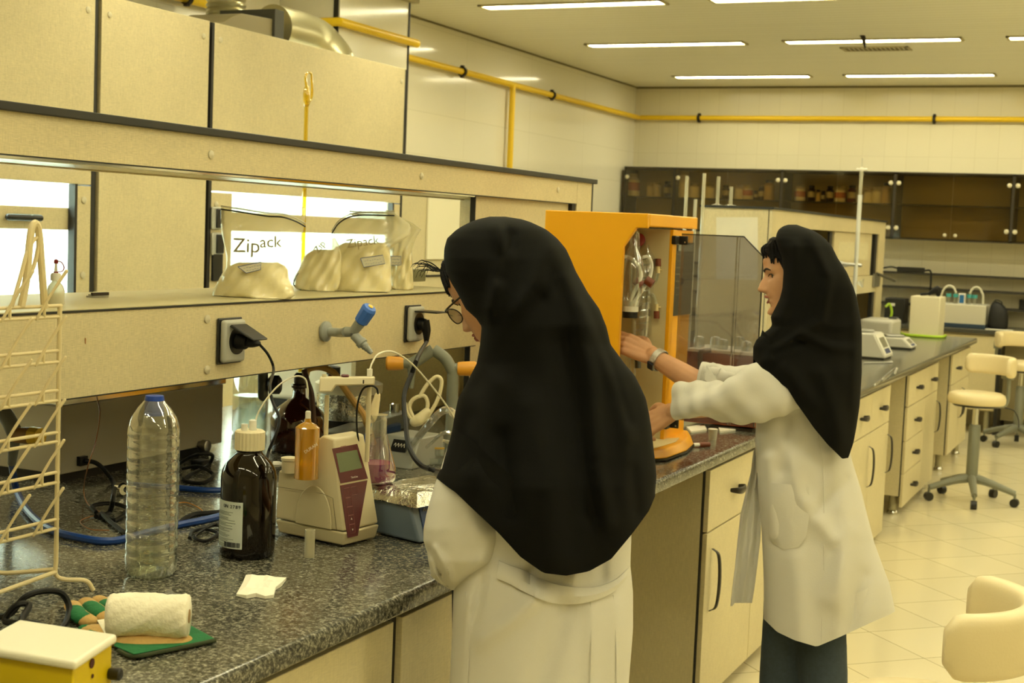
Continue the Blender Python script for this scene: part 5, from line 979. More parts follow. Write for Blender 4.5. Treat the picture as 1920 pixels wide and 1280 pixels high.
MB().cyl(Gp(1196, 665, 0), Gp(1196, 690, 0), .010).build('lower_fitting', mat('fitting_grey', (90, 92, 84), .4), t); MB().cyl(Gp(1190, 600, 0), Gp(1190, 760, 0), .004).cyl(Gp(1178, 640, .02), Gp(1178, 780, .02), .008).build('drain_tube', GLASSR, t)

# second orange unit on a black pillar, seen through the door
yb_ = 4.98; q0, q1 = ON(1293, 652, 1, yb_), ON(1420, 700, 1, yb_); ZT = q0[2]
t = thing('digestion_block', ((q0[0]+q1[0])/2, yb_+.1, WZ), 'low orange-brown block on a black pillar behind the smoked door', 'laboratory instrument')
zq = ON(1350, 735, 1, yb_)[2]; MB().box((q0[0]-.02, yb_, zq-.12), (q1[0]+.06, yb_+.22, ZT-.012)).build('housing', BRN, t, bev=.004)
MB().box((q0[0]-.005, yb_-.01, ZT-.012), (q1[0]+.07, yb_+.23, ZT)).build('tray', mat('tray_white', (220, 212, 190), .4), t, bev=.002)
pc = ON(1332, 822, 2, WZ); MB().box((pc[0]-.03, yb_+.03, WZ), (pc[0]+.03, yb_+.15, zq-.12)).build('pillar', BLACK, t); MB().box((pc[0]-.08, yb_+.0, WZ), (pc[0]+.08, yb_+.2, WZ+.012)).build('foot_plate', BLACK, t)
MB().tube([ON(1313, 690, 1, yb_-.01), ON(1313, 664, 1, yb_-.02), ON(1318, 658, 1, yb_-.03), ON(1332, 656, 1, yb_-.01)], .009, 10).build('pipe_handle', mat('handle_steel', (110, 112, 104), .3, .8), t)
rnd = random.Random(9)
for k in range(6):
    x = q0[0]+.02+k*.045; p = np.array([x, yb_+.05+.06*(k % 2), ZT+.0005]); t = thing('glass_beaker', p, 'small clear beaker', 'beaker', 'beakers on the white tray'); hh = .035+.012*rnd.random()
    t['label'] = 'small upturned clear beaker on the white tray behind the smoked door'
    MB().lathe([(.020, 0), (.020, hh*.7), (.016, hh), (.004, hh+.002)], p, n=18).build('glass', GLASSR, t)
# bits on the worktop right of the unit
for (pts, l) in (([(1287, 803), (1320, 798), (1325, 808), (1296, 812)], 'white paper sheet behind the orange unit base'), ([(1345, 798), (1392, 795), (1406, 804), (1350, 812)], 'folded white papers under the smoked door')):
    P_ = [ON(u, v, 2, WZ) for u, v in pts]; tag(MB().hexa([p_+up*.0005 for p_ in P_], [p_+up*.007 for p_ in P_]).build('paper_stack', PAPER), l, 'paper')
p = ON(1336, 824, 2, WZ); s = DEP(p)/FPX; t = thing('glass_stopper', p, 'frosted glass stopper standing at the worktop edge', 'stopper'); MB().lathe([(7*s, 0), (9*s, 19*s), (9.5*s, 20*s), (8*s, 21*s)], p, n=20).build('stopper_body', clear('frosted_glass', (230, 230, 222), .2, .3, .6, (214, 210, 190)), t)
a_, b_ = ON(1300, 834, 2, WZ+.009), ON(1330, 833, 2, WZ+.009); t = thing('brown_tipped_pipette', (a_+b_)/2, 'short brown and white pipette piece lying by the unit base', 'pipette'); MB().cyl(a_, a_+(b_-a_)*.35, .007).build('white_end', WHITE, t); MB().cyl(a_+(b_-a_)*.35, b_, .0082).build('brown_end', RC, t)
# ================================================================== far bench
t = thing('bench_hood', (-2.2, 9.5, WZ), 'beige bench-top hood cabinet with sloping top line beyond the standing woman', 'hood')
hx, hy0, hy1 = -2.0, ON(1449, 392, 0, -2.0)[1], ON(1661, 425, 0, -2.0)[1]; hz = 1.765; hb = ON(1316, 385, 1, hy0)[0]
MB().box((hb, hy0, WZ), (hx-.02, hy0+.018, hz)).build('side_panel', LAM, t); MB().box((hb-.01, hy0-.01, hz), (hx+.01, hy1+.01, hz+.014)).build('top_board', mat('black_top_board'), t)
MB().box((hx-.022, hy0-.002, WZ), (hx-.018, hy0+.016, hz)).build('edge_band', EDGE, t)
y_ = lambda u, v: ON(u, v, 0, hx)[1]; z_ = lambda u, v: ON(u, v, 0, hx)[2]
q = MB(); q.box((hx-.018, hy0, z_(1550, 432)), (hx, hy1, hz)).box((hx-.018, hy0, WZ), (hx, y_(1466, 440), z_(1550, 432))).box((hx-.018, y_(1645, 500), WZ), (hx, hy1, z_(1550, 432))); q.build('front_frame', LAM, t)
MB().box((hx-.03, y_(1566, 480), z_(1600, 518)), (hx-.012, y_(1636, 480), z_(1600, 436))).build('sash', LAM, t, bev=.002)
MB().box((hx-.034, y_(1558, 500), z_(1600, 600)), (hx-.02, y_(1563, 500), z_(1550, 434))).build('sash_track', EDGE, t); MB().box((hx-.034, y_(1640, 500), z_(1640, 600)), (hx-.008, y_(1644, 500), z_(1640, 437))).build('sash_track', EDGE, t)
MB().box((hx-.028, y_(1566, 520), z_(1600, 552)), (hx-.004, y_(1650, 520), z_(1600, 519))).build('lower_rail', LAM2, t)
MB().box((hb, hy0+.02, WZ), (hb+.02, hy1, hz)).build('back_panel', mat('interior_board', (190, 176, 130), .6), t); MB().box((hb, hy1-.02, WZ), (hx-.02, hy1, hz)).build('far_side_panel', LAM, t)
MB().box((hx-.012, y_(1575, 455), z_(1600, 488)), (hx-.010, y_(1630, 470), z_(1600, 455))).build('printed_notice', mat('notice_paper', (214, 204, 164), .7, var=.06, vscale=60), t)
p = np.array([hx, y_(1642, 522), z_(1642, 525)]); MB().box(p-[0, .12, .05], p+[.012, .12, .05]).build('latch_plate', STEEL, t); MB().limb([p+[.01, 0, .05], p+[.12, .14, 0]], [.012, .01], 8).build('latch_lever', mat('latch_dark', (80, 76, 60), .4, .5), t)
P_ = [ON(u, v, 1, hy0-.001) for u, v in ((1343, 407), (1421, 407), (1421, 525), (1343, 523))]; tag(MB().prism(P_, (0, -.001, 0)).build('paper_sheet', mat('grey_white_sheet', (222, 216, 196), .7, var=.05, vscale=8)), 'wrinkled white sheet taped on the side of the bench-top hood', 'paper')
# upright glass tubes
GT_ = clear('pale_glass_tube', (236, 236, 224), .35, .06, .45, (220, 216, 196))
for (u, v0, onroof, l) in ((1284, 331, 0, 'upright glass burette, tallest left of the bench-top hood'), (1302, 374, 0, 'short upright glass tube between two burettes'), (1316, 326, 0, 'upright glass burette just left of the bench-top hood'), (1346, 331, 1, 'upright glass cylinder with foot on the hood roof'), (1371, 350, 1, 'shorter upright glass tube on the hood roof')):
    if onroof: p = ON(u-1, 382, 1, hy0+.12); p[2] = hz+.0145
    else: p = ON(u-4, 500, 1, 6.9+(.25 if u == 1302 else 0)); p[2] = WZ
    Dd = DEP(p); ztp = PX(u, v0, Dd)[2]; s = Dd/FPX; q = thing('glass_burette', p, l, 'burette')
    MB().lathe([(3.2*s, .004), (3.2*s, ztp-p[2])], p, n=12).build('tube', GT_, q); MB().lathe([(10*s, 0), (10*s, .005), (4*s, .008)], p, n=16).build('foot', GT_, q)
# burette stand
sx_ = -1.82; sy_ = ON(1603, 530, 0, sx_)[1]; p = np.array([sx_, sy_, WZ]); ztp = ON(1615, 322, 0, sx_)[2]
t = thing('burette_stand', p, 'burette stand with long white rod and clamp behind the standing woman', 'stand')
MB().box(p+[-.08, -.12, 0], p+[.08, .12, .02]).build('base_plate', WHITE, t, bev=.004); MB().cyl(p+up*.02, [sx_, sy_, ztp-.15], .014).build('rod', mat('white_rod', (210, 212, 206), .35), t); s = DEP(p)/FPX
MB().cyl([sx_, sy_, ztp-.15], [sx_, sy_, ztp], .009, .012).build('burette_tip', GT_, t); MB().cyl([sx_, sy_, ztp], [sx_, sy_, ztp+.09], .004, .002).build('fine_tip', GT_, t); MB().cyl(np.array([sx_, sy_, ztp+.015])-CR*.035, np.array([sx_, sy_, ztp+.015])+CR*.035, .009).ball([sx_, sy_, ztp+.015], .016, 10).build('stopcock', WHITE, t)
zc_ = ON(1606, 497, 0, sx_)[2]; cc = np.array([sx_, sy_, zc_]); MB().limb([cc+CR*.03, cc-CR*.1+up*.01], [.012, .01], 8).limb([cc-CR*.05, cc-CR*.12+up*.03], [.008, .006], 8).limb([cc-CR*.05, cc-CR*.12-up*.015], [.008, .006], 8).build('clamp', STEEL, t)
zc_ = ON(1608, 525, 0, sx_)[2]; cc = np.array([sx_, sy_, zc_]); MB().lathe([(.03, 0), (.005, .05)], cc+CR*.03, -up+CR*.5, 14).build('small_funnel', GLASSR, t)
# balances
def balance(p, w, d, h, label, sc=1):
    t = thing('balance', p, label, 'balance'); p = np.asarray(p)
    a = lambda x, y, z: p+np.array([x, y, z])
    MB().hexa([a(w, -d, .012), a(w, d, .012), a(-w, d, .012), a(-w, -d, .012)], [a(w*.35, -d, h), a(w*.35, d, h), a(-w, d, h), a(-w, -d, h)]).build('housing', mat('balance_grey', (196, 194, 182), .4), t, bev=.008, seg=3)
    n = nrm(np.array([h-.012, 0, w*.65])); f = lambda yy, k, o=.001: a(w-(w*.65)*k, yy, .012+(h-.012)*k)+n*o
    b_ = MB().prism([f(-d*.92, .1), f(d*.92, .1), f(d*.92, .95), f(-d*.92, .95)], n*.003).build('front_fascia', WHITE, t)
    MB().prism([f(-d*.5, .4, .0045), f(d*.6, .4, .0045), f(d*.6, .8, .0045), f(-d*.5, .8, .0045)], n*.001).build('display', mat('balance_display', (130, 128, 108), .3), b_); MB().prism([f(-d*.5, .15, .0045), f(d*.6, .15, .0045), f(d*.6, .34, .0045), f(-d*.5, .34, .0045)], n*.001).build('keys', mat('keys_blue', (44, 60, 110), .4), b_)
    MB().lathe([(.07, h), (.075, h+.012), (.07, h+.016), (.02, h+.017)], p+[-w*.45, 0, 0], n=28).build('pan', STEEL, t); MB().box(a(-w*.9, -d*.9, 0), a(w*.9, d*.9, .014)).build('feet_frame', BLACK, t)
    return t
balance(ON(1640, 672, 2, WZ)+[-.04, .05, 0], .12, .14, .155, 'larger white laboratory balance with slanted display next to the standing woman')
balance(ON(1690, 655, 2, WZ)+[-.03, .10, 0], .10, .12, .075, 'low white balance just behind the larger one')
t = thing('balance', ON(1672, 640, 2, WZ)+[-.15, .3, 0], 'third white balance housing with rounded top furthest back', 'balance'); p = np.array(t['_o']); MB().box(p-[.11, .2, 0], p+[.13, .2, .145]).build('housing', mat('balance_grey'), t, bev=.025, seg=4); MB().box(p+[.06, .02, .146], p+[.12, .12, .16]).build('pan_cover', BLACK, t, bev=.01)
a_, b_ = ON(1620, 680, 2, WZ+.006), ON(1672, 679, 2, WZ+.006); t = thing('spatula', (a_+b_)/2, 'thin steel spatula lying in front of the balance', 'spatula'); MB().limb([a_, a_+(b_-a_)*.8, b_], [.004, .004, .009], 8).build('blade', STEEL, t)
t = thing('glass_rods', ON(1670, 707, 2, WZ), 'shiny crossed glass piece lying at the far worktop edge', 'glass piece')
MB().limb([ON(1640, 722, 2, WZ+.008), ON(1672, 695, 2, WZ+.008)], [.006, .006], 8).build('rod', GLASSR, t); MB().limb([ON(1655, 712, 2, WZ+.01), ON(1680, 692, 2, WZ+.012), ON(1678, 700, 2, WZ+.02)], [.008, .012, .006], 8).build('rod', GLASSR, t)
# tall white box with green tube
p = ON(1722, 632, 2, WZ); s = DEP(p)/FPX; wa = (1757-1689)*s*.80; c = np.array([p[0]+.03, p[1]+.16, WZ]); hB = ON(1722, 555, 1, c[1]-.1)[2]-WZ
t = thing('white_cabinet_box', c, 'tall plain white box with black cable on top at the far bench end', 'box'); ang = .1
MB().box(c+[-wa/2, -.13, 0], c+[wa/2, .16, hB]).build('casing', mat('warm_white_enamel', (228, 220, 190), .4), t, bev=.006)
tag(MB().limb([c+[-.05, 0, hB+.012], c+[0, 0, hB+.02], c+[.06, .02, hB+.05], c+[.07, .03, hB+.02]], [.012, .01, .035, .02], 10).build('black_adapter', CAB), 'black adapter lying on the tall white box', 'adapter')
cable('green_tube', [c+[-wa/2-.10, .02, .012], c+[-wa/2-.02, -.15, .012], c+[-.05, -.165, .012], c+[wa/2-.02, -.17, .012], c+[wa/2+.03, -.12, .012], c+[wa/2+.03, .05, .012]], .011, mat('lime_tube', (176, 214, 40), .35), 'lime green tube lying round the foot of the tall white box', 'tube')
cable('green_tube', [PX(1660, 575, 11.3), PX(1668, 570, 11.3), PX(1672, 585, 11.3), PX(1668, 600, 11.3), PX(1662, 612, 11.3), ON(1655, 622, 2, WZ+.012)], .010, mat('lime_tube'), 'lime green tube hanging beside the bench-top hood', 'tube')
# on the wall counter
def ct(u, yy): p = ON(u, 560, 1, yy); return np.array([p[0], yy, .9005])
yc = 12.95; sC = DEP(ct(1700, yc))/FPX
p = ct(1679, yc); t = thing('black_device', p, 'black boxy device with small white sticker on the wall counter', 'device'); MB().box(p+[-.075, -.1, 0], p+[.10, .12, .22]).build('casing', BLACK, t, bev=.006); MB().box(p+[-.02, -.104, .15], p+[.015, -.101, .175]).build('sticker', WHITE, t)
p = ct(1806, yc); t = thing('analyser', p, 'white analyser with teal-capped tubes on the wall counter', 'analyser'); w_ = 44*sC; h_ = 42*sC
MB().box(p+[-w_, -.15, .02], p+[w_, .2, h_]).build('casing', mat('analyser_white', (206, 202, 184), .4), t, bev=.008); MB().box(p+[-w_-.004, -.155, 0], p+[w_+.004, .2, .035]).build('blue_plinth', mat('analyser_blue', (40, 62, 84), .4), t, bev=.004)
MB().box(p+[-.025, -.12, h_], p+[.03, -.08, h_+.095]).build('screen_housing', WHITE, t, bev=.004); MB().box(p+[-.018, -.122, h_+.01], p+[.022, -.1205, h_+.082]).build('screen', mat('screen_blue', (50, 110, 170), .2), t)
for k, x in enumerate((-.12, -.06, .055, .10)):
    q = MB().cyl(p+[x, -.03, h_], p+[x, -.03, h_+.06], .016); g_ = q.build('sample_tube', GLASSR, t); MB().cyl(p+[x, -.03, h_+.055], p+[x, -.03, h_+.085], .022).build('teal_cap', TEAL, g_)
for x0, x1 in ((-.19, -.06), (.055, .17)): MB().tube([p+[x0, -.02, h_+.01], p+[x0+.01, -.02, h_+.09], p+[x0*.6+x1*.4, -.02, h_+.15], p+[x0*.2+x1*.8, -.02, h_+.14], p+[x1, -.02, h_+.09]] if x0 < 0 else [p+[x1, -.02, h_+.01], p+[x1-.005, -.02, h_+.09], p+[x1*.6+x0*.4, -.02, h_+.15], p+[x1*.2+x0*.8, -.02, h_+.14], p+[x0, -.02, h_+.09]], .009, 8).build('clear_hose', mat('milky_hose', (216, 212, 190), .3), t)
p = ct(1874, yc-.05); s = sC; q = MB(); rs = []
for z, k, o in ((0, .9, 0), (.01, 1, 0), (.08, 1.02, 0), (.15, .95, .002), (.2, .72, -.01), (.235, .38, -.02), (.242, .1, -.03)):
    rs.append([p+[o+.085*k*math.copysign(abs(math.cos(a))**.7, math.cos(a)), .07*k*math.sin(a), z] for a in np.arange(24)*PI/12])
t = thing('black_bag', p, 'rounded black bag on the wall counter', 'bag'); q.rings(rs).build('bag_body', mat('bag_black', (18, 18, 17), .6, bump=.3, bscale=20), t, sub=1); MB().tube([p+[-.05, -.03, .2], p+[-.03, -.03, .25], p+[.02, -.03, .24], p+[.03, -.03, .2]], .006, 6).build('carry_loop', BLACK, t)
tag(MB().box(ct(1875, 12.75)+[-.1, -.03, 0], ct(1875, 12.75)+[.12, .05, .006]).build('white_cloth', PAPER), 'flat white cloth beneath the black bag', 'cloth')
z = ON(1700, 511, 1, 13.2)[2]+.007; p = ON(1708, 505, 1, 13.15); p[2] = z; t = thing('power_strip', p, 'black power strip lying on the upper wall ledge', 'power strip'); MB().box(p+[-.12, -.03, 0], p+[.12, .03, .045]).build('strip_body', BLACK, t, bev=.006)
cable('black_cable', [p+[.12, 0, .02], p+[.17, 0, .02], p+[.19, -.06, -.05], p+[.185, -.06, -.2], p+[.15, -.06, -.28], p+[.19, -.08, -.3], p+[.16, -.06, -.36], p+[.09, -.06, -.40]], .008, CAB, 'black cable dropping from the power strip behind the white box', 'cable'); cable('black_cable', [p+[-.12, 0, .03], p+[-.18, 0, .04], p+[-.27, 0, .02]], .007, CAB, 'short black cable left of the power strip', 'cable')
p = ON(1918, 570, 1, 13.3); tag(MB().box(p-[.03, .02, .05], p+[.05, .03, .04]).build('wall_outlet', BLACK, bev=.006), 'black wall outlet at the right edge above the counter', 'outlet')

# ================================================================== stools
SG = mat('stool_grey', (128, 130, 116), .45, .3)
def stool(label):
    t = thing('lab_stool', (0, 0, 0), label, 'stool', 'cream laboratory stools')
    r = .175
    MB().lathe([(.05, .622), (r*.96, .624), (r, .634), (r*1.01, .66), (r*.97, .682), (r*.85, .694), (r*.5, .700), (.002, .701)], (0, 0, 0), n=40).build('seat', CREAMV, t, smooth=60)
    MB().lathe([(.14, .608), (.15, .622)], (0, 0, 0), n=28).build('seat_plate', BLACK, t)
    MB().cyl((0, 0, .30), (0, 0, .61), .019).build('gas_lift', CHROME, t); MB().lathe([(.036, .13), (.036, .48), (.03, .49)], (0, 0, 0), n=20).build('column', SG, t)
    q = MB()
    for k in range(5):
        a = k*2*PI/5+.3; d = np.array([math.cos(a), math.sin(a), 0]); leg = MB().tube([d*.02+up*.15, d*.12+up*.13, d*.27+up*.085], [.030, .024, .018], 10).build('base_leg', SG, t)
        MB().cyl(d*.27+up*.085, d*.27+up*.05, .008).build('caster_pin', SG, leg); s = np.array([-d[1], d[0], 0]); MB().cyl(d*.27+s*.018+up*.027, d*.27-s*.018+up*.027, .027, n=18).build('caster', BLACK, leg)
    # back: curved padded band round +x
    rs = []; R_ = .20; N_ = 26; zb0, zb1 = .80, .925
    for i in range(N_+1):
        a = -1.25+2.5*i/N_; e = min(i, N_-i); k = 1 if e > 1 else (.55 if e == 0 else .93); zc, hh, ww = (zb0+zb1)/2, (zb1-zb0)/2*k, .026*k
        c = np.array([R_*math.cos(a), R_*math.sin(a), 0]); rr_ = np.array([math.cos(a), math.sin(a), 0])
        rs.append([c+rr_*ww*math.copysign(abs(math.cos(b))**.6, math.cos(b))+up*(zc+hh*math.copysign(abs(math.sin(b))**.45, math.sin(b))) for b in np.arange(24)*PI/12])
    MB().rings(rs).build('backrest', CREAMV, t, smooth=60)
    MB().tube([[.02, 0, .614], [.20, 0, .605], [.245, 0, .63], [.252, 0, .72], [.245, 0, .83]], .013, 10).build('back_support', SG, t); MB().box((.225, -.045, .775), (.250, .045, .835)).build('bracket', SG, t, bev=.003)
    MB().tube([[.10, -.14, .615], [.14, -.18, .60], [.16, -.20, .55], [.15, -.22, .50]], .004, 6).build('lever', BLACK, t)
    return t
s1_ = stool('cream swivel stool with curved backrest at the bottom right corner')
s1_.location = (-.38, 2.86, 0.0); s1_.rotation_euler = (0, 0, math.radians(0))
s2p = ON(1796, 752, 2, .63); s2_ = dup(s1_, (-1.0, 9.25, 0), math.radians(48), 'cream swivel stool in front of the far bench drawers')
s3p = ON(1915, 805, 2, 0); s3_ = dup(s1_, (-.98, 12.15, 0), math.radians(150), 'cream swivel stool cut off at the right edge by the wall counter')
# ================================================================== the two women
def remesh(ob, vox, smooth_it=2):
    m = ob.modifiers.new('r', 'REMESH'); m.mode = 'VOXEL'; m.voxel_size = vox; m.use_smooth_shade = True
    k = ob.modifiers.new('s', 'SMOOTH'); k.iterations = smooth_it; k.factor = .5
    par = ob.parent; ob.parent = None
    me = bpy.data.meshes.new_from_object(ob.evaluated_get(bpy.context.evaluated_depsgraph_get())); old = ob.data; ms = list(old.materials)
    ob.modifiers.clear(); ob.data = me; me.name = old.name; me.materials.clear()
    for q in ms: me.materials.append(q)
    me.polygons.foreach_set('use_smooth', [True]*len(me.polygons)); ob.parent = par; return ob
class Head:
    def __init__(s, o, psi, theta, roll=0, k=1.0, nose=.034):
        H = -CR*math.cos(psi)+CF*math.sin(psi); s.L = H*math.cos(theta)-CU*math.sin(theta); s.U = H*math.sin(theta)+CU*math.cos(theta); s.S = np.cross(s.U, s.L); s.o = np.asarray(o); s.k = k; s.nose = nose
    def P(s, x, y, z): return s.o+s.k*(x*s.L+y*s.S+z*s.U)
    Z = [-.006, .0, .010, .030, .05, .07, .10, .118, .135, .16, .19, .215, .232, .238]
    XF = [.050, .072, .084, .079, .081, .083, .083, .079, .086, .087, .074, .045, .012, .004]
    XB = [.02, .0, -.03, -.055, -.066, -.078, -.09, -.095, -.098, -.10, -.095, -.072, -.035, -.004]
    YW = [.012, .028, .038, .051, .056, .061, .068, .070, .071, .073, .069, .052, .025, .004]
    def surf(s, y, z):       # front x at given y, z (local)
        xf = np.interp(z, s.Z, s.XF); xb = np.interp(z, s.Z, s.XB); yw = np.interp(z, s.Z, s.YW); cx = (xf+xb)/2+.01
        c = math.sqrt(max(0, 1-(y/yw)**2)); x = cx+(xf-cx)*c**.82
        return x+s.det(y, z)
    def det(s, y, z):
        g = lambda a, w_: math.exp(-(a/w_)**2)
        nz = np.interp(z, [.064, .069, .074, .080, .086, .098, .112, .122, .132], [0, .30, .80, 1.0, .90, .70, .46, .26, .06])*s.nose; wn = np.interp(z, [.066, .082, .12], [.0135, .0115, .008])
        d = nz*g(y, wn)
        d += .007*g(y, .022)*g(z-.0585, .0045)+.007*g(y, .019)*g(z-.0455, .0052)-.006*g(y, .025)*g(z-.052, .0028)
        d += .006*g(y, .018)*g(z-.012, .010)-.003*g(y, .03)*g(z-.032, .007)
        for sg in (-1, 1):
            d += -.011*g(y-sg*.030, .014)*g(z-.114, .0085)+.0045*g(y-sg*.030, .02)*g(z-.131, .006)+.003*g(y-sg*.04, .018)*g(z-.085, .014)
            d += .0045*g(y-sg*.013, .005)*g(z-.075, .005)
        return d
    def mesh(s, q):
        rs = []
        for z in np.linspace(-.006, .238, 74):
            xf = np.interp(z, s.Z, s.XF); xb = np.interp(z, s.Z, s.XB); yw = np.interp(z, s.Z, s.YW); cx = (xf+xb)/2+.01; ring = []
            for i in range(96):
                a = 2*PI*i/96; c, sn = math.cos(a), math.sin(a); c2 = abs(c)**.82
                y = yw*math.copysign(abs(sn)**.92, sn); x = cx+((xf-cx)*c2+s.det(y, z)*min(1, c2*1.6) if c > 0 else -(cx-xb)*c2)
                ring.append(s.P(x, y, z))
            rs.append(ring)
        return q.rings(rs)
    def eye(s, par, sg):
        x = s.surf(sg*.030, .114)-.0065; e = MB().ball(s.P(x, sg*.030, .1145), .0118*s.k, 16).build('eye', mat('eye_white', (220, 212, 190), .25), par); c = s.P(x, sg*.030, .1135)
        MB().lathe([(.0056*s.k, .0102*s.k), (.0054*s.k, .0118*s.k), (.003*s.k, .0124*s.k)], c, s.L+s.S*sg*.12-s.U*.15, 16).build('iris', mat('iris_dark', (30, 18, 12), .2), e)
        lid = MB(); pts = [s.P(s.surf(sg*y, .114)+o, sg*y, z) for y, z, o in ((.017, .1145, .004), (.023, .1195, .0065), (.031, .121, .007), (.039, .1185, .006), (.045, .114, .0035))]
        lid.tube(pts, [.0009, .0017, .002, .0017, .001], 6).build('eyelash', mat('lash_black', (16, 12, 9), .6), par)
        br = MB(); pts = [s.P(s.surf(sg*y, z)+.001, sg*y, z) for y, z in ((.014, .129), (.024, .1345), (.036, .136), (.047, .131))]; br.tube(pts, [.0022, .0032, .003, .0015], 6).build('eyebrow', mat('brow_black', (24, 17, 12), .8), par)
    def lips(s, par, open_=0):
        lm = mat('lip_rose', (150, 84, 70), .4)
        for z, o in ((.0575+open_*.5, 0), (.0455-open_, 0)):
            MB().tube([s.P(s.surf(y, z if abs(y) < .016 else .052)+.0012, y, z+(.052-z)*(abs(y)/.022)**2) for y in np.linspace(-.022, .022, 11)], [.001, .003, .0038, .0038, .003, .001], 8).build('lip', lm, par)
        if open_:
            MB().tube([s.P(s.surf(y, .052)+.0035, y, .052) for y in np.linspace(-.012, .012, 5)], .0022, 6).build('teeth', mat('teeth', (226, 216, 190), .3), par)
    def ear(s, q):
        for sg in (-1, 1): q.limb([s.P(-.005, sg*.071, .085), s.P(-.012, sg*.076, .105), s.P(-.008, sg*.076, .122)], [.008*s.k, .011*s.k, .008*s.k], 10)
def hand(q, w, f, n, k=1.0, curl=(.35, .5, .4), thumb=.5, side=1, spread=.10):
    f = nrm(f); n = np.asarray(n, float); n = nrm(n-(n@f)*f); s = np.cross(f, n)*side; kn = []
    for i, (o, l) in enumerate(((.030, .086), (.010, .090), (-.010, .087), (-.029, .079))):
        kp = w+f*l*k+s*o*k-n*(.003 if i in (1, 2) else 0); kn.append(kp); q.limb([w+s*o*.55*k, w+f*.045*k+s*o*.85*k, kp], [.0155*k, .0135*k, .0108*k], 12, 4)
    q.limb([w+f*.01*k+s*.012*k, w+f*.05*k+s*.018*k], [.015*k, .014*k], 12); q.limb([w-f*.01*k-s*.010*k, w+f*.06*k-s*.014*k], [.015*k, .013*k], 12)
    for i, L in enumerate((.070, .079, .073, .057)):
        p = kn[i]; d = nrm(f+s*spread*(1.5-i)); a = 0; pts = [p-d*.008]
        for j, (fr_, cu) in enumerate(zip((.45, .31, .24), curl)):
            a += cu*(1+.14*i); dd = d*math.cos(a)+n*math.sin(a); p = p+dd*L*fr_*k; pts.append(p)
        q.limb(pts, [.0098*k, .0088*k, .0080*k, .0068*k], 12, 4)
    t0 = w+f*.018*k+s*.020*k+n*.004; t1 = t0+nrm(f*.55+s*.75+n*.25)*.040*k; t2 = t1+nrm(f*.9+s*.25+n*thumb)*.032*k; t3 = t2+nrm(f*.9-s*.1+n*thumb*1.2)*.024*k
    q.limb([t0, t1, t2, t3], [.015*k, .0118*k, .0098*k, .0078*k], 12, 4); return q
class Sil:
    """cloth body whose outline is given by rows (v, uL, uR, depth, near thickness, far thickness)"""
    def __init__(s, rows, ridges=(), wave=(0, 7, 0)):
        s.R = np.array(rows, float); s.amp = 1.6; s.ridges = ridges; s.wave = wave
    def g(s, v, k): return float(np.interp(v, s.R[:, 0], s.R[:, k]))
    def disp(s, u, v, c):
        d = 0
        for pts, amp, w_ in s.ridges:
            P_ = np.array(pts, float); best = 1e9
            for a, b in zip(P_[:-1], P_[1:]):
                ab = b-a; t = np.clip(((u-a[0])*ab[0]+(v-a[1])*ab[1])/(ab@ab), 0, 1); best = min(best, math.hypot(u-a[0]-ab[0]*t, v-a[1]-ab[1]*t))
            d += amp*s.amp*math.exp(-(best/w_)**2)
        return d
    def near(s, u, v, off=0):
        L_, R_ = s.g(v, 1), s.g(v, 2); c = np.clip((u-(L_+R_)/2)/((R_-L_)/2), -1, 1); return PX(u, v, s.g(v, 3)-s.g(v, 4)*math.sqrt(max(0, 1-c*c))**.8-s.disp(u, v, c)*math.sqrt(max(0, 1-c*c))-off)
    def mesh(s, q, hem=None, nt=60, na=120, back_hem=None, cap_top=True, thick=.004, v0=None, ruffle=0, rn=9):
        v0 = s.R[0, 0] if v0 is None else v0; rs = []; top = []
        for j in range(nt+1):
            t = j/nt; ring = []
            for i in range(na):
                a = 2*PI*i/na; c, sn = math.cos(a), math.sin(a)
                # c=1 right edge, sn>0 near side
                vh = (np.interp(c, hem[0], hem[1]) if hem is not None else s.R[-1, 0])
                if sn < 0 and back_hem is not None: vh = vh+(back_hem-vh)*min(1, -sn*1.6)
                v = v0+(vh-v0)*t; L_, R_ = s.g(v, 1), s.g(v, 2); mid, hw = (L_+R_)/2, (R_-L_)/2; u = mid+hw*c
                if sn >= 0: d = s.g(v, 3)-s.g(v, 4)*sn**.8-s.disp(u, v, c)*sn
                else: d = s.g(v, 3)+s.g(v, 5)*(-sn)**.8
                d -= ruffle*t*t*math.sin(rn*a+t*2)*(sn if sn > 0 else -sn*.6)
                ring.append(PX(u, v, d))
            rs.append(ring)
        # turn the hem inwards so the cloth has thickness and is open below
        c_ = np.mean(rs[-1], axis=0); inner = [p+(c_-p)*(thick/ max(.02, np.linalg.norm(c_-p)))+up*.002 for p in rs[-1]]; rs.append(inner)
        up_ = [p+up*.10+(c_-p)*.12 for p in inner]; rs.append(up_)
        q.rings(rs, cap=False); n = na
        if cap_top: q.f.append(tuple(range(len(q.v)-len(rs)*n+n-1, len(q.v)-len(rs)*n-1, -1)))
        return q
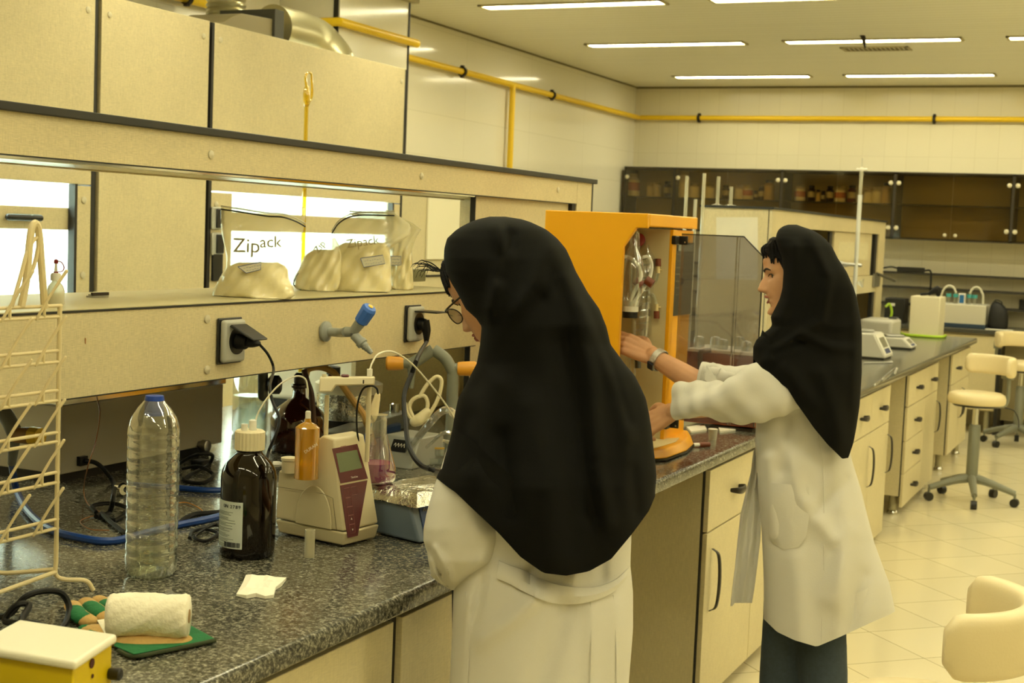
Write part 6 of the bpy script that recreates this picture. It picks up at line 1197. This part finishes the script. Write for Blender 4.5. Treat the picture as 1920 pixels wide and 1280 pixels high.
def sleeve(q, pts, rad, n=36, sm=10, fold=.004, ph=0, fr=3, open_end=True):
    P_ = spline(pts, sm); R_ = np.interp(np.linspace(0, 1, len(P_)), np.linspace(0, 1, len(rad)), rad); T_ = np.gradient(P_, axis=0); x, y, d = basis(T_[0]); rs = []
    for j, (p, t, r) in enumerate(zip(P_, T_, R_)):
        t = nrm(t); x = nrm(x-(x@t)*t); y = np.cross(t, x); k = j/len(P_)
        rs.append([p+(r+fold*math.sin(fr*a+9*k+ph)+fold*.8*math.sin(2*a-17*k+ph)*math.sin(26*k+ph))*(math.cos(a)*x+math.sin(a)*y) for a in np.arange(n)*2*PI/n])
    if open_end:
        c = np.mean(rs[-1], axis=0); rs.append([p+(c-p)*.10 for p in rs[-1]]); tt = nrm(T_[-1]); rs.append([p-tt*.05 for p in rs[-1]]); q.rings(rs, cap=True)
    else: q.rings(rs)
    return q
BLK = mat('black_scarf_cloth', (13, 13, 10), .85, spec=.12, bump=.06, bscale=500); COATM = mat('white_coat_cotton', (208, 205, 194), .85, var=.02, vscale=6, bump=.05, bscale=260); HAIR = mat('black_hair', (8, 6, 5), .6, spec=.2, bump=.5, bscale=120, stretch=(1, 1, 6))
JEAN = mat('dark_denim', (56, 68, 78), .85, var=.12, vscale=90, bump=.1, bscale=400); SHOE = mat('black_shoe', (26, 24, 22), .5)

# ------------------------------------------------------------------ woman 1: back view, head bent over the titrator
hd1 = Head(PX(972, 631, 2.84), math.radians(32), math.radians(31), k=.98, nose=.030)
w1 = thing('person', [*PX(1020, 1000, 2.72)[:2], 0], 'woman in black headscarf and glasses, seen from behind, bending over the worktop', 'person')
b = MB(); hd1.mesh(b); hd1.ear(b)
pel = np.array([*PX(1020, 1000, 2.74)[:2], .93]); nk = PX(990, 655, 2.80); ch = PX(1005, 760, 2.76)
shL, shR = PX(935, 765, 2.76), PX(1125, 735, 2.80)
b.limb([hd1.P(-.02, 0, .05), nk+CF*.02, ch], [.052, .05, .08]); b.limb([PX(1000, 720, 2.77), PX(1010, 860, 2.74), PX(1015, 960, 2.73), pel], [.095, .115, .105, .12]); b.limb([shL, ch, shR], [.046, .075, .05])
side = nrm(shR-shL)*[1, 1, 0]
for sg, sh_, el_, wr_ in ((-1, shL, PX(868, 1000, 2.74), PX(905, 1010, 3.02)), (1, shR, PX(1150, 930, 2.86), PX(1040, 985, 3.08))):
    b.limb([sh_, (sh_+el_)/2, el_], [.048, .043, .037]); b.limb([el_, (el_+wr_)/2, wr_], [.037, .033, .025])
    wr2 = wr_.copy(); f_ = nrm((wr_-el_)*[1, 1, .2]); hand(b, wr_+f_*.01, f_, -up, curl=(.25, .35, .3), side=-sg)
for sg in (-1, 1):
    hp_ = pel+side*.085*sg; ft = np.array([*(pel+side*.09*sg)[:2], .075]); b.limb([hp_, hp_*[1, 1, 0]+up*.5, ft], [.085, .058, .04])
body = b.build('body', SKIN, w1); remesh(body, .0036, 2)
hd1.eye(body, 1); hd1.eye(body, -1); hd1.lips(body)
# glasses
q = MB(); gm = mat('glasses_dark_frame', (58, 50, 40), .3, .7)
gl = thing('glasses', hd1.P(.09, 0, .115), 'thin dark framed glasses', 'glasses'); bpy.data.objects.remove(gl)
lens_c = [hd1.P(.092, sg*.031, .109) for sg in (1, -1)]
g0 = MB()
for sg in (1, -1):
    c = hd1.P(.096, sg*.033, .107); ring = [c+hd1.S*.0235*math.cos(a)+hd1.U*(.0175*math.sin(a)+ (0))-hd1.L*.004*abs(math.cos(a)) for a in np.arange(29)*2*PI/28]; g0.tube(ring, .0013, 6, 0)
g0.tube([hd1.P(.097, .010, .112), hd1.P(.104, 0, .115), hd1.P(.097, -.010, .112)], .0013, 6)
for sg in (1, -1): g0.tube([hd1.P(.092, sg*.055, .113), hd1.P(.084, sg*.070, .115), hd1.P(.03, sg*.078, .116), hd1.P(-.01, sg*.076, .118)], .0022, 6)
gl = g0.build('glasses', gm, w1); lz = MB()
for sg in (1, -1):
    c = hd1.P(.096, sg*.033, .107); lz = MB(); lz.hexa([c+hd1.S*.0225*math.cos(a)+hd1.U*.0168*math.sin(a)-hd1.L*.004*abs(math.cos(a)) for a in np.arange(20)*PI/10], [c+hd1.S*.0225*math.cos(a)+hd1.U*.0168*math.sin(a)+hd1.L*(.0008-.004*abs(math.cos(a))) for a in np.arange(20)*PI/10]); lz.build('lens', clear('lens_glass', (240, 244, 236), .3, .02, .05), gl)
# hair at the forehead
q = MB(); rnd = random.Random(11)
for k in range(80):
    y = .066*(rnd.random()*2-1) if k > 14 else .045+.025*rnd.random(); z0 = .205+.02*rnd.random(); z1 = .150+.022*rnd.random()
    x0 = hd1.surf(y*.8, min(z0, .21)); x1 = hd1.surf(y, z1); q.tube([hd1.P(x0-.010, y*.8, z0+.004), hd1.P((x0+x1)/2+.010+.005*rnd.random(), y*.95, (z0+z1)/2+.008), hd1.P(x1+.004+.004*rnd.random(), y*(1.0+.04*rnd.random()), z1)], [.003, .0038, .0012], 6, 4)
q.limb([hd1.P(.045, .05, .200), hd1.P(.062, .0, .206), hd1.P(.045, -.05, .200)], [.014, .016, .014], 10); q.limb([hd1.P(.068, .045, .178), hd1.P(.080, .0, .182), hd1.P(.068, -.045, .178)], [.009, .011, .009], 10)
for k in range(20):
    y = .03+.04*rnd.random(); a0_ = rnd.random(); s0 = hd1.P(.07, y, .20); q.tube([s0, s0+hd1.U*.02*(.5+a0_)+hd1.L*.012, s0+hd1.U*(.02+.03*a0_)+hd1.L*(.022+.014*rnd.random()), s0+hd1.U*(.012+.04*a0_)+hd1.L*(.036+.012*rnd.random())], [.0012, .0006, .0004], 4, 4)
q.build('hair', HAIR, w1)
# coat
c1rows = [(700, 900, 1130, 2.75, .10, .12), (800, 872, 1188, 2.75, .14, .13), (905, 862, 1186, 2.74, .15, .13), (1000, 856, 1184, 2.73, .15, .13), (1060, 856, 1182, 2.72, .145, .13), (1110, 850, 1187, 2.71, .15, .14), (1180, 848, 1187, 2.70, .155, .14), (1280, 843, 1179, 2.69, .16, .15), (1500, 836, 1176, 2.66, .17, .15), (1720, 832, 1178, 2.66, .18, .16)]
C1 = Sil(c1rows, [([(1005, 1120), (960, 1160), (905, 1200)], .012, 16), ([(1060, 1140), (1030, 1230), (1000, 1320)], -.010, 22), ([(1110, 1150), (1112, 1300)], .006, 12), ([(880, 1130), (872, 1280)], .012, 10), ([(905, 1090), (880, 1180), (876, 1280)], -.012, 9), ([(1075, 1090), (1080, 1060)], .01, 14), ([(1130, 1080), (1128, 1040)], -.012, 12), ([(1000, 1060), (985, 1090)], -.010, 10), ([(1160, 1130), (1165, 1400)], .008, 14)])
q = MB(); C1.mesh(q, nt=90, na=140); coat = q.build('coat', COATM, w1, smooth=60)
q = MB(); tb = [(935, 1051), (957, 1060), (979, 1068), (1011, 1084), (1047, 1096), (1083, 1101), (1119, 1100), (1155, 1086), (1181, 1062)]; bb = [(931, 1084), (953, 1093), (975, 1105), (1011, 1122), (1040, 1131), (1083, 1132), (1119, 1124), (1152, 1108), (1183, 1076)]
T1, B1 = spline([(*p, 0) for p in tb], 4), spline([(*p, 0) for p in bb], 4); up_l = [C1.near(p[0], p[1], .006) for p in T1]; lo_l = [C1.near(p[0], p[1], .008) for p in B1]
mi = [(a+b_)/2-CF*.006 for a, b_ in zip(up_l, lo_l)]
bk = [[a+CF*.006 for a in up_l], [a+CF*.006 for a in lo_l]]; rs = [[a, m_, b_, d_, c_] for a, m_, b_, c_, d_ in zip(up_l, mi, lo_l, *bk)]
q.rings(rs).build('belt', COATM, coat, smooth=40)
for pts in ([(1107, 1125), (1109, 1200), (1106, 1290), (1104, 1400)], [(1150, 1115), (1155, 1200), (1156, 1300)], [(872, 1110), (880, 1180), (876, 1290), (872, 1400)]):
    MB().tube([C1.near(u, v, .0005) for u, v in pts], .0013, 5).build('seam', COATM, coat)
# left sleeve resting on the worktop
S1 = Sil([(840, 838, 905, 2.70, .05, .06), (880, 826, 918, 2.69, .06, .07), (903, 817, 922, 2.68, .065, .07), (938, 806, 932, 2.67, .07, .075), (965, 799, 940, 2.665, .072, .08), (992, 794, 947, 2.66, .074, .08), (1014, 794, 950, 2.66, .074, .08), (1036, 801, 949, 2.66, .072, .08), (1052, 803, 944, 2.66, .07, .08), (1066, 806, 918, 2.67, .066, .075), (1080, 808, 892, 2.68, .058, .07), (1092, 822, 876, 2.69, .045, .055), (1101, 838, 864, 2.70, .025, .03), (1106, 846, 858, 2.70, .008, .01)], [([(803, 1030), (818, 1062), (838, 1095)], -.020, 6), ([(815, 1028), (835, 1058), (842, 1085)], .012, 7), ([(810, 1050), (822, 1085)], .008, 4), ([(870, 930), (900, 1000)], .008, 22), ([(930, 1000), (900, 1060), (860, 1095)], .006, 14)])
q = MB(); S1.mesh(q, nt=60, na=90, thick=.002); q.v = q.v[:-180]; q.f = [f for f in q.f if max(f) < len(q.v)]; q.f.append(tuple(range(len(q.v)-90, len(q.v)))); q.build('sleeve', COATM, coat, smooth=60)
MB().limb([PX(1130, 800, 2.86), PX(1150, 900, 2.90), PX(1100, 960, 3.0)], [.06, .055, .05]).build('sleeve', COATM, coat, smooth=60)
# headscarf
hemc = ([-1, -.8, -.6, -.4, -.2, 0, .2, .4, .6, .8, .95, 1], [896, 922, 959, 998, 1044, 1074, 1079, 1071, 1048, 999, 958, 930])
sc1 = [(406, 918, 948, 2.80, .02, .03), (409, 902, 972, 2.79, .045, .05), (415, 884, 992, 2.78, .065, .08), (423, 868, 1010, 2.77, .08, .10), (431, 855, 1026, 2.765, .09, .12), (447, 838, 1045, 2.76, .10, .14), (466, 833, 1061, 2.755, .105, .15), (485, 832, 1070, 2.75, .11, .155), (509, 836, 1080, 2.75, .115, .16), (530, 846, 1092, 2.75, .12, .16), (548, 857, 1102, 2.745, .12, .16), (579, 873, 1124, 2.74, .125, .15), (597, 893, 1131, 2.735, .125, .14), (612, 903, 1137, 2.73, .125, .13), (646, 900, 1145, 2.73, .125, .12), (681, 894, 1171, 2.73, .13, .13), (704, 882, 1190, 2.73, .135, .13), (725, 871, 1201, 2.73, .14, .14), (747, 859, 1211, 2.73, .145, .14), (775, 853, 1217, 2.725, .15, .15), (800, 849, 1221, 2.72, .155, .15), (837, 841, 1225, 2.715, .165, .15), (868, 831, 1229, 2.71, .172, .16), (893, 819, 1231, 2.705, .178, .16), (915, 812, 1229, 2.70, .182, .16), (960, 808, 1227, 2.70, .185, .16), (1085, 806, 1232, 2.70, .19, .16)]
rid1 = [([(930, 425), (950, 480), (925, 560), (905, 640)], .012, 14), ([(960, 440), (940, 520)], -.010, 12), ([(1040, 440), (1000, 540), (960, 610), (905, 690)], .016, 22), ([(1010, 560), (950, 630), (890, 720)], -.012, 18), ([(1045, 470), (1085, 580), (1110, 700), (1120, 850)], .014, 18), ([(1070, 520), (1125, 640), (1165, 740), (1185, 860)], .014, 16), ([(1100, 560), (1150, 690), (1180, 790)], -.010, 10), ([(1060, 640), (1080, 800), (1110, 960)], -.010, 22), ([(1120, 880), (1140, 980)], .012, 16), ([(930, 720), (900, 800), (880, 880)], .014, 28), ([(1000, 760), (1030, 900), (1040, 1040)], .010, 34), ([(940, 820), (960, 960)], -.010, 20), ([(1185, 840), (1195, 960)], -.010, 12), ([(880, 780), (850, 860)], -.008, 12)]
SC1 = Sil(sc1, rid1); q = MB(); SC1.mesh(q, hem=hemc, nt=110, na=170, back_hem=900, ruffle=.010, rn=8, thick=.004); q.build('headscarf', BLK, w1, smooth=70)
for sg in (-1, 1):
    p = pel+side*.09*sg; f_ = nrm((nk-pel)*[1, 1, 0]-CR*.3+CF*.4); f_[2] = 0; f_ = nrm(f_)
    MB().limb([np.array([p[0], p[1], .045])-f_*.05, np.array([p[0], p[1], .045])+f_*.08, np.array([p[0], p[1], .035])+f_*.16], [.042, .042, .032]).build('shoe', SHOE, w1)
MB().limb([pel+side*-.08, pel*[1, 1, 0]+side*-.085+up*.5, pel*[1, 1, 0]+side*-.09+up*.09], [.10, .075, .06]).limb([pel+side*.08, pel*[1, 1, 0]+side*.085+up*.5, pel*[1, 1, 0]+side*.09+up*.09], [.10, .075, .06]).build('trousers', mat('dark_trousers', (36, 38, 44), .8), w1)

# ------------------------------------------------------------------ woman 2: profile to the left, reaching into the orange unit
D2_ = 4.10
hd2 = Head(PX(1498, 589, D2_+.02), math.radians(8), math.radians(5), k=1.02, nose=.029)
w2 = thing('person', [*PX(1515, 1000, 4.15)[:2], 0], 'woman in black headscarf, white coat and jeans reaching into the orange unit', 'person')
b = MB(); hd2.mesh(b); hd2.ear(b)
nk = PX(1515, 625, 4.12); ch = PX(1510, 720, 4.12); pel = PX(1522, 1010, 4.16)
sN, sF = PX(1478, 705, 4.00), PX(1500, 700, 4.27); b.limb([hd2.P(-.02, 0, .04), nk, ch], [.052, .05, .08]); b.limb([PX(1508, 700, 4.14), PX(1512, 800, 4.16), PX(1518, 900, 4.18), pel+CF*.03], [.075, .085, .08, .085]); b.limb([sN, ch, sF], [.05, .08, .05])
eN, wN = PX(1375, 752, 4.08), PX(1262, 772, 4.26); eF, wF = PX(1335, 735, 4.30), PX(1224, 668, 4.44)
b.limb([sN, (sN+eN)/2, eN], [.046, .042, .037]); b.limb([eN, (eN+wN)/2, wN], [.037, .033, .024]); b.limb([sF, (sF+eF)/2, eF], [.046, .042, .040]); b.limb([eF, eF*.5+wF*.5, wF], [.041, .036, .027])
fF = nrm(wF-eF); hand(b, wF+fF*.006, -CR*.80+CU*.38+CF*.22, CF*.75-CU*.45-CR*.2, k=1.06, curl=(.35, .45, .35), side=-1, thumb=.6)
hand(b, wN+nrm(wN-eN)*.006, -CR*.72-CU*.42+CF*.35, CF*.7+CR*.2-CU*.4, k=.96, curl=(.4, .5, .4), side=-1, thumb=.5)
legs = ((PX(1482, 1130, 4.24), PX(1466, 1300, 4.22), [*PX(1470, 1400, 4.22)[:2], .08]), (PX(1535, 1130, 4.18), PX(1545, 1300, 4.12), [*PX(1540, 1400, 4.14)[:2], .08]))
for a_, k_, f_ in legs: b.limb([a_, k_, np.array(f_)], [.065, .05, .04])
body2 = b.build('body', SKIN, w2); remesh(body2, .0036, 2)
hd2.eye(body2, 1); hd2.eye(body2, -1); hd2.lips(body2, .004)
# hair showing at the hairline
q = MB(); rnd = random.Random(4)
q.limb([hd2.P(.030, .052, .196), hd2.P(.052, .03, .210), hd2.P(.056, -.02, .210)], [.014, .016, .014], 10).limb([hd2.P(.046, .062, .168), hd2.P(.066, .046, .186), hd2.P(.080, .015, .188), hd2.P(.080, -.02, .186)], [.009, .012, .011, .010], 10).limb([hd2.P(.030, .064, .125), hd2.P(.038, .064, .160), hd2.P(.050, .054, .188)], [.006, .011, .013], 10)
for k in range(30):
    y = .01+.055*rnd.random(); z1 = .165+.02*rnd.random()-(.02 if y > .05 else 0); x1 = hd2.surf(y, z1); q.tube([hd2.P(.055, y, .212), hd2.P(x1+.004, y, .196), hd2.P(x1+.004, y+.004*rnd.random(), z1)], [.006, .006, .002], 6, 4)
q.build('hair', HAIR, w2)
# watch
wc = wF+(eF-wF)*.10; ax = nrm(eF-wF); r_ = .0325
wt_ = MB().lathe([(r_, -.011), (r_+.0035, -.010), (r_+.0035, .010), (r_, .011)], wc, ax, 30, False, sx=1.0); wt_ = wt_.build('watch', mat('watch_steel', (200, 198, 188), .18, 1, bump=.5, bscale=300), w2)
n_ = nrm(-CF*.75-CU*.65+CR*.1); n_ = nrm(n_-(n_@ax)*ax); t_ = np.cross(ax, n_); fc = wc+n_*(r_+.003); MB().hexa([fc+ax*a*.012+t_*b_*.014 for a, b_ in ((-1, -1), (1, -1), (1, 1), (-1, 1))], [fc+n_*.006+ax*a*.011+t_*b_*.013 for a, b_ in ((-1, -1), (1, -1), (1, 1), (-1, 1))]).build('watch_face', mat('watch_dark', (28, 34, 44), .15), wt_, bev=.001)
MB().lathe([(.0085, -.0012), (.0098, 0), (.0085, .0012)], wN+nrm(-CR*.72-CU*.42+CF*.35)*.09, nrm(-CR*.72-CU*.42+CF*.35), 14).build('ring', mat('gold', (220, 180, 80), .2, 1), w2)
# coat
c2 = [(690, 1440, 1560, 4.13, .08, .12), (755, 1418, 1588, 4.13, .11, .15), (830, 1416, 1592, 4.14, .12, .15), (858, 1417, 1596, 4.14, .12, .15), (916, 1422, 1614, 4.15, .125, .15), (957, 1426, 1624, 4.15, .13, .15), (1019, 1429, 1640, 4.16, .135, .16), (1060, 1431, 1655, 4.16, .14, .17), (1094, 1432, 1668, 4.16, .145, .18), (1143, 1432, 1678, 4.16, .15, .19), (1215, 1432, 1680, 4.16, .155, .19)]
rid2 = [([(1560, 850), (1585, 960), (1575, 1180)], .009, 16), ([(1470, 830), (1500, 930), (1560, 1010)], .012, 16), ([(1590, 900), (1530, 960)], -.010, 14), ([(1600, 1000), (1560, 1120)], .014, 24), ([(1440, 860), (1450, 1000)], .010, 12), ([(1620, 1080), (1590, 1180)], -.012, 16), ([(1480, 780), (1470, 880)], -.012, 14), ([(1490, 1050), (1500, 1200)], .008, 22)]
C2 = Sil(c2, rid2); hem2 = ([-1, -.8, -.53, -.2, .15, .45, .7, .9, 1], [1160, 1184, 1200, 1212, 1194, 1177, 1163, 1153, 1146]); q = MB(); C2.mesh(q, hem=hem2, nt=90, na=140); coat2 = q.build('coat', COATM, w2, smooth=60)
q = MB(); pk = [(1446, 905), (1480, 908), (1517, 912), (1517, 970), (1512, 1005), (1497, 1026), (1470, 1030), (1448, 1018), (1440, 1000), (1441, 950)]
o_ = [C2.near(u, v, .004) for u, v in pk]; i_ = [C2.near(u, v, -.004) for u, v in pk]; cpk = C2.near(1480, 965, .012); m_ = [cpk+(a-cpk)*.7-CF*.003 for a in o_]; q.rings([i_, o_, m_, [cpk+(a-cpk)*.3 for a in m_]]).build('pocket', COATM, coat2, smooth=60)
MB().tube([C2.near(u, v, .0006) for u, v in ((1530, 800), (1543, 880), (1545, 960), (1545, 1060), (1540, 1205))], .0016, 5).build('seam', COATM, coat2)
# open front flap hanging towards the cabinet
q = MB(); fl = [(840, 1413, 1424), (880, 1408, 1424), (915, 1399, 1422), (957, 1389, 1428), (1010, 1383, 1426), (1060, 1378, 1420), (1100, 1373, 1415), (1130, 1370, 1410)]
rs = []
for v, a, c in fl:
    ring = []
    for k in range(12): u = a+(c-a)*k/11; ring.append(PX(u, v+(6 if k < 2 else 0), 4.20+.012*math.sin(k*1.1+v*.01)-.03*k/11))
    rs.append(ring+[p+CF*.005 for p in reversed(ring)])
q.rings(rs).build('front_flap', COATM, coat2, smooth=60)
# sleeves
q = MB(); sleeve(q, [PX(1505, 712, 4.06), PX(1462, 722, 4.03), PX(1412, 738, 4.03), PX(1362, 752, 4.07), PX(1318, 751, 4.13), PX(1276, 750, 4.20)], [.085, .088, .076, .060, .053, .050], fold=.0075, ph=1); q.build('near_sleeve', COATM, coat2, smooth=70)
q = MB(); sleeve(q, [PX(1500, 705, 4.26), PX(1440, 715, 4.28), PX(1370, 722, 4.30), PX(1312, 712, 4.33)], [.075, .066, .058, .054], fold=.003, ph=2); sl = q.build('far_sleeve', COATM, coat2, smooth=70)
q = MB(); sleeve(q, [PX(1370, 718, 4.26), PX(1340, 706, 4.26), PX(1318, 700, 4.27)], [.030, .034, .036], n=20, sm=5, fold=.004, ph=4); q.build('cuff_fold', COATM, sl, smooth=70)
MB().hexa([PX(1321, 712, 4.20), PX(1325, 684, 4.20), PX(1345, 712, 4.18), PX(1335, 722, 4.18)], [PX(1321, 712, 4.206), PX(1325, 684, 4.206), PX(1345, 712, 4.186), PX(1335, 722, 4.186)]).build('cuff_corner', COATM, sl, bev=.001)
q = MB(); rnd = random.Random(2)
for (u, v) in ((1316, 752), (1319, 744), (1336, 779)): q.ball(PX(u, v, 4.0), .0001, 4)
# jeans
q = MB()
for a_, k_, f_ in legs: q.limb([a_-up*-.12, a_, k_, np.array([f_[0], f_[1], .12])], [.075, .08, .068, .058], 18)
jn = q.build('jeans', JEAN, w2); remesh(jn, .010, 3)
for (a_, k_, f_), sd in zip(legs, (1, 1)):
    p = np.array([f_[0], f_[1], .045]); d_ = nrm(np.array([-.95, .15, 0])); MB().limb([p-d_*.05, p+d_*.07, p+d_*.15-up*.01], [.042, .04, .03]).build('shoe', SHOE, w2)
# headscarf
sc2 = [(421, 1478, 1494, 4.10, .02, .02), (424, 1468, 1502, 4.09, .04, .05), (430, 1460, 1520, 4.08, .06, .08), (438, 1456, 1536, 4.07, .075, .11), (448, 1454, 1548, 4.06, .085, .13), (462, 1458, 1560, 4.05, .09, .15), (484, 1466, 1571, 4.045, .092, .16), (510, 1469, 1588, 4.04, .095, .16), (540, 1467, 1601, 4.04, .095, .16), (560, 1462, 1607, 4.045, .095, .15), (582, 1451, 1611, 4.05, .095, .14), (594, 1445, 1613, 4.05, .095, .13), (612, 1448, 1615, 4.05, .10, .13), (624, 1432, 1616, 4.055, .10, .13), (637, 1418, 1616, 4.06, .105, .14), (650, 1412, 1616, 4.06, .11, .15), (700, 1412, 1616, 4.06, .125, .17), (760, 1411, 1612, 4.07, .13, .17), (800, 1410, 1606, 4.07, .13, .17), (870, 1412, 1604, 4.08, .13, .17)]
hem3 = ([-1, -.72, -.36, -.19, .2, .45, .74, .86, .95, 1], [672, 703, 728, 755, 804, 833, 860, 858, 830, 800])
rid3 = [([(1520, 440), (1555, 520), (1540, 600), (1480, 645), (1430, 680)], .012, 12), ([(1500, 640), (1450, 665)], -.010, 8), ([(1600, 520), (1604, 640), (1600, 760)], .008, 8), ([(1500, 625), (1560, 650), (1605, 655)], .010, 10), ([(1540, 700), (1580, 820)], .010, 16), ([(1470, 690), (1530, 760)], .010, 16), ([(1490, 460), (1480, 560), (1455, 620)], .006, 10)]
q = MB(); Sil(sc2, rid3).mesh(q, hem=hem3, nt=100, na=150, back_hem=760, ruffle=.008, rn=7); q.build('headscarf', BLK, w2, smooth=70)

# ------------------------------------------------------------------ tidy up
for o in bpy.data.objects:
    if '_o' in o: del o['_o']
